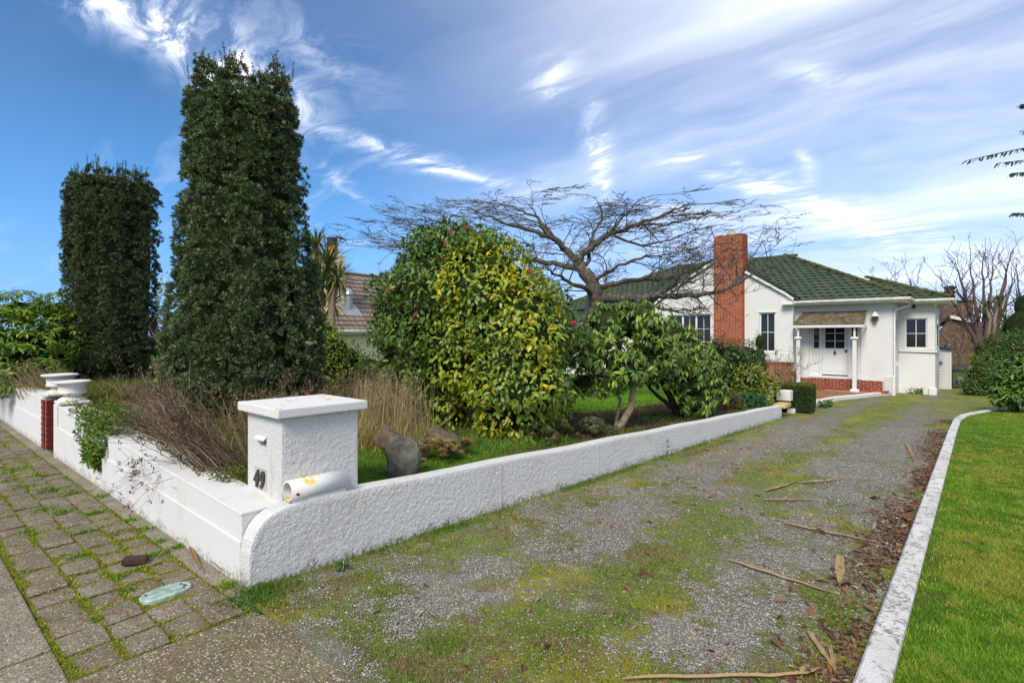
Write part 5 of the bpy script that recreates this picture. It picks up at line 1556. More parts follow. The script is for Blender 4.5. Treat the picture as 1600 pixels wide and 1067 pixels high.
def shrub(name, label, lobes, base, per_m2, L, asp, cols, wts, mat=LEAF, droop=.2, cat='shrub', limit=0, group=None, hang=.35, seed=1, full=True, colfn=None, stems=6, bark=None, core=.72, jit=.18, depth=.16, whorl=0, spread=.9, bright=1.5):
    global rng
    rng = np.random.default_rng(seed)
    base = np.asarray(base, float)
    root = empty(name, base, 0, label, cat, group)
    b = MB()
    for i in range(stems):
        c, r_ = lobes[i % len(lobes)]
        woody(b, wiggle((rng.normal() * .06, rng.normal() * .06, -.12), np.asarray(c) - base, 6, .06), .035, .010, 6)
    b.obj('stems', bark or BARK_DARK, root)
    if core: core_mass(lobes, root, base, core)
    P, Dn, I = leaf_sites(lobes, per_m2, depth)
    kp = (rng.random(len(P)) < .35) | ((Dn @ CF) < .35); P, Dn, I = P[kp], Dn[kp], I[kp]
    if whorl:
        n = len(P)
        P0, Dn0, I0 = P, Dn, I
        ax = norm(Dn0 * .7 + np.array([0, 0, .7]) + rng.normal(size=(n, 3)) * .25)
        P = np.repeat(P0, whorl, 0); I = np.repeat(I0, whorl); A = np.repeat(ax, whorl, 0)
        ph = np.tile(np.arange(whorl) * 2 * math.pi / whorl, n) + np.repeat(rng.random(n) * 6, whorl) + rng.normal(size=n * whorl) * .25
        u = norm(np.cross(A, np.array([.3, .2, .93]))); v = np.cross(A, u)
        rad = u * np.cos(ph)[:, None] + v * np.sin(ph)[:, None]
        el = (spread + rng.normal(size=n * whorl) * .25)[:, None]
        D = norm(rad + A * (1 - el) - np.array([0, 0, hang]) * (.4 + rng.random((n * whorl, 1))))
        Nn = norm(A + np.array([0, 0, .4]) + rng.normal(size=D.shape) * .15)
        P = P + rad * .012
    else:
        n = len(P)
        D = norm(Dn * .55 + rdir(n) * .75 - np.array([0, 0, hang]) * (.3 + rng.random((n, 1))))
        Nn = norm(Dn * 1.0 + np.array([0, 0, .5]) + rdir(n) * .45)
    n = len(P)
    C = bright * colfn(P, Dn if not whorl else np.repeat(Dn0, whorl, 0), I) if colfn else bright * pal(n, cols, wts, jit)
    if whorl: C = C * np.repeat(1 + .12 * rng.normal(size=(n // whorl, 1)), whorl, 0)
    Ls = L * (.50 + .75 * rng.random(n)); Ws = Ls * asp
    C = np.clip(C, .003, 1)
    if limit: leaf_parts(root, base, None, P, D, Nn, Ls, C, limit, mat, Ws, full, droop)
    else: foliage('foliage', mat, root, P - base, D, Nn, Ls, Ws, C, full, .25, droop)
    if whorl and BUDS:
        bp = P0[rng.random(len(P0)) < .30]; ba = ax[:len(bp)]
        foliage('buds', LEAFM, root, bp - base, norm(ba + np.array([0, 0, .6])), norm(rdir(len(bp))), .05, .022, pal(len(bp), [(.30, .27, .03), (.34, .22, .03), (.22, .26, .04)]), False, 0, 0)
    return root, P, D
BUDS = False

# camellia: dark glossy with yellowed front
def cam_col(P, Dn, I):
    n = len(P)
    dark = pal(n, [(.034, .075, .014), (.050, .10, .016), (.075, .13, .02), (.10, .16, .022)], [3, 3, 2, 1], .2)
    yel = pal(n, [(.25, .26, .012), (.34, .29, .012), (.18, .24, .018), (.42, .30, .012), (.13, .20, .02)], [3, 2.2, 3, .8, 2], .15)
    # exposed leaves turned to the drive have yellowed
    rel = P - at(750, 520, 7.6)
    sx = rel @ CR; sf = -(rel @ CF)
    prob = sstep(sx, -.85, -.1) * sstep(sf, -.15, .55) * .92 * (1 - .9 * sstep(sx, .85, 1.25)) * (1 - .65 * sstep(rel[:, 2], .75, 1.25))
    prob = prob * (.35 + 1.0 * sstep(fbm(P[:, 0] * 1.8 + P[:, 2] * 1.3, P[:, 1] * 1.8 - P[:, 2], 19), .30, .6))
    f = np.clip(prob * 1.65 + rng.normal(size=n) * .24, 0, 1)[:, None]
    mid = pal(n, [(.085, .15, .018), (.12, .19, .02), (.15, .21, .022)], None, .15)
    return np.where(f < .5, dark + (mid - dark) * f * 2, mid + (yel - mid) * (f * 2 - 1))
cl = [plobe(690, 470, 8.0, 100), plobe(765, 462, 7.5, 90), plobe(815, 520, 7.1, 85), plobe(800, 600, 6.85, 82, .9, 1.0), plobe(843, 490, 7.9, 54), plobe(640, 510, 8.2, 62), plobe(700, 400, 8.1, 58),
      plobe(756, 402, 7.9, 46), plobe(876, 530, 7.8, 46), plobe(634, 472, 8.4, 40), plobe(665, 590, 7.9, 62), plobe(850, 610, 7.2, 52), plobe(625, 575, 8.1, 42), plobe(725, 375, 8.1, 32), plobe(662, 412, 8.3, 34),
      plobe(700, 640, 7.6, 42), plobe(780, 655, 6.9, 38), plobe(835, 655, 7.1, 40), plobe(730, 540, 7.3, 75)]
cb = at(790, 640, 7.3); cb[2] = gz(cb)
cam_root, cP, cD = shrub('camellia_bush', 'big rounded camellia with yellowing leaves and pink flowers', cl, cb, 520, .090, .50, None, None, limit=300, colfn=cam_col, seed=31, hang=.55, droop=.22, cat='shrub', stems=9)
PINK = plain('pink_petal', (.36, .045, .075), .6, .2, var=.3, nscale=30)
for (fx, fy, ft) in [(729, 352, 7.95), (688, 398, 7.75), (650, 489, 7.85), (710, 362, 8.0), (825, 420, 7.5), (612, 452, 8.3), (895, 500, 7.9), (690, 380, 7.9)]:
    want = norm(at(fx, fy, ft) - CAM); rel_ = cP - CAM; dist_ = np.linalg.norm(rel_, axis=1)
    near = np.argsort((rel_ / dist_[:, None]) @ want)[-25:]
    c = cP[near[np.argmin(dist_[near])]] - cb          # sits among the outermost leaves there
    b = MB()
    for ring, (nn_, rr, h) in enumerate(((7, .032, .0), (6, .023, .009), (4, .013, .015))):
        for k in range(nn_):
            a = 2 * math.pi * k / nn_ + ring
            dirv = CR * math.cos(a) + UP * math.sin(a)
            ctr = c - CF * (.02 + h)
            s2 = np.cross(dirv, CF)
            b.add([ctr, ctr + dirv * rr * .6 + s2 * rr * .5 - CF * .008, ctr + dirv * rr * 1.15, ctr + dirv * rr * .6 - s2 * rr * .5 - CF * .008], np.array([(0, 1, 2, 3)]))
    b.obj('flower', PINK, cam_root)

# rhododendrons in front of the house
BUDS = True
rc_cols = [(.060, .115, .016), (.095, .165, .020), (.14, .21, .026), (.20, .24, .03), (.040, .085, .016)]
rl = [plobe(955, 510, 8.3, 46, 1, .8), plobe(1000, 508, 8.5, 50, 1, .75), plobe(975, 495, 8.4, 34, 1, .7), plobe(925, 560, 8.1, 36, 1, .8), plobe(975, 570, 8.1, 44, 1, .7), plobe(1030, 550, 8.7, 40, 1, .8), plobe(945, 600, 8.0, 22, 1, .9), plobe(912, 600, 8.2, 24, 1, .9)]
rb = np.array([-.72, 5.81, 0]); rb[2] = gz(rb)
def rhodo_trunk(root, base, paths, bark):
    for P, r0, r1 in paths:
        b = MB(); P = np.array(P); 
        t = np.linspace(0, 1, 12); s0 = np.linspace(0, 1, len(P))
        Q = np.stack([np.interp(t, s0, P[:, i]) for i in range(3)], -1); Q[1:-1] += rng.normal(size=(10, 3)) * .008
        woody(b, Q - base, r0, r1, 9); b.obj('trunk' if r0 > .04 else 'limb', bark, root, smooth=True)
r1_, _, _ = shrub('rhododendron', 'rhododendron with a pale leaning trunk beside the drive wall', rl, rb, 46, .125, .36, rc_cols, [2, 3, 2.4, 1.2, 2], limit=200, seed=41, whorl=9, hang=.85, droop=.28, stems=1, core=.66, bark=BARK_PALE, group='rhododendrons by the drive wall')
rhodo_trunk(r1_, rb, [([at(966, 668, 8.13), at(985, 640, 8.15), at(991, 605, 8.2), at(978, 570, 8.25), at(965, 535, 8.3)], .062, .03), ([at(990, 605, 8.2), at(1000, 570, 8.3), at(1005, 530, 8.4)], .032, .016), ([at(985, 590, 8.2), at(955, 565, 8.1), at(935, 555, 8.1)], .025, .012), ([at(991, 610, 8.2), at(960, 600, 8.1), at(945, 580, 8.0)], .02, .01)], BARK_PALE)
rr_ = [plobe(1065, 545, 10.0, 44, 1, .75), plobe(1100, 570, 10.2, 34, 1, .8), plobe(1040, 580, 9.6, 36, 1, .7), plobe(1080, 600, 9.8, 34, 1, .8), plobe(1090, 630, 9.7, 28, 1, .8), plobe(1050, 520, 10.0, 30, 1, .7), plobe(1112, 610, 10.2, 24, 1, 1), plobe(1030, 545, 9.9, 34, 1, .8), plobe(1070, 575, 9.7, 34, 1, .8)]
rb2 = np.array([-.80, 8.14, 0]); rb2[2] = gz(rb2)
r2_, _, _ = shrub('rhododendron', 'lower rhododendron with dark twisted stems, right of the pale trunked one', rr_, rb2, 44, .12, .36, rc_cols, [2.4, 3, 2, 1.2, 2], limit=150, seed=43, whorl=9, hang=.8, droop=.28, stems=2, core=.66, group='rhododendrons by the drive wall')
rhodo_trunk(r2_, rb2, [([at(1062, 652, 9.9), at(1050, 625, 9.9), at(1035, 600, 9.8), at(1025, 575, 9.7)], .085, .03), ([at(1065, 652, 9.9), at(1070, 620, 9.9), at(1075, 580, 10)], .08, .03), ([at(1055, 640, 9.9), at(1030, 620, 9.7), at(1010, 600, 9.6), at(1000, 580, 9.6)], .045, .015), ([at(1068, 640, 9.9), at(1095, 610, 10), at(1105, 580, 10.1)], .04, .015)], BARK_DARK)
# small sprig leaves in front of the camellia's right edge
BUDS = False
# shrub hedge left of the gate
ls = [plobe(20, 540, 9.6, 60, 1, .9), plobe(80, 535, 10.4, 62, 1, .9), plobe(30, 490, 10.2, 46, 1, .8), plobe(95, 490, 11.2, 44, 1, .8), plobe(-30, 530, 9.6, 60), plobe(60, 580, 9.6, 36), plobe(5, 585, 9.2, 34), plobe(-60, 500, 10, 60)]
lb = at(40, 600, 10.0); lb[2] = .5
shrub('leafy_shrub', 'light green leafy shrub behind the left front wall', ls, lb, 46, .15, .30, [(.09, .17, .018), (.15, .24, .022), (.21, .27, .025), (.05, .11, .015)], [3, 3, 1.6, 2], limit=120, seed=47, whorl=7, hang=.30, droop=.25, stems=8, core=.5, spread=.8)
# shrubs near the porch
shrub('leafy_shrub', 'dark leafy shrub below the chimney', [plobe(1140, 560, 13.2, 30, 1, .9), plobe(1165, 560, 13.6, 26), plobe(1125, 590, 13.0, 28), plobe(1155, 595, 13.2, 30), plobe(1175, 590, 13.5, 20), plobe(1120, 545, 13.2, 16)], (*at(1145, 620, 13.2)[:2], -.1), 480, .085, .42,
      [(.03, .07, .014), (.05, .10, .018), (.09, .14, .022), (.13, .08, .03)], [3, 3, 2, .5], seed=51)
shrub('columnar_conifer', 'narrow brown-green conifer in front of the tall narrow window', [plobe(1187, 535, 15.5, 9, 1, 1.8), plobe(1186, 560, 15.5, 12, 1, 1.8), plobe(1190, 575, 15.5, 10, 1, 1.5)], (*at(1187, 600, 15.5)[:2], -.3), 1300, .05, .3,
      [(.045, .042, .012), (.07, .055, .018), (.03, .035, .010)], [2, 2, 2], seed=52, mat=LEAFM, full=False, hang=-.3)
shrub('yellow_shrub', 'yellow-green leafy shrub beside the box hedge', [plobe(1175, 590, 12.6, 26, 1, .8), plobe(1198, 600, 12.9, 20), plobe(1160, 610, 12.5, 18), plobe(1185, 620, 12.5, 22, 1, .8), plobe(1150, 585, 12.8, 14)], (*at(1180, 632, 12.7)[:2], -.1), 420, .095, .38,
      [(.16, .19, .022), (.22, .22, .03), (.09, .14, .02), (.26, .20, .04), (.05, .10, .015)], [3, 2, 3, .8, 1.6], seed=53, core=.5)
shrub('dead_conifer', 'low rusty brown dying conifer beside the drive wall', [plobe(1125, 612, 11.4, 14, 1, .9), plobe(1140, 622, 11.4, 16, 1, .8), plobe(1152, 632, 11.4, 14, 1, .7), plobe(1128, 630, 11.3, 14, 1, .8)], (*at(1138, 640, 11.4)[:2], 0.0), 1500, .05, .22,
      [(.17, .095, .05), (.22, .14, .075), (.12, .065, .035), (.10, .12, .03)], [3, 2, 2, .6], seed=54, mat=LEAFM, full=False, hang=-.1)
# clipped box hedge
hb = at(1242, 632, 13.7); hbz = float(drive_z(hb[1])) + .02
hr = empty('box_hedge', (hb[0], hb[1], hbz), R(6), 'small clipped square box hedge beside the porch path', 'hedge')
hx, hy, hzz = .44, .50, .70
rng = np.random.default_rng(55)
b = MB(); b.box((-hx * .9, -hy * .9, 0), (hx * .9, hy * .9, hzz * .93)); b.obj('inner_twigs', MATS['shrub_inside'], hr, bevel=.05, seg=2)
n = 26000
f = rng.random((n, 3)) * 2 - 1
ax_ = rng.choice(3, n, p=[.36, .36, .28]); sg = np.where(rng.random(n) < .5, -1, 1); sg[ax_ == 2] = 1
f[np.arange(n), ax_] = sg * (1 - .10 * rng.random(n))
q = np.abs(f); rnd_ = 1 - .10 * ((q ** 6).sum(1) - 1).clip(0, 2) / 2
P = f * np.array([hx, hy, hzz / 2]) * rnd_[:, None] + np.array([0, 0, hzz / 2])
on = np.zeros((n, 3)); on[np.arange(n), ax_] = sg
D = norm(on * .6 + rdir(n) + np.array([0, 0, .3])); Nn = norm(on + rdir(n) * .7)
C = pal(n, [(.035, .075, .012), (.055, .10, .014), (.025, .055, .010)], None, .2); tp = P[:, 2] > hzz * .90
C[tp] = pal(int(tp.sum()), [(.10, .13, .015), (.15, .14, .016), (.07, .11, .014)], None, .2)
foliage('foliage', LEAF, hr, P, D, Nn, .028, .016, C, False, 0, .1)
# rose in a pot
rp = at(1228, 600, 17.5); rz_ = float(drive_z(rp[1])) + .09
ro = empty('potted_rose', (rp[0], rp[1], rz_), 0, 'sparse twiggy bush in a white pot by the brick plinth', 'plant')
V, F = lathe([(0, 0), (.11, 0), (.14, .22), (.155, .23), (.15, .25), (.12, .24), (0, .21)], 18); link('pot', npmesh('pot', V, F, None, True), ROUGHCAP, ro)
b = MB(); LP, LD = [], []
rng = np.random.default_rng(57)
for k in range(16):
    tip = np.array([rng.normal() * .40, rng.normal() * .35, .9 + .75 * rng.random()])
    P = wiggle((0, 0, .2), tip, 7, .06); woody(b, P, .012, .004, 5)
    for q in range(4):
        i = rng.integers(2, 6); e = P[i] + np.array([rng.normal() * .18, rng.normal() * .18, .12 + .2 * rng.random()]); woody(b, wiggle(P[i], e, 4, .06), .006, .003, 4)
        for w_ in range(9): LP.append(P[i] + (e - P[i]) * rng.random() + rng.normal(size=3) * .03); LD.append(rdir(1)[0])
b.obj('twigs', BARK_PALE, ro)
LP, LD = np.array(LP), np.array(LD)
foliage('leaves', LEAFM, ro, LP, LD, norm(rdir(len(LP)) + UP), .05, .026, pal(len(LP), [(.16, .17, .03), (.20, .14, .04), (.11, .13, .03)]), False)

# ---------------- bare spreading cherry
def branch_tree(root, origin, limbs, bark, seed, twig_len=1.0, levels=3, dens=1.0, upb=.25, kmin=3, flat=1.0, rmin=.003, name='branches', slim=1.0, maxz=99.):
    """limbs: list of (points, r0, r1) in world space; grows twigs from them"""
    r = np.random.default_rng(seed)
    thick, thin = MB(), MB()
    def grow(p, d, L, r0, lev):
        mz = maxz + r.normal() * .40
        n = max(4, int(L / (.16 if lev > 1 else .22)))
        P = [np.array(p)]; d = norm(np.array(d)); dirs = [d]
        for i in range(n):
            d = norm(d + r.normal(size=3) * np.array([.17, .17, .14 * flat]) + np.array([0, 0, upb * .16]))
            if P[-1][2] > mz: d = norm(d * np.array([1, 1, .70 if P[-1][2] < mz + .55 else .35]))
            P.append(P[-1] + d * L / n); dirs.append(d)
        P = np.array(P)
        b = thick if r0 > .02 else thin
        V, F = tube(P, np.linspace(r0, max(rmin, r0 * .35), len(P)), 6 if r0 > .03 else (4 if r0 > .012 else 3)); b.add(V, F)
        if lev < levels:
            m = max(2, int(L * dens * (4.0 if lev < 2 else 4.6)))
            for q in range(m):
                i = int(r.integers(1, len(P))); dd = dirs[i]
                side = norm(np.cross(dd, r.normal(size=3)))
                side[2] = side[2] * flat + upb
                nd = norm(dd * (.55 + .3 * r.random()) + norm(side) * .75)
                grow(P[i], nd, L * (.36 + .34 * r.random()) * (1.25 - .5 * i / len(P)), max(rmin, r0 * (.48 - .1 * i / len(P))), lev + 1)
    for (pts, r0, r1) in limbs:
        pts = np.array(pts) - origin
        s0 = np.linspace(0, 1, len(pts)); n = len(pts) * 4
        t = np.linspace(0, 1, n); Q = np.stack([np.interp(t, s0, pts[:, i]) for i in range(3)], -1)
        for _ in range(2): Q[1:-1] = (Q[:-2] + 2 * Q[1:-1] + Q[2:]) / 4
        Q[1:-1] += r.normal(size=(n - 2, 3)) * .018
        rad = np.linspace(r0, r1, n) * (1 + .06 * r.normal(size=n))
        V, F = tube(Q, rad, 9); thick.add(V, F)
        L = np.linalg.norm(np.diff(Q, axis=0), axis=1).sum()
        m = int(L * 3.4 * dens)
        for q in range(m):
            i = int(n * (.18 + .82 * r.random())) - 1; i = max(1, min(n - 2, i))
            dd = norm(Q[i + 1] - Q[i - 1]); side = norm(np.cross(dd, r.normal(size=3))); side[2] = side[2] * flat + upb
            grow(Q[i], norm(dd * .6 + norm(side) * .8), twig_len * (.5 + .9 * r.random()), min(rad[i] * .5, .034 * slim), 1)
        grow(Q[-1], norm(Q[-1] - Q[-3]), twig_len * 1.1, r1 * .9, 1)
    th = thick.obj(name, bark, root, smooth=True)
    tw = thin.obj('twigs', bark, root); tw['kind'] = 'stuff'
    return th
T0 = 12.6
tb = at(935, 560, T0); tb[2] = gz(tb)
cherry = empty('bare_tree', tb, 0, 'bare spreading cherry tree with lichened limbs in front of the gable', 'tree')
trk = [tb + np.array([0, 0, -.1]), at(925, 540, T0), at(922, 500, T0), at(932, 470, T0), at(925, 440, T0), at(912, 424, T0)]
V, F = tube(np.array([np.interp(np.linspace(0, 5, 22), range(6), np.array(trk)[:, i]) for i in range(3)]).T - tb, np.linspace(.24, .15, 22) * (1 + .06 * np.sin(np.arange(22))), 12)
link('trunk', npmesh('trunk', V, F, None, True), BARK_CHERRY, cherry)
limbs = [([at(912, 424, 12.6), at(903, 399, 12.6), at(922, 388, 12.5), at(951, 366, 12.4), at(999, 350, 12.2), at(1034, 337, 12.1), at(1070, 322, 12.0)], .15, .035),
         ([at(912, 428, 12.6), at(890, 395, 12.7), at(864, 370, 12.8), at(820, 358, 13.0), at(785, 347, 13.2), at(735, 325, 13.4)], .14, .03),
         ([at(930, 465, 12.6), at(977, 468, 12.4), at(1021, 462, 12.2), at(1065, 463, 12.0), at(1109, 459, 11.8), at(1140, 449, 11.7)], .17, .07),
         ([at(1140, 449, 11.7), at(1158, 430, 11.7), at(1172, 408, 11.7), at(1188, 384, 11.7)], .05, .02),
         ([at(930, 450, 12.6), at(951, 445, 12.9), at(999, 436, 13.2), at(1043, 436, 13.5), at(1087, 420, 13.8), at(1112, 405, 14.0)], .11, .03),
         ([at(980, 468, 12.4), at(1012, 473, 12.1), at(1034, 484, 11.9), at(1065, 486, 11.8), at(1100, 481, 11.7)], .07, .02),
         ([at(905, 420, 12.7), at(860, 410, 12.9), at(790, 402, 13.1), at(700, 392, 13.3), at(640, 384, 13.4), at(590, 385, 13.5)], .10, .02),
         ([at(890, 395, 12.7), at(850, 360, 12.5), at(838, 335, 12.4), at(825, 318, 12.4)], .07, .02),
         ([at(915, 415, 12.6), at(925, 370, 12.9), at(945, 335, 13.1), at(930, 310, 13.2)], .07, .02),
         ([at(760, 372, 13.2), at(700, 352, 13.5), at(650, 335, 13.6)], .04, .012),
         ([at(930, 460, 12.6), at(900, 445, 11.9), at(870, 430, 11.4), at(845, 410, 11.1)], .09, .02),
         ([at(951, 366, 12.4), at(1000, 385, 12.2), at(1060, 372, 12.0), at(1100, 350, 12.0)], .05, .015),
         ([at(1021, 462, 12.2), at(1060, 440, 12.0), at(1090, 440, 11.8), at(1120, 415, 11.6)], .05, .015)]
limbs += [([at(864, 370, 12.8), at(840, 340, 12.9), at(800, 322, 13.0), at(770, 318, 13.1)], .06, .02), ([at(951, 366, 12.4), at(975, 335, 12.3), at(1000, 312, 12.2)], .06, .02), ([at(999, 350, 12.2), at(1040, 352, 12.0), at(1085, 340, 11.9)], .05, .02),
          ([at(790, 402, 13.1), at(730, 375, 12.9), at(680, 360, 12.8), at(640, 350, 12.8)], .05, .015), ([at(925, 440, 12.6), at(965, 415, 12.1), at(1010, 402, 11.8), at(1050, 395, 11.7)], .07, .02)]
limbs = [(p_, a_ * .74, c_ * .45) for p_, a_, c_ in limbs]
branch_tree(cherry, tb, limbs, BARK_CHERRY, 5, .92, 4, 1.22, .13, flat=.5, rmin=.0048, slim=.48, maxz=3.45)

# ---------------- trees behind the house on the right
def bare_upright(name, px, py, t, h, spread, label, seed, r0=.2, lean=0, n=7, dens=.7, z0=-.7, trunk_h=.25, lv=3, rmin=.008, bark=BARK_FAR):
    r = np.random.default_rng(seed)
    b0 = at(px, py, t); b0[2] = z0
    e = empty(name, b0, 0, label, 'tree')
    fork = b0 + np.array([0, 0, h * trunk_h]) + CR * lean * trunk_h
    V, F = tube(np.array([b0 - b0, (fork - b0) * .5, fork - b0]), [r0, r0 * .85, r0 * .75], 9); link('trunk', npmesh('trunk', V, F, None, True), bark, e)
    lm = []
    for k in range(n):
        a = (k + .5) / n * 2 - 1
        tip = fork + CR * (a * spread + lean * .5) + CF * r.normal() * spread * .4 + np.array([0, 0, h * (1 - trunk_h) * (1 - .35 * a * a) * (.85 + .15 * r.random())])
        mid = fork + (tip - fork) * .45 + CR * a * spread * .12 + np.array([0, 0, h * .03])
        lm.append(([fork - np.array([0, 0, .1]), mid, tip], r0 * .5, r0 * .10))
    branch_tree(e, b0, lm, bark, seed + 1, h * .20, lv, dens, .35, rmin=rmin)
    return e
bare_upright('bare_tree', 1538, 600, 27, 6.7, 2.1, 'tall bare tree with many upright limbs behind the right lawn', 71, .26, n=9, dens=.50, z0=-.8, trunk_h=.22)
bare_upright('bare_tree', 1612, 600, 30, 6.6, 2.0, 'bare tree at the far right edge behind the shrubs', 73, .22, n=7, dens=.42, z0=-.8)
bare_upright('bare_tree', 1462, 560, 38, 6.9, 3.0, 'bare weeping tree top showing above the right end of the roof', 75, .16, lean=-2.2, n=7, dens=.5, z0=-.8, rmin=.012)
bare_upright('bare_tree', 1500, 580, 34, 5.0, 2.4, 'low bare tree behind the white shed', 77, .12, n=6, dens=.5, z0=-.8, rmin=.010)

def spiky_head(b, P, D, Nn, c, r_, n, up=.2):
    d = norm(rdir(n) + np.array([0, 0, up]))
    P.append(np.repeat(np.asarray(c)[None], n, 0)); D.append(d); Nn.append(norm(np.cross(d, np.cross(UP, d) + 1e-3)))
def cabbage_tree(px, py, t, z0, heads, label, seed, scale=1.0, cols=((.10, .15, .03), (.17, .19, .04), (.06, .10, .02), (.24, .18, .05))):
    global rng
    rng = np.random.default_rng(seed)
    b0 = at(px, py, t); b0[2] = z0
    e = empty('cabbage_tree', b0, 0, label, 'tree')
    P, D, N_ = [], [], []
    for (hx_, hy_, dt, r_, n) in heads:
        c = at(hx_, hy_, t + dt)
        tb_ = MB(); Q = wiggle(b0 * .5 + np.array([c[0], c[1], z0]) * .5, c, 6, .02); woody(tb_, Q - b0, .11 * scale, .06 * scale, 8); tb_.obj('trunk', BARK_PALE, e, smooth=True)
        d = norm(rdir(n) + np.array([0, 0, .15])); L = r_ * (.75 + .4 * rng.random(n))
        # sword leaves of two folded pieces, drooping at the end
        mid = c + d * L[:, None] * .55; end = mid + norm(d - np.array([0, 0, .8]) * (.3 + rng.random((n, 1)) * .6)) * L[:, None] * .5
        s_ = norm(np.cross(d, UP + .01)) * .022 * scale
        V = np.stack([c + 0 * d - s_ * .4, c + 0 * d + s_ * .4, mid + s_, mid - s_, end], 1).reshape(-1, 3) - b0
        k = np.arange(n)[:, None] * 5
        C = np.repeat(pal(n, cols, None, .2), 5, 0)
        o = link('leaf_head', npmesh('leaf_head', V, [k + np.array([[0, 1, 2, 3]]), k + np.array([[3, 2, 4]])], C), LEAFM, e)
        o['kind'] = 'stuff'
    return e
cabbage_tree(505, 560, 15.0, .2, [(512, 415, 0, .95, 190), (494, 388, .4, .80, 120), (528, 436, -.3, .70, 120), (500, 442, .2, .8, 130), (520, 475, .3, .6, 90)], 'cabbage tree with spiky heads beside the tall yew', 81)
cabbage_tree(1545, 610, 24, -.7, [(1545, 540, 0, .75, 110), (1530, 555, .5, .8, 110), (1570, 505, .2, .7, 90), (1572, 530, -.3, .7, 90), (1525, 575, .2, .75, 90), (1540, 478, .6, .5, 60), (1560, 470, .2, .5, 60), (1568, 560, .3, .8, 90)], 'cabbage tree with several spiky heads behind the right lawn', 83, 1.1)
# right hand shrubs
shrub('leafy_shrub', 'large leaved green shrub at the right edge of the lawn', [plobe(1582, 592, 14.0, 27, 1, 1), plobe(1606, 582, 13.8, 30), plobe(1567, 614, 13.8, 17), plobe(1594, 614, 13.6, 20), plobe(1628, 600, 13.8, 32)], (*at(1585, 632, 13.9)[:2], -.42), 60, .19, .34,
      [(.05, .11, .016), (.08, .15, .02), (.12, .19, .03), (.035, .08, .014)], [3, 3, 1.5, 2], limit=60, seed=91, whorl=7, hang=.2, droop=.25, core=.6)
shrub('leafy_shrub', 'soft light green bush behind the large leaved shrub', [plobe(1545, 590, 20, 34), plobe(1575, 560, 20.5, 36), plobe(1600, 550, 20, 34), plobe(1520, 605, 20, 18)], (*at(1560, 625, 20)[:2], -.7), 320, .09, .35,
      [(.06, .12, .02), (.10, .17, .03), (.04, .08, .015)], None, seed=92)
shrub('dark_conifer', 'dark conifer at the far right edge', [plobe(1596, 520, 22, 30, 1, 1.6), plobe(1612, 560, 22, 30, 1, 1.5), plobe(1600, 480, 22.3, 16, 1, 1.6)], (*at(1600, 610, 22)[:2], -.7), 500, .08, .22,
      [(.02, .045, .018), (.03, .06, .02), (.015, .035, .012)], None, seed=93, mat=LEAFM, full=False)
# fresh green shrub and hedge between yew and camellia
shrub('leafy_shrub', 'fresh yellow-green shrub between the tall yew and the camellia', [plobe(525, 545, 10.5, 30, 1, .9), plobe(545, 560, 10.3, 26), plobe(510, 520, 10.8, 22), plobe(535, 590, 10.2, 28), plobe(515, 575, 10.3, 26)], (*at(528, 620, 10.4)[:2], .5), 420, .075, .45,
      [(.17, .24, .018), (.25, .30, .025), (.10, .17, .018), (.06, .12, .014)], [3, 2, 2, 1.5], seed=94, mat=LEAFM, core=.6)
shrub('dark_hedge', 'dark hedge under the neighbouring house eaves', [plobe(575, 580, 13.5, 32, 1, .9), plobe(600, 590, 13.5, 30), plobe(556, 595, 13.3, 26), plobe(620, 580, 13.8, 30)], (*at(585, 625, 13.5)[:2], .3), 380, .07, .45,
      [(.02, .045, .012), (.03, .065, .015), (.05, .09, .02)], None, seed=95, mat=LEAFM)
shrub('creeper_shrub', 'pale yellow-green leafy stems between the two yews', [plobe(262, 470, 9.4, 13, 1, 3.6), plobe(264, 560, 9.2, 14, 1, 2.6), plobe(250, 590, 9.0, 14, 1, 1.5)], (*at(262, 640, 9.2)[:2], .5), 380, .06, .45,
      [(.20, .24, .06), (.15, .20, .04), (.24, .22, .08), (.25, .15, .07)], [3, 3, 1.5, .8], seed=96, mat=LEAFM, core=0)
# leafy branch reaching in at the upper right, from a tree standing outside the view
tb2 = at(1790, 640, 5.6); tb2[2] = float(lawn_z(tb2[0], max(tb2[1], 0.2)))
ot = empty('overhanging_tree', tb2, 0, 'slender leafy branch reaching in from the right against the sky', 'tree')
rng = np.random.default_rng(97)
b = MB(); woody(b, np.array([tb2, at(1785, 500, 5.6), at(1775, 330, 5.6), at(1770, 200, 5.6)]) - tb2, .09, .04, 9); b.obj('trunk', BARK_DARK, ot, smooth=True)
LPs, LDs = [], []
def leafy(pts, r0):
    P = np.array([at(*p) for p in pts]); n = 30
    Q = np.array([np.interp(np.linspace(0, len(P) - 1, n), range(len(P)), P[:, i]) for i in range(3)]).T
    b = MB(); woody(b, Q - tb2, r0, .0025, 5); b.obj('branch', BARK_DARK, ot)
    for i in range(6, n):
        for s_ in (-1, 1):
            d = norm(norm(Q[i] - Q[i - 1]) * .8 + s_ * CF * .4 + np.array([0, 0, -.75]) + rng.normal(size=3) * .2); LPs.append(Q[i]); LDs.append(d)
leafy([(1775, 300, 5.6), (1690, 236, 5.5), (1620, 228, 5.4), (1560, 240, 5.3), (1511, 251, 5.3)], .012)
leafy([(1690, 236, 5.5), (1640, 215, 5.4), (1600, 203, 5.4)], .006)
leafy([(1770, 330, 5.6), (1680, 285, 5.5), (1620, 268, 5.4), (1580, 271, 5.4)], .008)
leafy([(1780, 420, 5.6), (1690, 350, 5.5), (1620, 334, 5.4), (1583, 333, 5.4)], .008)
leafy([(1772, 240, 5.6), (1680, 180, 5.5), (1610, 164, 5.4), (1597, 163, 5.4)], .008)
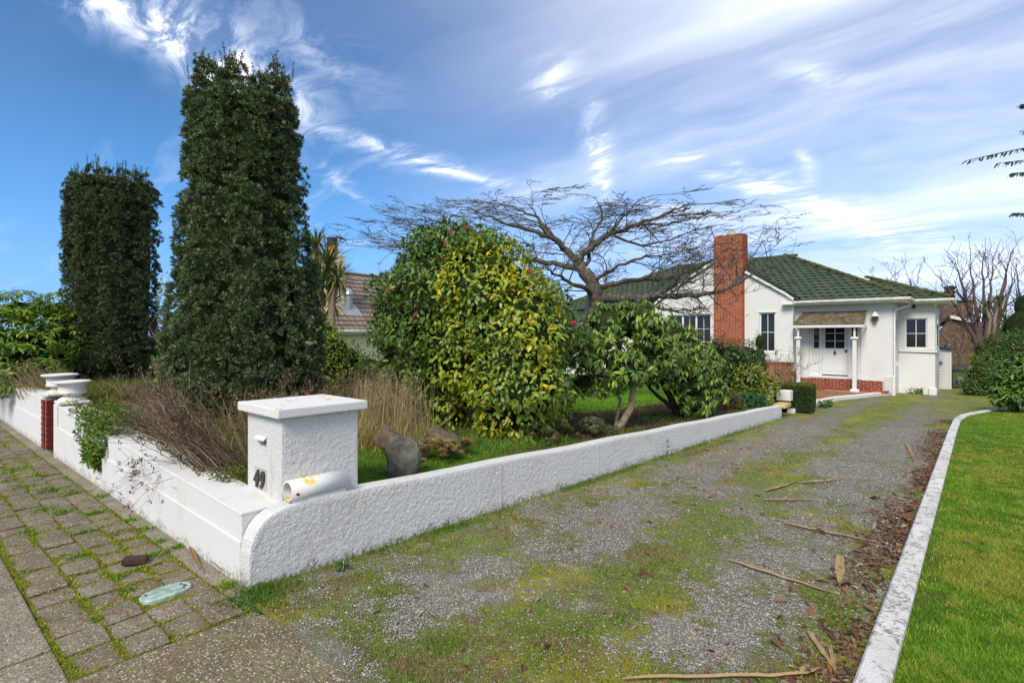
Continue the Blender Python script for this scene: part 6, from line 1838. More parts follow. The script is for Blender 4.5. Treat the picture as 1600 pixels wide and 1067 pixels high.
leafy([(1690, 236, 5.5), (1640, 246, 5.35), (1560, 255, 5.3)], .006)
LPs, LDs = np.array(LPs), np.array(LDs)
foliage('leaves', LEAF, ot, LPs - tb2, LDs, norm(rdir(len(LPs)) * .5 + UP), .062, .026, pal(len(LPs), [(.03, .05, .015), (.06, .08, .02), (.02, .035, .012)]), True)

# ================================================================== small plants, stones and litter
rng = np.random.default_rng(101)
def stalks(P, D, L, r_, bend=.15, seg=4, k=3, grav=0.0):
    """thin stems as 3-sided tubes: arrays of base, direction, length"""
    n = len(P)
    t = np.linspace(0, 1, seg)
    side = norm(np.cross(D, rdir(n)))
    Q = P[:, None] + D[:, None] * (L[:, None] * t)[..., None] + side[:, None] * (bend * L[:, None] * (t ** 2))[..., None]
    Q[..., 2] -= grav * L[:, None] * t ** 2
    a = np.linspace(0, 2 * math.pi, k, endpoint=False)
    A = norm(np.cross(D, side + 1e-4)); B = side
    off = A[:, None, None] * np.cos(a)[None, None, :, None] + B[:, None, None] * np.sin(a)[None, None, :, None]
    rad = (np.broadcast_to(r_, (n,))[:, None] * (1 - .7 * t))[..., None, None]
    V = (Q[:, :, None] + off * rad).reshape(-1, 3)
    b = np.arange(n)[:, None, None] * seg * k + np.arange(seg - 1)[None, :, None] * k
    j = np.arange(k)[None, None]; j2 = (j + 1) % k
    F = np.stack([b + j, b + j2, b + k + j2, b + k + j], -1).reshape(-1, 4)
    return V, F, seg * k, Q
def blades(P, D, L, W, bend=.3, simple=False):
    """grass blades: two quads tapering to a point, bending over"""
    n = len(P)
    az = rng.random(n) * 2 * math.pi
    s_ = np.stack([np.cos(az), np.sin(az), 0 * az], -1) * np.broadcast_to(W, (n,))[:, None] * .5
    bd = norm(np.cross(s_, UP)) * (bend * L * (.3 + rng.random(n)))[:, None]
    if simple:
        V = np.stack([P - s_, P + s_, P + D * L[:, None] + bd * .8], 1).reshape(-1, 3)
        return V, [np.arange(n * 3).reshape(-1, 3)], 3
    m = P + D * (L * .55)[:, None] + bd * .3; e = P + D * (L * .95)[:, None] + bd
    V = np.stack([P - s_, P + s_, m + s_ * .7, m - s_ * .7, e], 1).reshape(-1, 3)
    k = np.arange(n)[:, None] * 5
    return V, [k + np.array([[0, 1, 2, 3]]), k + np.array([[3, 2, 4]])], 5
def grass_obj(name, P, L, W, C, parent=None, lean=.35, bend=.4, kind='stuff', mat=None, label=None, cat=None, o0=None, group=None, simple=False, gain=1.3):
    n = len(P)
    D = norm(UP + rng.normal(size=(n, 3)) * np.array([lean, lean, .05]))
    V, F, k = blades(P if o0 is None else P - o0, D, L, W, bend, simple)
    o = link(name, npmesh(name, V, F, np.repeat(np.clip(C * gain, .003, 1), k, 0)), mat or GRASS, parent)
    if kind: o['kind'] = kind
    if label: tag(o, label, cat, group)
    return o
GREENS = [(.070, .165, .010), (.105, .215, .013), (.155, .255, .018), (.045, .11, .010), (.22, .24, .03)]

# --- lawn blades, denser close to the lens
n = 620000
t = 1.9 * (17.5 / 1.9) ** rng.random(n)
px = np.where(rng.random(n) < .74, 1330 + 300 * rng.random(n), 1630 + 900 * rng.random(n))
X = CAM[0] + t * (CF[0] + (px - 800) / FPX * CR[0]); Y = CAM[1] + t * (CF[1] + (px - 800) / FPX * CR[1])
ok = (Y > .02) & (Y < 20.8); X, Y, t = X[ok], Y[ok], t[ok]
ok = X > kerb_x(Y) + .135; X, Y, t = X[ok], Y[ok], t[ok]
ok = rng.random(len(X)) < (.25 + .75 * sstep(fbm(X * 2.6, Y * 2.6, 201), .34, .50)) * (.35 + .65 * sstep(X - kerb_x(Y) + .25 * fbm(X * 5, Y * 5, 202), .22, .42)); X, Y, t = X[ok], Y[ok], t[ok]
P = np.stack([X, Y, lawn_z(X, Y) - .004], -1)
patch = fbm(X * 1.4, Y * 1.4, 203)
C = pal(len(P), GREENS[:4], [2, 3, 3, 1.6], .2)
fine_ = fbm(X * 9, Y * 9, 205, 3); C *= (.60 + .85 * fine_)[:, None]
yl = rng.random(len(P)) < sstep(.6 * patch + .4 * fine_, .44, .62) * .75
C[yl] = pal(int(yl.sum()), [(.25, .27, .03), (.20, .22, .03), (.27, .22, .06)], None, .2)
grass_obj('lawn_grass', P, (.014 + .026 * rng.random(len(P)) ** 1.5) * (.45 + 1.1 * fine_), .0028 + .0006 * t, C, lean=.6, bend=.6, label='short mown lawn grass right of the white kerb', cat='grass', simple=True, gain=1.5)

# --- grass and moss on the drive
n = 900000
t = 2.2 * (26 / 2.2) ** rng.random(n)
px = 380 + 1180 * rng.random(n)
X = CAM[0] + t * (CF[0] + (px - 800) / FPX * CR[0]); Y = CAM[1] + t * (CF[1] + (px - 800) / FPX * CR[1])
ok = (Y > -.02) & (Y < 26) & (X > .005) & (X < kerb_x(np.clip(Y, -1, 21)) - .005) & ~((Y > 22.2) & (X < 2.5))
X, Y, t = X[ok], Y[ok], t[ok]
g, b_, y_ = drive_masks(X, Y)
hi = .5 * fbm(X * 7, Y * 7, 207, 3) + .5 * fbm(X * 19, Y * 19, 217, 2)
pr = sstep(g + 1.9 * (hi - .5), .34, .82)
ok = rng.random(len(X)) < pr * .95
X, Y, t, g, hi, y_ = X[ok], Y[ok], t[ok], g[ok], hi[ok], y_[ok]
P = np.stack([X, Y, drive_z(Y) - .004], -1)
C = pal(len(P), [(.075, .14, .013), (.105, .18, .016), (.05, .095, .011), (.15, .19, .024), (.19, .14, .06)], [3, 3, 2, 1.6, 1.2], .25)
bw = rng.random(len(P)) < sstep(fbm(X * 4.5, Y * 4.5, 213, 3), .48, .66) * .75
C[bw] = pal(int(bw.sum()), [(.19, .14, .065), (.22, .17, .085), (.16, .13, .05), (.13, .09, .05)], None, .2)
yy = (rng.random(len(P)) < y_ * .55) & ~bw
C[yy] = pal(int(yy.sum()), [(.26, .26, .02), (.20, .22, .02), (.24, .18, .04)], None, .2)
tall = sstep(fbm(X * 3.6, Y * 3.6, 209), .55, .72)
grass_obj('drive_grass', P, .008 + .012 * rng.random(len(P)) + .030 * tall * rng.random(len(P)), .0026 + .0006 * t, C, lean=.8, bend=.8, label='low grass and moss growing through the gravel drive', cat='grass', simple=True, gain=1.65)
# line of weeds at the foot of the drive wall
n = 16000
Y = 12.2 * rng.random(n) ** 1.6; X = np.abs(rng.normal(size=n)) * .07 + .004
ok = rng.random(n) < .15 + .85 * sstep(fbm(Y * 1.7, X * 3, 211), .42, .6); X, Y = X[ok], Y[ok]
P = np.stack([X, Y, drive_z(Y) - .004], -1)
grass_obj('wall_foot_weeds', P, .02 + .05 * rng.random(len(P)) ** 2, .005, pal(len(P), [(.05, .12, .012), (.08, .17, .014), (.12, .20, .02), (.14, .10, .04)], [3, 3, 2, 1], .2), lean=.6, label='low green weeds along the foot of the drive wall', cat='weeds')

# --- loose gravel
def stones_mesh(name, P, S, C, mat, label, cat):
    n = len(P)
    base = np.array([(1, 0, 0), (0, 1, 0), (-1, 0, 0), (0, -1, 0), (.15, .1, .75), (0, 0, -.6)], float)
    ph = rng.random(n) * 6.28; c, s_ = np.cos(ph), np.sin(ph)
    B = base[None] * (1 + .3 * rng.normal(size=(n, 6, 1)))
    X_ = B[..., 0] * c[:, None] - B[..., 1] * s_[:, None]; Y_ = (B[..., 0] * s_[:, None] + B[..., 1] * c[:, None]) * (.65 + .35 * rng.random((n, 1)))
    V = np.stack([X_, Y_, B[..., 2]], -1) * S[:, None, None] + P[:, None]
    F = np.array([(0, 1, 4), (1, 2, 4), (2, 3, 4), (3, 0, 4)])
    F = (np.arange(n)[:, None, None] * 6 + F[None]).reshape(-1, 3)
    o = link(name, npmesh(name, V.reshape(-1, 3), F, np.repeat(C, 6, 0)), mat); o['kind'] = 'stuff'
    return tag(o, label, cat)
STONE = leafmat('gravel_stone', .85, .2, 0)
n = 260000
t = 2.2 * (11 / 2.2) ** rng.random(n); px = 380 + 1130 * rng.random(n)
X = CAM[0] + t * (CF[0] + (px - 800) / FPX * CR[0]); Y = CAM[1] + t * (CF[1] + (px - 800) / FPX * CR[1])
ok = (Y > -.01) & (X > .02) & (X < 2.98); X, Y, t = X[ok], Y[ok], t[ok]
g, b_, y_ = drive_masks(X, Y)
ok = rng.random(len(X)) < 1 - .90 * sstep(g + 1.9 * (.5 * fbm(X * 7, Y * 7, 207, 3) + .5 * fbm(X * 19, Y * 19, 217, 2) - .5), .30, .60); X, Y, t = X[ok], Y[ok], t[ok]
if len(X) > 58000: X, Y, t = X[:58000], Y[:58000], t[:58000]
S = (.0028 + .0040 * rng.random(len(X)) ** 2.5) * (1 + .07 * t)
P = np.stack([X, Y, drive_z(Y) + .004], -1)
C = pal(len(P), [(.25, .245, .225), (.32, .31, .285), (.19, .185, .17), (.36, .32, .25), (.50, .48, .44), (.13, .125, .115), (.27, .23, .16)], [4, 3, 3, 1.6, .4, 1.5, 1.4], .15)
stones_mesh('loose_gravel', P, S, C, STONE, 'loose grey gravel stones on the wheel tracks of the drive', 'gravel')

# --- moss and weeds in the footpath joints
n = 110000
X = .25 - 9.5 * rng.random(n) ** 1.7
line = rng.random(n)
Yl = np.where(line < .78, np.array(PAV_Y)[rng.choice(5, n, p=[.40, .26, .16, .10, .08])], PAV_Y[0] + (PAV_Y[-1] - PAV_Y[0]) * rng.random(n))
Xc = .235 - np.round((.235 - X) / .235) * .235
X = np.where(line < .78, X, Xc); Xn = X + rng.normal(size=n) * .016; Yn = Yl + rng.normal(size=n) * .016
m = fbm(Xn * 2.2, Yn * 3.2, 221)
ok = rng.random(n) < sstep(m, .33, .54); Xn, Yn, m = Xn[ok], Yn[ok], m[ok]
c, s_ = math.cos(STREET), math.sin(STREET)
P = np.stack([Xn * c - Yn * s_, Xn * s_ + Yn * c, np.full(len(Xn), -.014)], -1)
C = pal(len(P), [(.22, .27, .015), (.28, .31, .02), (.12, .18, .014), (.19, .12, .05)], [3, 2.2, 2.4, 2.2], .2)
grass_obj('joint_moss', P, .010 + .010 * rng.random(len(P)), .011, C, lean=.9, bend=.9, label='yellow-green moss in the footpath joints', cat='moss', simple=True)
# weed tufts on the footpath: one by one
def tuft(name, x, y, z, n, r_, h, cols, label, cat='weed', lean=.6, w=.006, group=None, bend=.6):
    e = np.array([x, y, z])
    P = np.stack([rng.normal(size=n) * r_, rng.normal(size=n) * r_, np.zeros(n)], -1)
    return_ = grass_obj(name, P, h * (.4 + .7 * rng.random(n)), w, pal(n, cols, None, .2), None, lean, bend, None, LEAFM, label, cat, None, group)
    return_.location = e
    return return_
WG = [(.07, .16, .012), (.11, .22, .014), (.17, .26, .016)]
k = 0
for (px, py, n_, r_, h_) in [(95, 800, 90, .035, .05), (60, 742, 120, .06, .05), (160, 775, 90, .04, .04), (205, 812, 70, .03, .04), (228, 826, 70, .03, .04), (250, 845, 60, .025, .04), (175, 834, 60, .03, .03), (275, 855, 70, .025, .05),
                           (20, 735, 160, .09, .06), (35, 760, 120, .07, .05), (75, 765, 120, .06, .05), (10, 752, 100, .06, .05), (110, 770, 100, .05, .05), (150, 800, 90, .04, .05), (70, 795, 90, .05, .04), (130, 830, 60, .03, .03), (120, 868, 70, .03, .03), (40, 830, 80, .05, .035), (155, 965, 60, .018, .03), (238, 868, 80, .035, .05), (40, 890, 50, .02, .03), (185, 900, 50, .025, .03), (205, 920, 60, .025, .03)]:
    tt_ = (0 - CAM[2]) / ((HORIZON - py) / FPX); p = at(px, py, tt_)
    tuft('weed_tuft', p[0], p[1], -.006, n_, r_, h_, WG, 'small green weed tuft growing between the footpath pavers', 'weed', .9, .009, 'weed tufts on the footpath', .9)
p = at(355, 905, 3.37); tuft('weed_tuft', p[0], p[1], -.004, 140, .03, .05, [(.20, .28, .014), (.15, .24, .012)], 'bright lime green weed tuft at the corner of the front wall', lean=.8, w=.008)
p = at(400, 935, 3.2); tuft('weed_tuft', p[0], p[1], -.004, 420, .09, .06, [(.045, .11, .012), (.07, .15, .012)], 'dark green weeds around the rounded end of the drive wall', lean=.9, w=.009)
p = at(1007, 888, 3.62); tuft('weed_tuft', p[0], p[1], float(drive_z(p[1])), 90, .035, .05, [(.13, .06, .03), (.17, .09, .04)], 'withered rusty weed tuft in the middle of the drive', lean=1.1, w=.005)
# broad leaved weed and tall weed by the wall
def leafy_weed(px, py, t, h, n, L, label, cols):
    p = at(px, py, t); p[2] = float(drive_z(p[1]))
    e = empty('leafy_weed', p, 0, label, 'weed')
    b = MB(); woody(b, [(0, 0, -.01), (.004, 0, h * .5), (0, .004, h)], .004, .002, 5); b.obj('stem', LEAFM, e)
    z = h * rng.random(n); az = rng.random(n) * 6.28
    P = np.stack([0 * z, 0 * z, z], -1); D = norm(np.stack([np.cos(az), np.sin(az), .35 + 0 * az], -1))
    foliage('leaves', LEAF, e, P, D, norm(UP + rdir(n) * .3), L, L * .42, pal(n, cols), True, .2, .3, kind=None)
leafy_weed(536, 888, 3.62, .06, 16, .055, 'broad leaved weed at the foot of the drive wall near its rounded end', [(.03, .09, .012), (.06, .16, .014)])
leafy_weed(1046, 700, 7.6, .26, 26, .06, 'tall thin weed standing against the middle of the drive wall', [(.07, .16, .03), (.11, .20, .04)])
leafy_weed(1105, 690, 8.1, .08, 16, .05, 'small weed at the drive wall right of the tall one', [(.06, .14, .02), (.09, .18, .03)])

# --- leaf litter and single fallen leaves along the kerb
LIT = [(.14, .070, .045), (.19, .11, .07), (.09, .05, .038), (.24, .16, .10), (.15, .09, .08), (.30, .22, .13), (.22, .09, .04)]
def litter_mesh(name, X, Y, Z, L, C, label, cat):
    n = len(X); az = rng.random(n) * 6.28
    D = norm(np.stack([np.cos(az), np.sin(az), rng.normal(size=n) * .28], -1)); Nn = norm(UP + rdir(n) * .55)
    V, F, k = leaf_geo(np.stack([X, Y, Z], -1), D, Nn, L, L * .42, True, .35, .25)
    o = link(name, npmesh(name, V, F, np.repeat(C, k, 0)), STALK); o['kind'] = 'stuff'
    return tag(o, label, cat)
n = 6500
Y = .2 + 14.5 * rng.random(n) ** 1.5; X = kerb_x(Y) - np.abs(rng.normal(size=n)) * .16 - .01
ok = (rng.random(n) < .10 + .9 * sstep(fbm(X * 1.5, Y * .7, 71), .28, .5)) & (X > 1.6); X, Y = X[ok], Y[ok]
litter_mesh('leaf_litter', X, Y, drive_z(Y) + .004 + .012 * rng.random(len(X)), .022 + .04 * rng.random(len(X)), pal(len(X), LIT, [3, 3, 2, 1.5, 2, .8, 1], .25), 'drift of small brown leaf litter along the white kerb', 'leaf litter')
n = 2600
Y = .3 + 10.5 * rng.random(n); X = .05 + 2.6 * rng.random(n)
g, b_, y_ = drive_masks(X, Y)
ok = rng.random(n) < .10 + .7 * b_; X, Y = X[ok], Y[ok]
litter_mesh('leaf_scatter', X, Y, drive_z(Y) + .004, .02 + .035 * rng.random(len(X)), pal(len(X), LIT, [3, 3, 2, 1, 2, 1, .5], .25), 'thin scatter of brown leaf fragments over the drive', 'leaf litter')
n = 3000
Y = 4.2 + 7 * rng.random(n); X = -.3 - 2.2 * rng.random(n)
litter_mesh('bed_litter', X, Y, garden_z(X, Y) + .006, .03 + .05 * rng.random(n), pal(n, LIT[:5], None, .3) * .7, 'brown dead leaves on the soil under the rhododendrons', 'leaf litter')
lf = []
for v in range(8):
    V, F, k = leaf_geo(np.zeros((1, 3)), np.array([[0, 1.0, 0]]), np.array([[0, 0, 1.0]]), 1.0, .34 + .1 * rng.random(), True, .3 + .5 * rng.random(), .1 + .35 * rng.random())
    me = npmesh('fallen_leaf', V + np.array([0, -.5, 0]), F, np.repeat(pal(1, [LIT[v % 7]], None, .1), k, 0)); me.materials.append(STALK); lf.append(me)
def fallen(x, y, z, L, label, group):
    o = link('fallen_leaf', lf[rng.integers(8)], None, None, (x, y, z + .010), (rng.normal() * .25, rng.normal() * .25, rng.random() * 6.28), (L, L, L))
    return tag(o, label, 'leaf', group)
for q in range(150):
    y = .35 + 5.5 * rng.random() ** 1.6; x = float(kerb_x(y)) - .04 - abs(rng.normal()) * .20
    fallen(x, y, float(drive_z(y)) + .012, .055 + .045 * rng.random(), 'curled brown fallen leaf on the drift beside the white kerb', 'fallen leaves beside the kerb')
for q in range(40):
    y = .3 + 6 * rng.random() ** 1.3; x = .5 + 1.9 * rng.random()
    fallen(x, y, float(drive_z(y)), .05 + .04 * rng.random(), 'single brown leaf lying on the mossy gravel of the drive', 'single leaves on the drive')
for q in range(9):
    y = 3 + 9 * rng.random(); x = 3.3 + .8 * rng.random()
    fallen(x, y, float(lawn_z(x, y)) + .02, .05 + .04 * rng.random(), 'small brown leaf lying on the lawn', 'leaves on the lawn')
# --- long dry palm leaf strips
def strip(pts, w, label, tone=(.36, .25, .13)):
    """dry strap leaf: pixel guide points lying on the drive surface"""
    P = []
    for (px, py) in pts:
        tt_ = 3.0
        for _ in range(12): y = at(px, py, tt_)[1]; tt_ = (float(drive_z(y)) - CAM[2] + .012) / ((HORIZON - py) / FPX)
        P.append(at(px, py, tt_))
    P = np.array(P); n = 14
    Q = np.array([np.interp(np.linspace(0, len(P) - 1, n), range(len(P)), P[:, i]) for i in range(3)]).T
    for _ in range(2): Q[1:-1] = (Q[:-2] + 2 * Q[1:-1] + Q[2:]) / 4
    Q[:, 2] += .006 + .008 * np.abs(np.sin(np.arange(n) * .9))
    T = norm(np.gradient(Q, axis=0)); S_ = norm(np.cross(T, UP))
    prof = w * np.interp(np.linspace(0, 1, n), [0, .1, .5, 1], [.35, .9, 1, .15])[:, None]
    V = np.concatenate([Q - S_ * prof + UP * .004, Q - UP * .003, Q + S_ * prof + UP * .004, Q - UP * .006])
    i = np.arange(n - 1)
    F = np.concatenate([np.stack([i + a * n, i + a * n + 1, i + b * n + 1, i + b * n], -1) for a, b in ((0, 1), (1, 2), (2, 3), (3, 0))])
    o = link('dry_palm_leaf', npmesh('dry_palm_leaf', V, F, np.broadcast_to(np.array(tone), V.shape)), STALK)
    tag(o, label, 'dry leaf')
strip([(975, 1062), (1080, 1060), (1200, 1058), (1262, 1056), (1283, 1046)], .013, 'long dry palm leaf lying across the front of the drive')
strip([(1138, 876), (1190, 893), (1250, 912), (1313, 932)], .016, 'dry palm leaf slanting across the drive towards the leaf drift')
strip([(1313, 868), (1312, 895), (1312, 918)], .030, 'short broad tan palm leaf standing out among the dark leaves')
strip([(1225, 818), (1270, 828), (1320, 838), (1375, 850)], .018, 'dry palm leaf in the middle of the right wheel track')
strip([(1250, 755), (1290, 752), (1320, 749)], .020, 'tan dry palm leaf lying furthest right near the kerb')
strip([(1195, 768), (1225, 760), (1245, 752)], .016, 'short dry palm leaf on the far part of the drive')
strip([(1195, 782), (1230, 782), (1270, 782)], .014, 'straight dry palm leaf just below the short one')
strip([(1260, 985), (1285, 1020), (1312, 1062)], .014, 'dry palm leaf pointing down the drift at the lower right')
strip([(1296, 1010), (1302, 1035), (1306, 1062)], .010, 'thin dry palm leaf beside the kerb at the bottom')
strip([(1414, 690), (1422, 705), (1428, 722)], .018, 'pale twisted dry leaf near the kerb further up')
strip([(296, 853), (304, 872), (313, 893)], .012, 'dry brown strap leaf lying against the front wall', (.28, .15, .06))
strip([(312, 862), (330, 878), (346, 893)], .007, 'thin dry stalk lying against the front wall corner')
strip([(225, 906), (250, 903), (275, 899)], .006, 'thin pale straw beside the green meter lid')

# --- meter lid and loose brick on the footpath
ml = empty('meter_lid', (-.38, -.355, .0), R(4), 'pale green oval water meter lid set between the pavers', 'lid')
LIDM = plain('pale_green_iron', (.30, .40, .345), .75, .25, var=.32, nscale=22, bump=.5, bscale=70)
a = np.linspace(0, 2 * math.pi, 40, endpoint=False)
ox = .085 * np.sign(np.cos(a)) * np.abs(np.cos(a)) ** .7; oy = .138 * np.sign(np.sin(a)) * np.abs(np.sin(a)) ** .9
b = MB(); top = np.stack([ox, oy, np.full(40, .006)], -1); bot = np.stack([ox * 1.02, oy * 1.02, np.full(40, -.05)], -1)
b.add(np.concatenate([top, bot]), [np.array([range(40)]), np.array([(i, i + 40, (i + 1) % 40 + 40, (i + 1) % 40) for i in range(40)])]); b.obj('lid_plate', LIDM, ml, bevel=.003)
b = MB()
for k in range(17): y = -.066 + k * .0082; b.box((-.045, y - .002, .0055), (.045, y + .002, .011))
rb_ = b.obj('tread_ribs', LIDM, ml); rb_['kind'] = 'stuff'
for (x, y, sx, sy) in [(-.03, .095, .012, .010), (.012, .103, .016, .012), (.042, .085, .010, .010), (-.032, -.098, .018, .006)]:
    b = MB(); aa = np.linspace(0, 6.283, 12, endpoint=False); b.add(np.stack([x + sx * np.cos(aa), y + sy * np.sin(aa), np.full(12, .0075)], -1), np.array([range(12)])); b.obj('lid_hole_shade', SHADOWBOX, ml)  # holes are not cut: flat dark discs paint their shade on the lid
b = MB(); b.box((-.078, -.05, .0058), (-.056, .06, .0078)); b.box((.056, -.06, .0058), (.078, .05, .0078)); b.obj('rim_bar', LIDM, ml)
lb_ = at(211, 872, 3.70); b = MB(); b.box((-.075, -.036, 0), (.075, .036, .045))
o = b.obj('loose_brick', plain('dark_brown_brick', (.060, .030, .026), .8, .2, var=.3, nscale=20, bump=.5, bscale=50), None, bevel=.010, seg=2); o.location = (lb_[0], lb_[1], .0); o.rotation_euler = (0, .06, R(62)); tag(o, 'dark brown broken brick lying on the footpath pavers', 'brick')

# --- stones in the garden
def rock(name, c, sx, sy, sz, mat, label, seed, rot=(0, 0, 0), cubic=.35):
    bm = bmesh.new(); bmesh.ops.create_icosphere(bm, subdivisions=4, radius=1)
    for v in bm.verts:
        p = v.co.copy(); m_ = max(abs(p.x), abs(p.y), abs(p.z)); p = p.lerp(p / m_, cubic)
        n_ = mnoise.fractal(p * 1.3 + Vector((seed, seed * .7, 0)), 1.0, 2.0, 5)
        p *= 1 + .20 * n_ + .05 * mnoise.noise(p * 6)
        v.co = Vector((p.x * sx, p.y * sy, p.z * sz))
    me = bpy.data.meshes.new(name); bm.to_mesh(me); bm.free()
    for f in me.polygons: f.use_smooth = True
    o = link(name, me, mat, None, c, rot)
    return tag(o, label, 'rock')
c = at(630, 715, 4.72); rock('garden_stone', (c[0], c[1], c[2] - .01), .145, .09, .185, ROCK, 'upright grey stone behind the drive wall beside the pillar', 3.1, (R(-6), R(3), YAW - .2), .55)
c = at(628, 696, 5.45); rock('garden_stone', c, .28, .11, .10, ROCK_BR, 'long brown stone leaning behind the upright grey one', 5.7, (R(10), R(24), YAW), .6)
c = at(697, 690, 5.75); rock('garden_stone', c, .22, .13, .09, ROCK_BR, 'flat brown stone among the succulents', 8.2, (R(8), R(28), YAW), .5)
# white blocks at the far end of the drive wall
bl = at(1226, 618, 13.1); b = MB(); b.box((-.16, -.12, 0), (.16, .12, .26)); o = b.obj('white_block', ROUGHCAP, None, bevel=.012); o.location = (bl[0], bl[1], bl[2] - .12); tag(o, 'small white block standing between yellow shrub and box hedge', 'block')
bl = at(1222, 631, 12.5); b = MB(); b.box((-.14, -.25, 0), (.14, .25, .10)); o = b.obj('capping_stone', plain('lichen_slab', (.45, .34, .14), .9, .1, var=.4, nscale=9), None, bevel=.015); o.location = (bl[0], bl[1], bl[2] - .08); tag(o, 'flat lichen yellow stone at the far end of the drive wall', 'stone')

# --- succulents
def succulent(px, py, t, nros, spread, r_, cols, label):
    c = at(px, py, t); c[2] = gz(c)
    e = empty('succulent', c, 0, label, 'succulent')
    P, D, N_, C = [], [], [], []
    for k in range(nros):
        o_ = np.array([rng.normal() * spread, rng.normal() * spread, 0]); o_[2] = .06 + .12 * max(0, 1 - (np.hypot(*o_[:2]) / (2.2 * spread)) ** 2) * (spread / .1)
        col = pal(1, cols, None, .15)[0]
        for ring, (m_, el) in enumerate(((7, .25), (6, .7), (4, 1.3))):
            for q in range(m_):
                a = 2 * math.pi * q / m_ + ring * .5
                P.append(o_); D.append(norm([math.cos(a), math.sin(a), el])); N_.append(norm([-math.cos(a) * el, -math.sin(a) * el, 1.0])); C.append(col * (1 + .1 * rng.normal()))
    P, D, N_, C = map(np.array, (P, D, N_, C))
    foliage('rosettes', LEAFM, e, P, D, N_, r_, r_ * .55, np.clip(C, .01, 1), True, .5, -.15)
SG = [(.20, .25, .15), (.16, .22, .13), (.26, .27, .16), (.28, .20, .13)]
succulent(838, 690, 6.6, 40, .12, .06, SG, 'grey-green succulent mound in front of the camellia')
succulent(925, 682, 7.3, 44, .12, .065, SG, 'grey-green succulent mound under the pale trunked rhododendron')
succulent(880, 686, 6.9, 16, .08, .05, [(.18, .22, .08), (.22, .20, .08)], 'smaller yellow-green succulent between the two grey-green mounds')
succulent(680, 712, 5.35, 34, .11, .055, [(.38, .30, .10), (.33, .22, .12), (.26, .30, .06), (.42, .27, .16)], 'yellow and pink succulents beside the flat brown stone')
succulent(720, 708, 5.6, 18, .08, .055, [(.34, .25, .12), (.38, .20, .13), (.20, .26, .06)], 'pinkish succulents right of the flat brown stone')

# --- rough grass in the bed behind the walls
def bed_grass(name, n, xr, yr, h, cols, wts, label, w=.005, lean=.45, thr=(.30, .5), seed=231, cat='grass'):
    X = xr[0] + (xr[1] - xr[0]) * rng.random(n); Y = yr[0] + (yr[1] - yr[0]) * rng.random(n)
    ok = (rng.random(n) < sstep(fbm(X * 2.3, Y * 2.3, seed), *thr)) & ~((np.abs(X + .42) < .32) & (np.abs(Y - .56) < .33)); X, Y = X[ok], Y[ok]
    P = np.stack([X, Y, garden_z(X, Y) - .005], -1)
    return grass_obj(name, P, h * (.35 + .8 * rng.random(len(P)) ** 1.5), w, pal(len(P), cols, wts, .22), lean=lean, bend=.7, label=label, cat=cat, simple=True)
bed_grass('bed_grass', 26000, (-2.6, -.16), (1.0, 4.4), .050, [(.06, .15, .012), (.09, .20, .014), (.14, .23, .018), (.22, .19, .06)], [3, 3, 2, .8], 'soft green grass around the garden stones', .006)
bed_grass('bed_grass', 7000, (-1.9, -.55), (2.3, 4.3), .15, [(.06, .15, .014), (.10, .21, .018), (.15, .24, .03), (.24, .22, .08)], [3, 3, 2, 1], 'longer lush grass between the flat brown stone and the camellia', .007, .7, (.42, .6), 241)
bed_grass('bed_grass', 26000, (-5.6, -.75), (.22, 1.2), .20, [(.11, .17, .02), (.16, .21, .03), (.24, .18, .07), (.07, .12, .016), (.15, .08, .04)], [3, 3, 2, 2, 1.4], 'rough yellowing grass along the inside of the front wall', .006, .6, (.2, .42), 233)
bed_grass('bed_grass', 9000, (-1.4, -.16), (4.2, 12.0), .07, [(.06, .14, .012), (.10, .19, .016), (.16, .20, .03)], None, 'grass strip along the inside of the drive wall', .008, .6, (.38, .55), 237)
bed_grass('bed_grass', 14000, (-9.0, -6.9), (.1, 1.6), .25, [(.10, .15, .02), (.16, .16, .04), (.06, .11, .015), (.2, .15, .06)], None, 'long grass behind the left front wall', .008, .5, (.2, .4), 239)
n = 60000
X = -9 + 8.2 * rng.random(n); Y = 6.5 + 6.5 * rng.random(n)
P = np.stack([X, Y, garden_z(X, Y) - .004], -1)[garden_mask(X, Y)[:, 0] > .6]
grass_obj('garden_lawn', P, .03 + .03 * rng.random(len(P)), .010, pal(len(P), [(.13, .30, .012), (.18, .36, .016), (.10, .24, .012)], None, .15), lean=.5, label='bright green lawn seen behind the rhododendrons', cat='grass', simple=True)

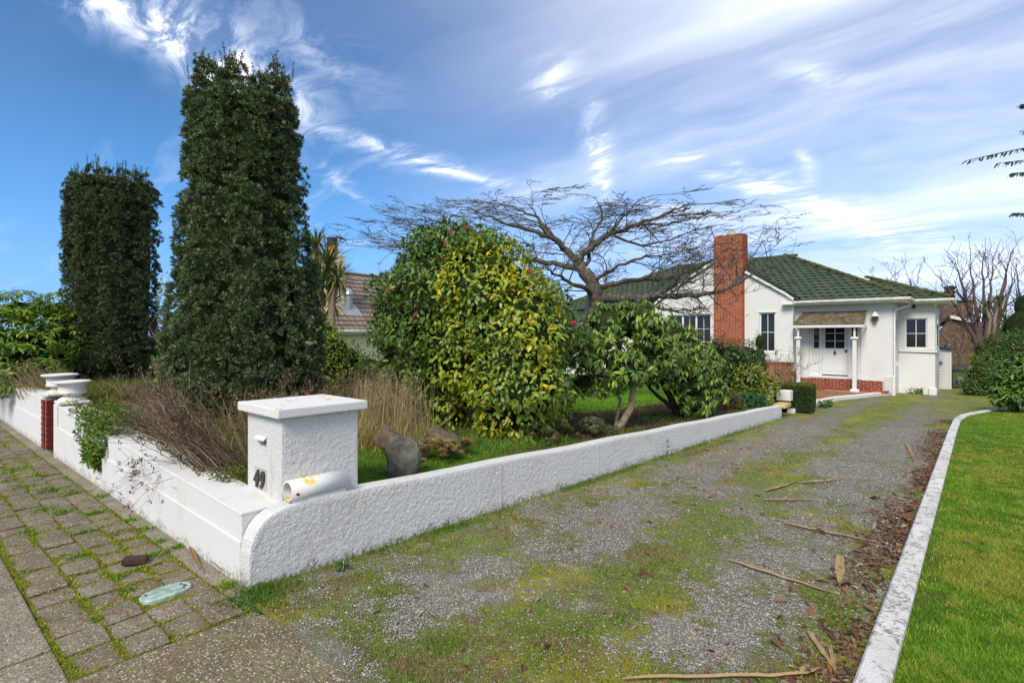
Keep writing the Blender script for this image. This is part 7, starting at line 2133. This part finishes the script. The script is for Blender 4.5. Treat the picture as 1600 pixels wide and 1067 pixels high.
# --- dead perennial leaning over the front wall
def dry_clump(name, centre, n, sx, sy, L, lean, spread, cols, label, r_=.0035, heads=.5, hcol=(.10, .07, .05), grav=.1, side_tw=2, bend=.12):
    root = empty(name, centre, 0, label, 'plant')
    P = np.stack([rng.normal(size=n) * sx, rng.normal(size=n) * sy, np.full(n, -.02)], -1)
    D = norm(np.asarray(lean, float) + rng.normal(size=(n, 3)) * spread); D[:, 2] = np.abs(D[:, 2])
    Ls = L * (.45 + .65 * rng.random(n))
    V, F, k, Q = stalks(P, D, Ls, r_, bend, 5, 3, grav)
    C = np.repeat(pal(n, cols, None, .25), k, 0)
    o = link('stems', npmesh('stems', V, F, C), STALK, root); o['kind'] = 'stuff'
    if side_tw:
        i = np.repeat(np.arange(n), side_tw); s_ = rng.integers(2, 5, len(i))
        P2 = Q[i, s_]; D2 = norm(D[i] + rdir(len(i)) * .7)
        V, F, k, Q2 = stalks(P2, D2, Ls[i] * (.12 + .2 * rng.random(len(i))), r_ * .6, .2, 3, 3, 0)
        o = link('side_twigs', npmesh('side_twigs', V, F, np.repeat(pal(len(i), cols, None, .25), k, 0)), STALK, root); o['kind'] = 'stuff'
        tips = np.concatenate([Q[:, -1], Q2[:, -1]])
    else: tips = Q[:, -1]
    if heads:
        tips = tips[rng.random(len(tips)) < heads]; m_ = 4
        TP = np.repeat(tips, m_, 0) + rng.normal(size=(len(tips) * m_, 3)) * .006; TD = norm(rdir(len(TP)) + UP * .5)
        foliage('seed_heads', STALK, root, TP, TD, norm(np.cross(TD, rdir(len(TD)))), .028, .012, pal(len(TP), [hcol, tuple(v * 1.8 for v in hcol)], None, .2), False, 0, .3)
    return root
sL = -CR
c = at(335, 725, 4.45)
dry_clump('dead_perennial', (c[0], .36, .46), 185, .24, .10, .88, tuple(-CR * .68 + UP * 1.0 - CF * .04), .20, [(.11, .075, .055), (.18, .13, .09), (.30, .23, .17), (.07, .045, .035)], 'dark brown dead perennial leaning over the front wall', .0038, .5, grav=.15, side_tw=3)
c = at(235, 700, 5.3)
dry_clump('dead_perennial', (c[0] + .05, .40, .52), 150, .24, .10, .80, tuple(-CR * .55 + UP * 1.0), .22, [(.20, .15, .10), (.13, .09, .06), (.27, .20, .13)], 'paler brown dead stalks behind the dark clump on the front wall', .0034, .6, grav=.15)
c = at(250, 730, 4.7)
dry_clump('drooping_stems', (c[0], .16, .47), 60, .30, .06, .42, tuple(-CR * .35 - CF * .5 + UP * .25), .35, [(.07, .04, .03), (.11, .07, .05)], 'dark drooping stems hanging over the front wall top', .003, .4, grav=.75)
dry_clump('dry_grass_clump', tuple(at(400, 700, 5.6)[:2]) + (.45,), 260, .28, .18, .58, tuple(UP + CR * .05), .20, [(.23, .17, .09), (.30, .23, .12), (.16, .11, .06), (.13, .13, .04)], 'thin straw coloured stalks between the tall yew and the pillar', .0026, .3, (.14, .10, .06))
dry_clump('dry_grass_clump', tuple(at(606, 660, 6.5)[:2]) + (.36,), 620, .24, .22, .72, tuple(UP), .11, [(.36, .27, .15), (.44, .34, .20), (.26, .19, .11), (.32, .29, .12)], 'tall tan dry stalks behind the letterbox pillar', .0032, .15, (.16, .12, .07), grav=.05, side_tw=1, bend=.06)
dry_clump('dry_grass_clump', tuple(at(575, 650, 7.2)[:2]) + (.40,), 420, .26, .22, .72, tuple(UP), .12, [(.22, .15, .09), (.28, .20, .12), (.16, .10, .06)], 'browner dry stalks farther back left of the tan ones', .0032, .2, (.14, .10, .06), grav=.05, side_tw=1, bend=.06)
dry_clump('dry_stalks', tuple(at(470, 640, 6.6)[:2]) + (.42,), 60, .35, .18, .72, tuple(UP), .12, [(.25, .18, .12), (.17, .12, .08)], 'a few thin dry stalks standing before the foot of the tall yew', .003, .5, (.16, .11, .07))
dry_clump('dry_grass_clump', tuple(at(75, 600, 9.0)[:2]) + (.6,), 300, .40, .2, .75, tuple(UP - CR * .6), .2, [(.24, .19, .10), (.17, .13, .07)], 'dry bent grass under the shrub behind the urns', .004, 0, side_tw=0)
P = np.stack([rng.normal(size=1500) * .32 + at(590, 690, 6.1)[0], rng.normal(size=1500) * .25 + at(590, 690, 6.1)[1], 0 * np.zeros(1500)], -1); P[:, 2] = garden_z(P[:, 0], P[:, 1])
grass_obj('straw_grass', P, .15 + .28 * rng.random(len(P)), .006, pal(len(P), [(.34, .26, .11), (.28, .22, .09), (.24, .24, .07)], None, .2), lean=.4, bend=.7, label='arching straw coloured grass at the foot of the tan stalks', cat='grass')
# --- creeper hanging over the front wall
def ground_cover(name, boxes, n, L, cols, label, wts=None, hang=.5):
    P, Nn = [], []
    for (a, b2, nrm) in boxes:
        q = np.array(a) + (np.array(b2) - np.array(a)) * rng.random((n, 3)); P.append(q); Nn.append(np.broadcast_to(norm(nrm), (n, 3)))
    P, Nn = np.concatenate(P), np.concatenate(Nn)
    m_ = fbm(P[:, 0] * 5 + P[:, 2] * 3, P[:, 2] * 5 + P[:, 1] * 4, 251); ok = rng.random(len(P)) < sstep(m_, .30, .55); P, Nn = P[ok], Nn[ok]
    D = norm(rdir(len(P)) + Nn * .4 - UP * hang); Nn = norm(Nn + rdir(len(P)) * .6 + UP * .4)
    e = empty(name, P.mean(0) * np.array([1, 1, 0]) + np.array([0, 0, .45]), 0, label, 'plant')
    foliage('foliage', LEAFM, e, P - np.array(e.location), D, Nn, L * (.6 + .7 * rng.random(len(P))), L * .55, pal(len(P), cols, wts, .22), False, 0, .2)
ground_cover('creeping_plant', [((-4.55, -.17, .36), (-3.25, -.02, .74), (0, -1, .3)), ((-5.1, -.16, .60), (-3.0, .30, .80), (0, -.2, 1)), ((-4.1, -.17, .20), (-3.45, -.08, .42), (0, -1, 0))], 2600, .045,
             [(.06, .15, .014), (.10, .20, .016), (.17, .24, .02), (.20, .17, .04)], 'green creeping plant spilling over the front wall near the urn', [3, 3, 2, .7])
ground_cover('creeping_plant', [((-3.1, .10, .46), (-.85, .34, .58), (0, -.4, 1))], 2200, .035, [(.09, .13, .02), (.14, .14, .03), (.20, .13, .06), (.06, .11, .014)], 'straggly weeds creeping over the front wall ledge beside the pillar')
ground_cover('strap_leaf_plant', [((-.75, 10.9, .0), (-.25, 11.7, .22), (.4, -.6, .6))], 900, .09, [(.02, .09, .03), (.03, .12, .04)], 'dark bluish green strap leaved plant beside the dying conifer', None, -.6)
ground_cover('weed_clump', [((1.3, 23.85, -.64), (1.9, 24.0, -.40), (0, -1, .5))], 500, .06, [(.06, .13, .02), (.10, .17, .03)], 'green weeds against the foot of the white bay wall')
ground_cover('weed_clump', [((.08, 15.2, -.40), (.35, 16.0, -.20), (.5, -.5, .7))], 700, .05, [(.04, .10, .012), (.07, .15, .014)], 'round green weed against the white path kerb')
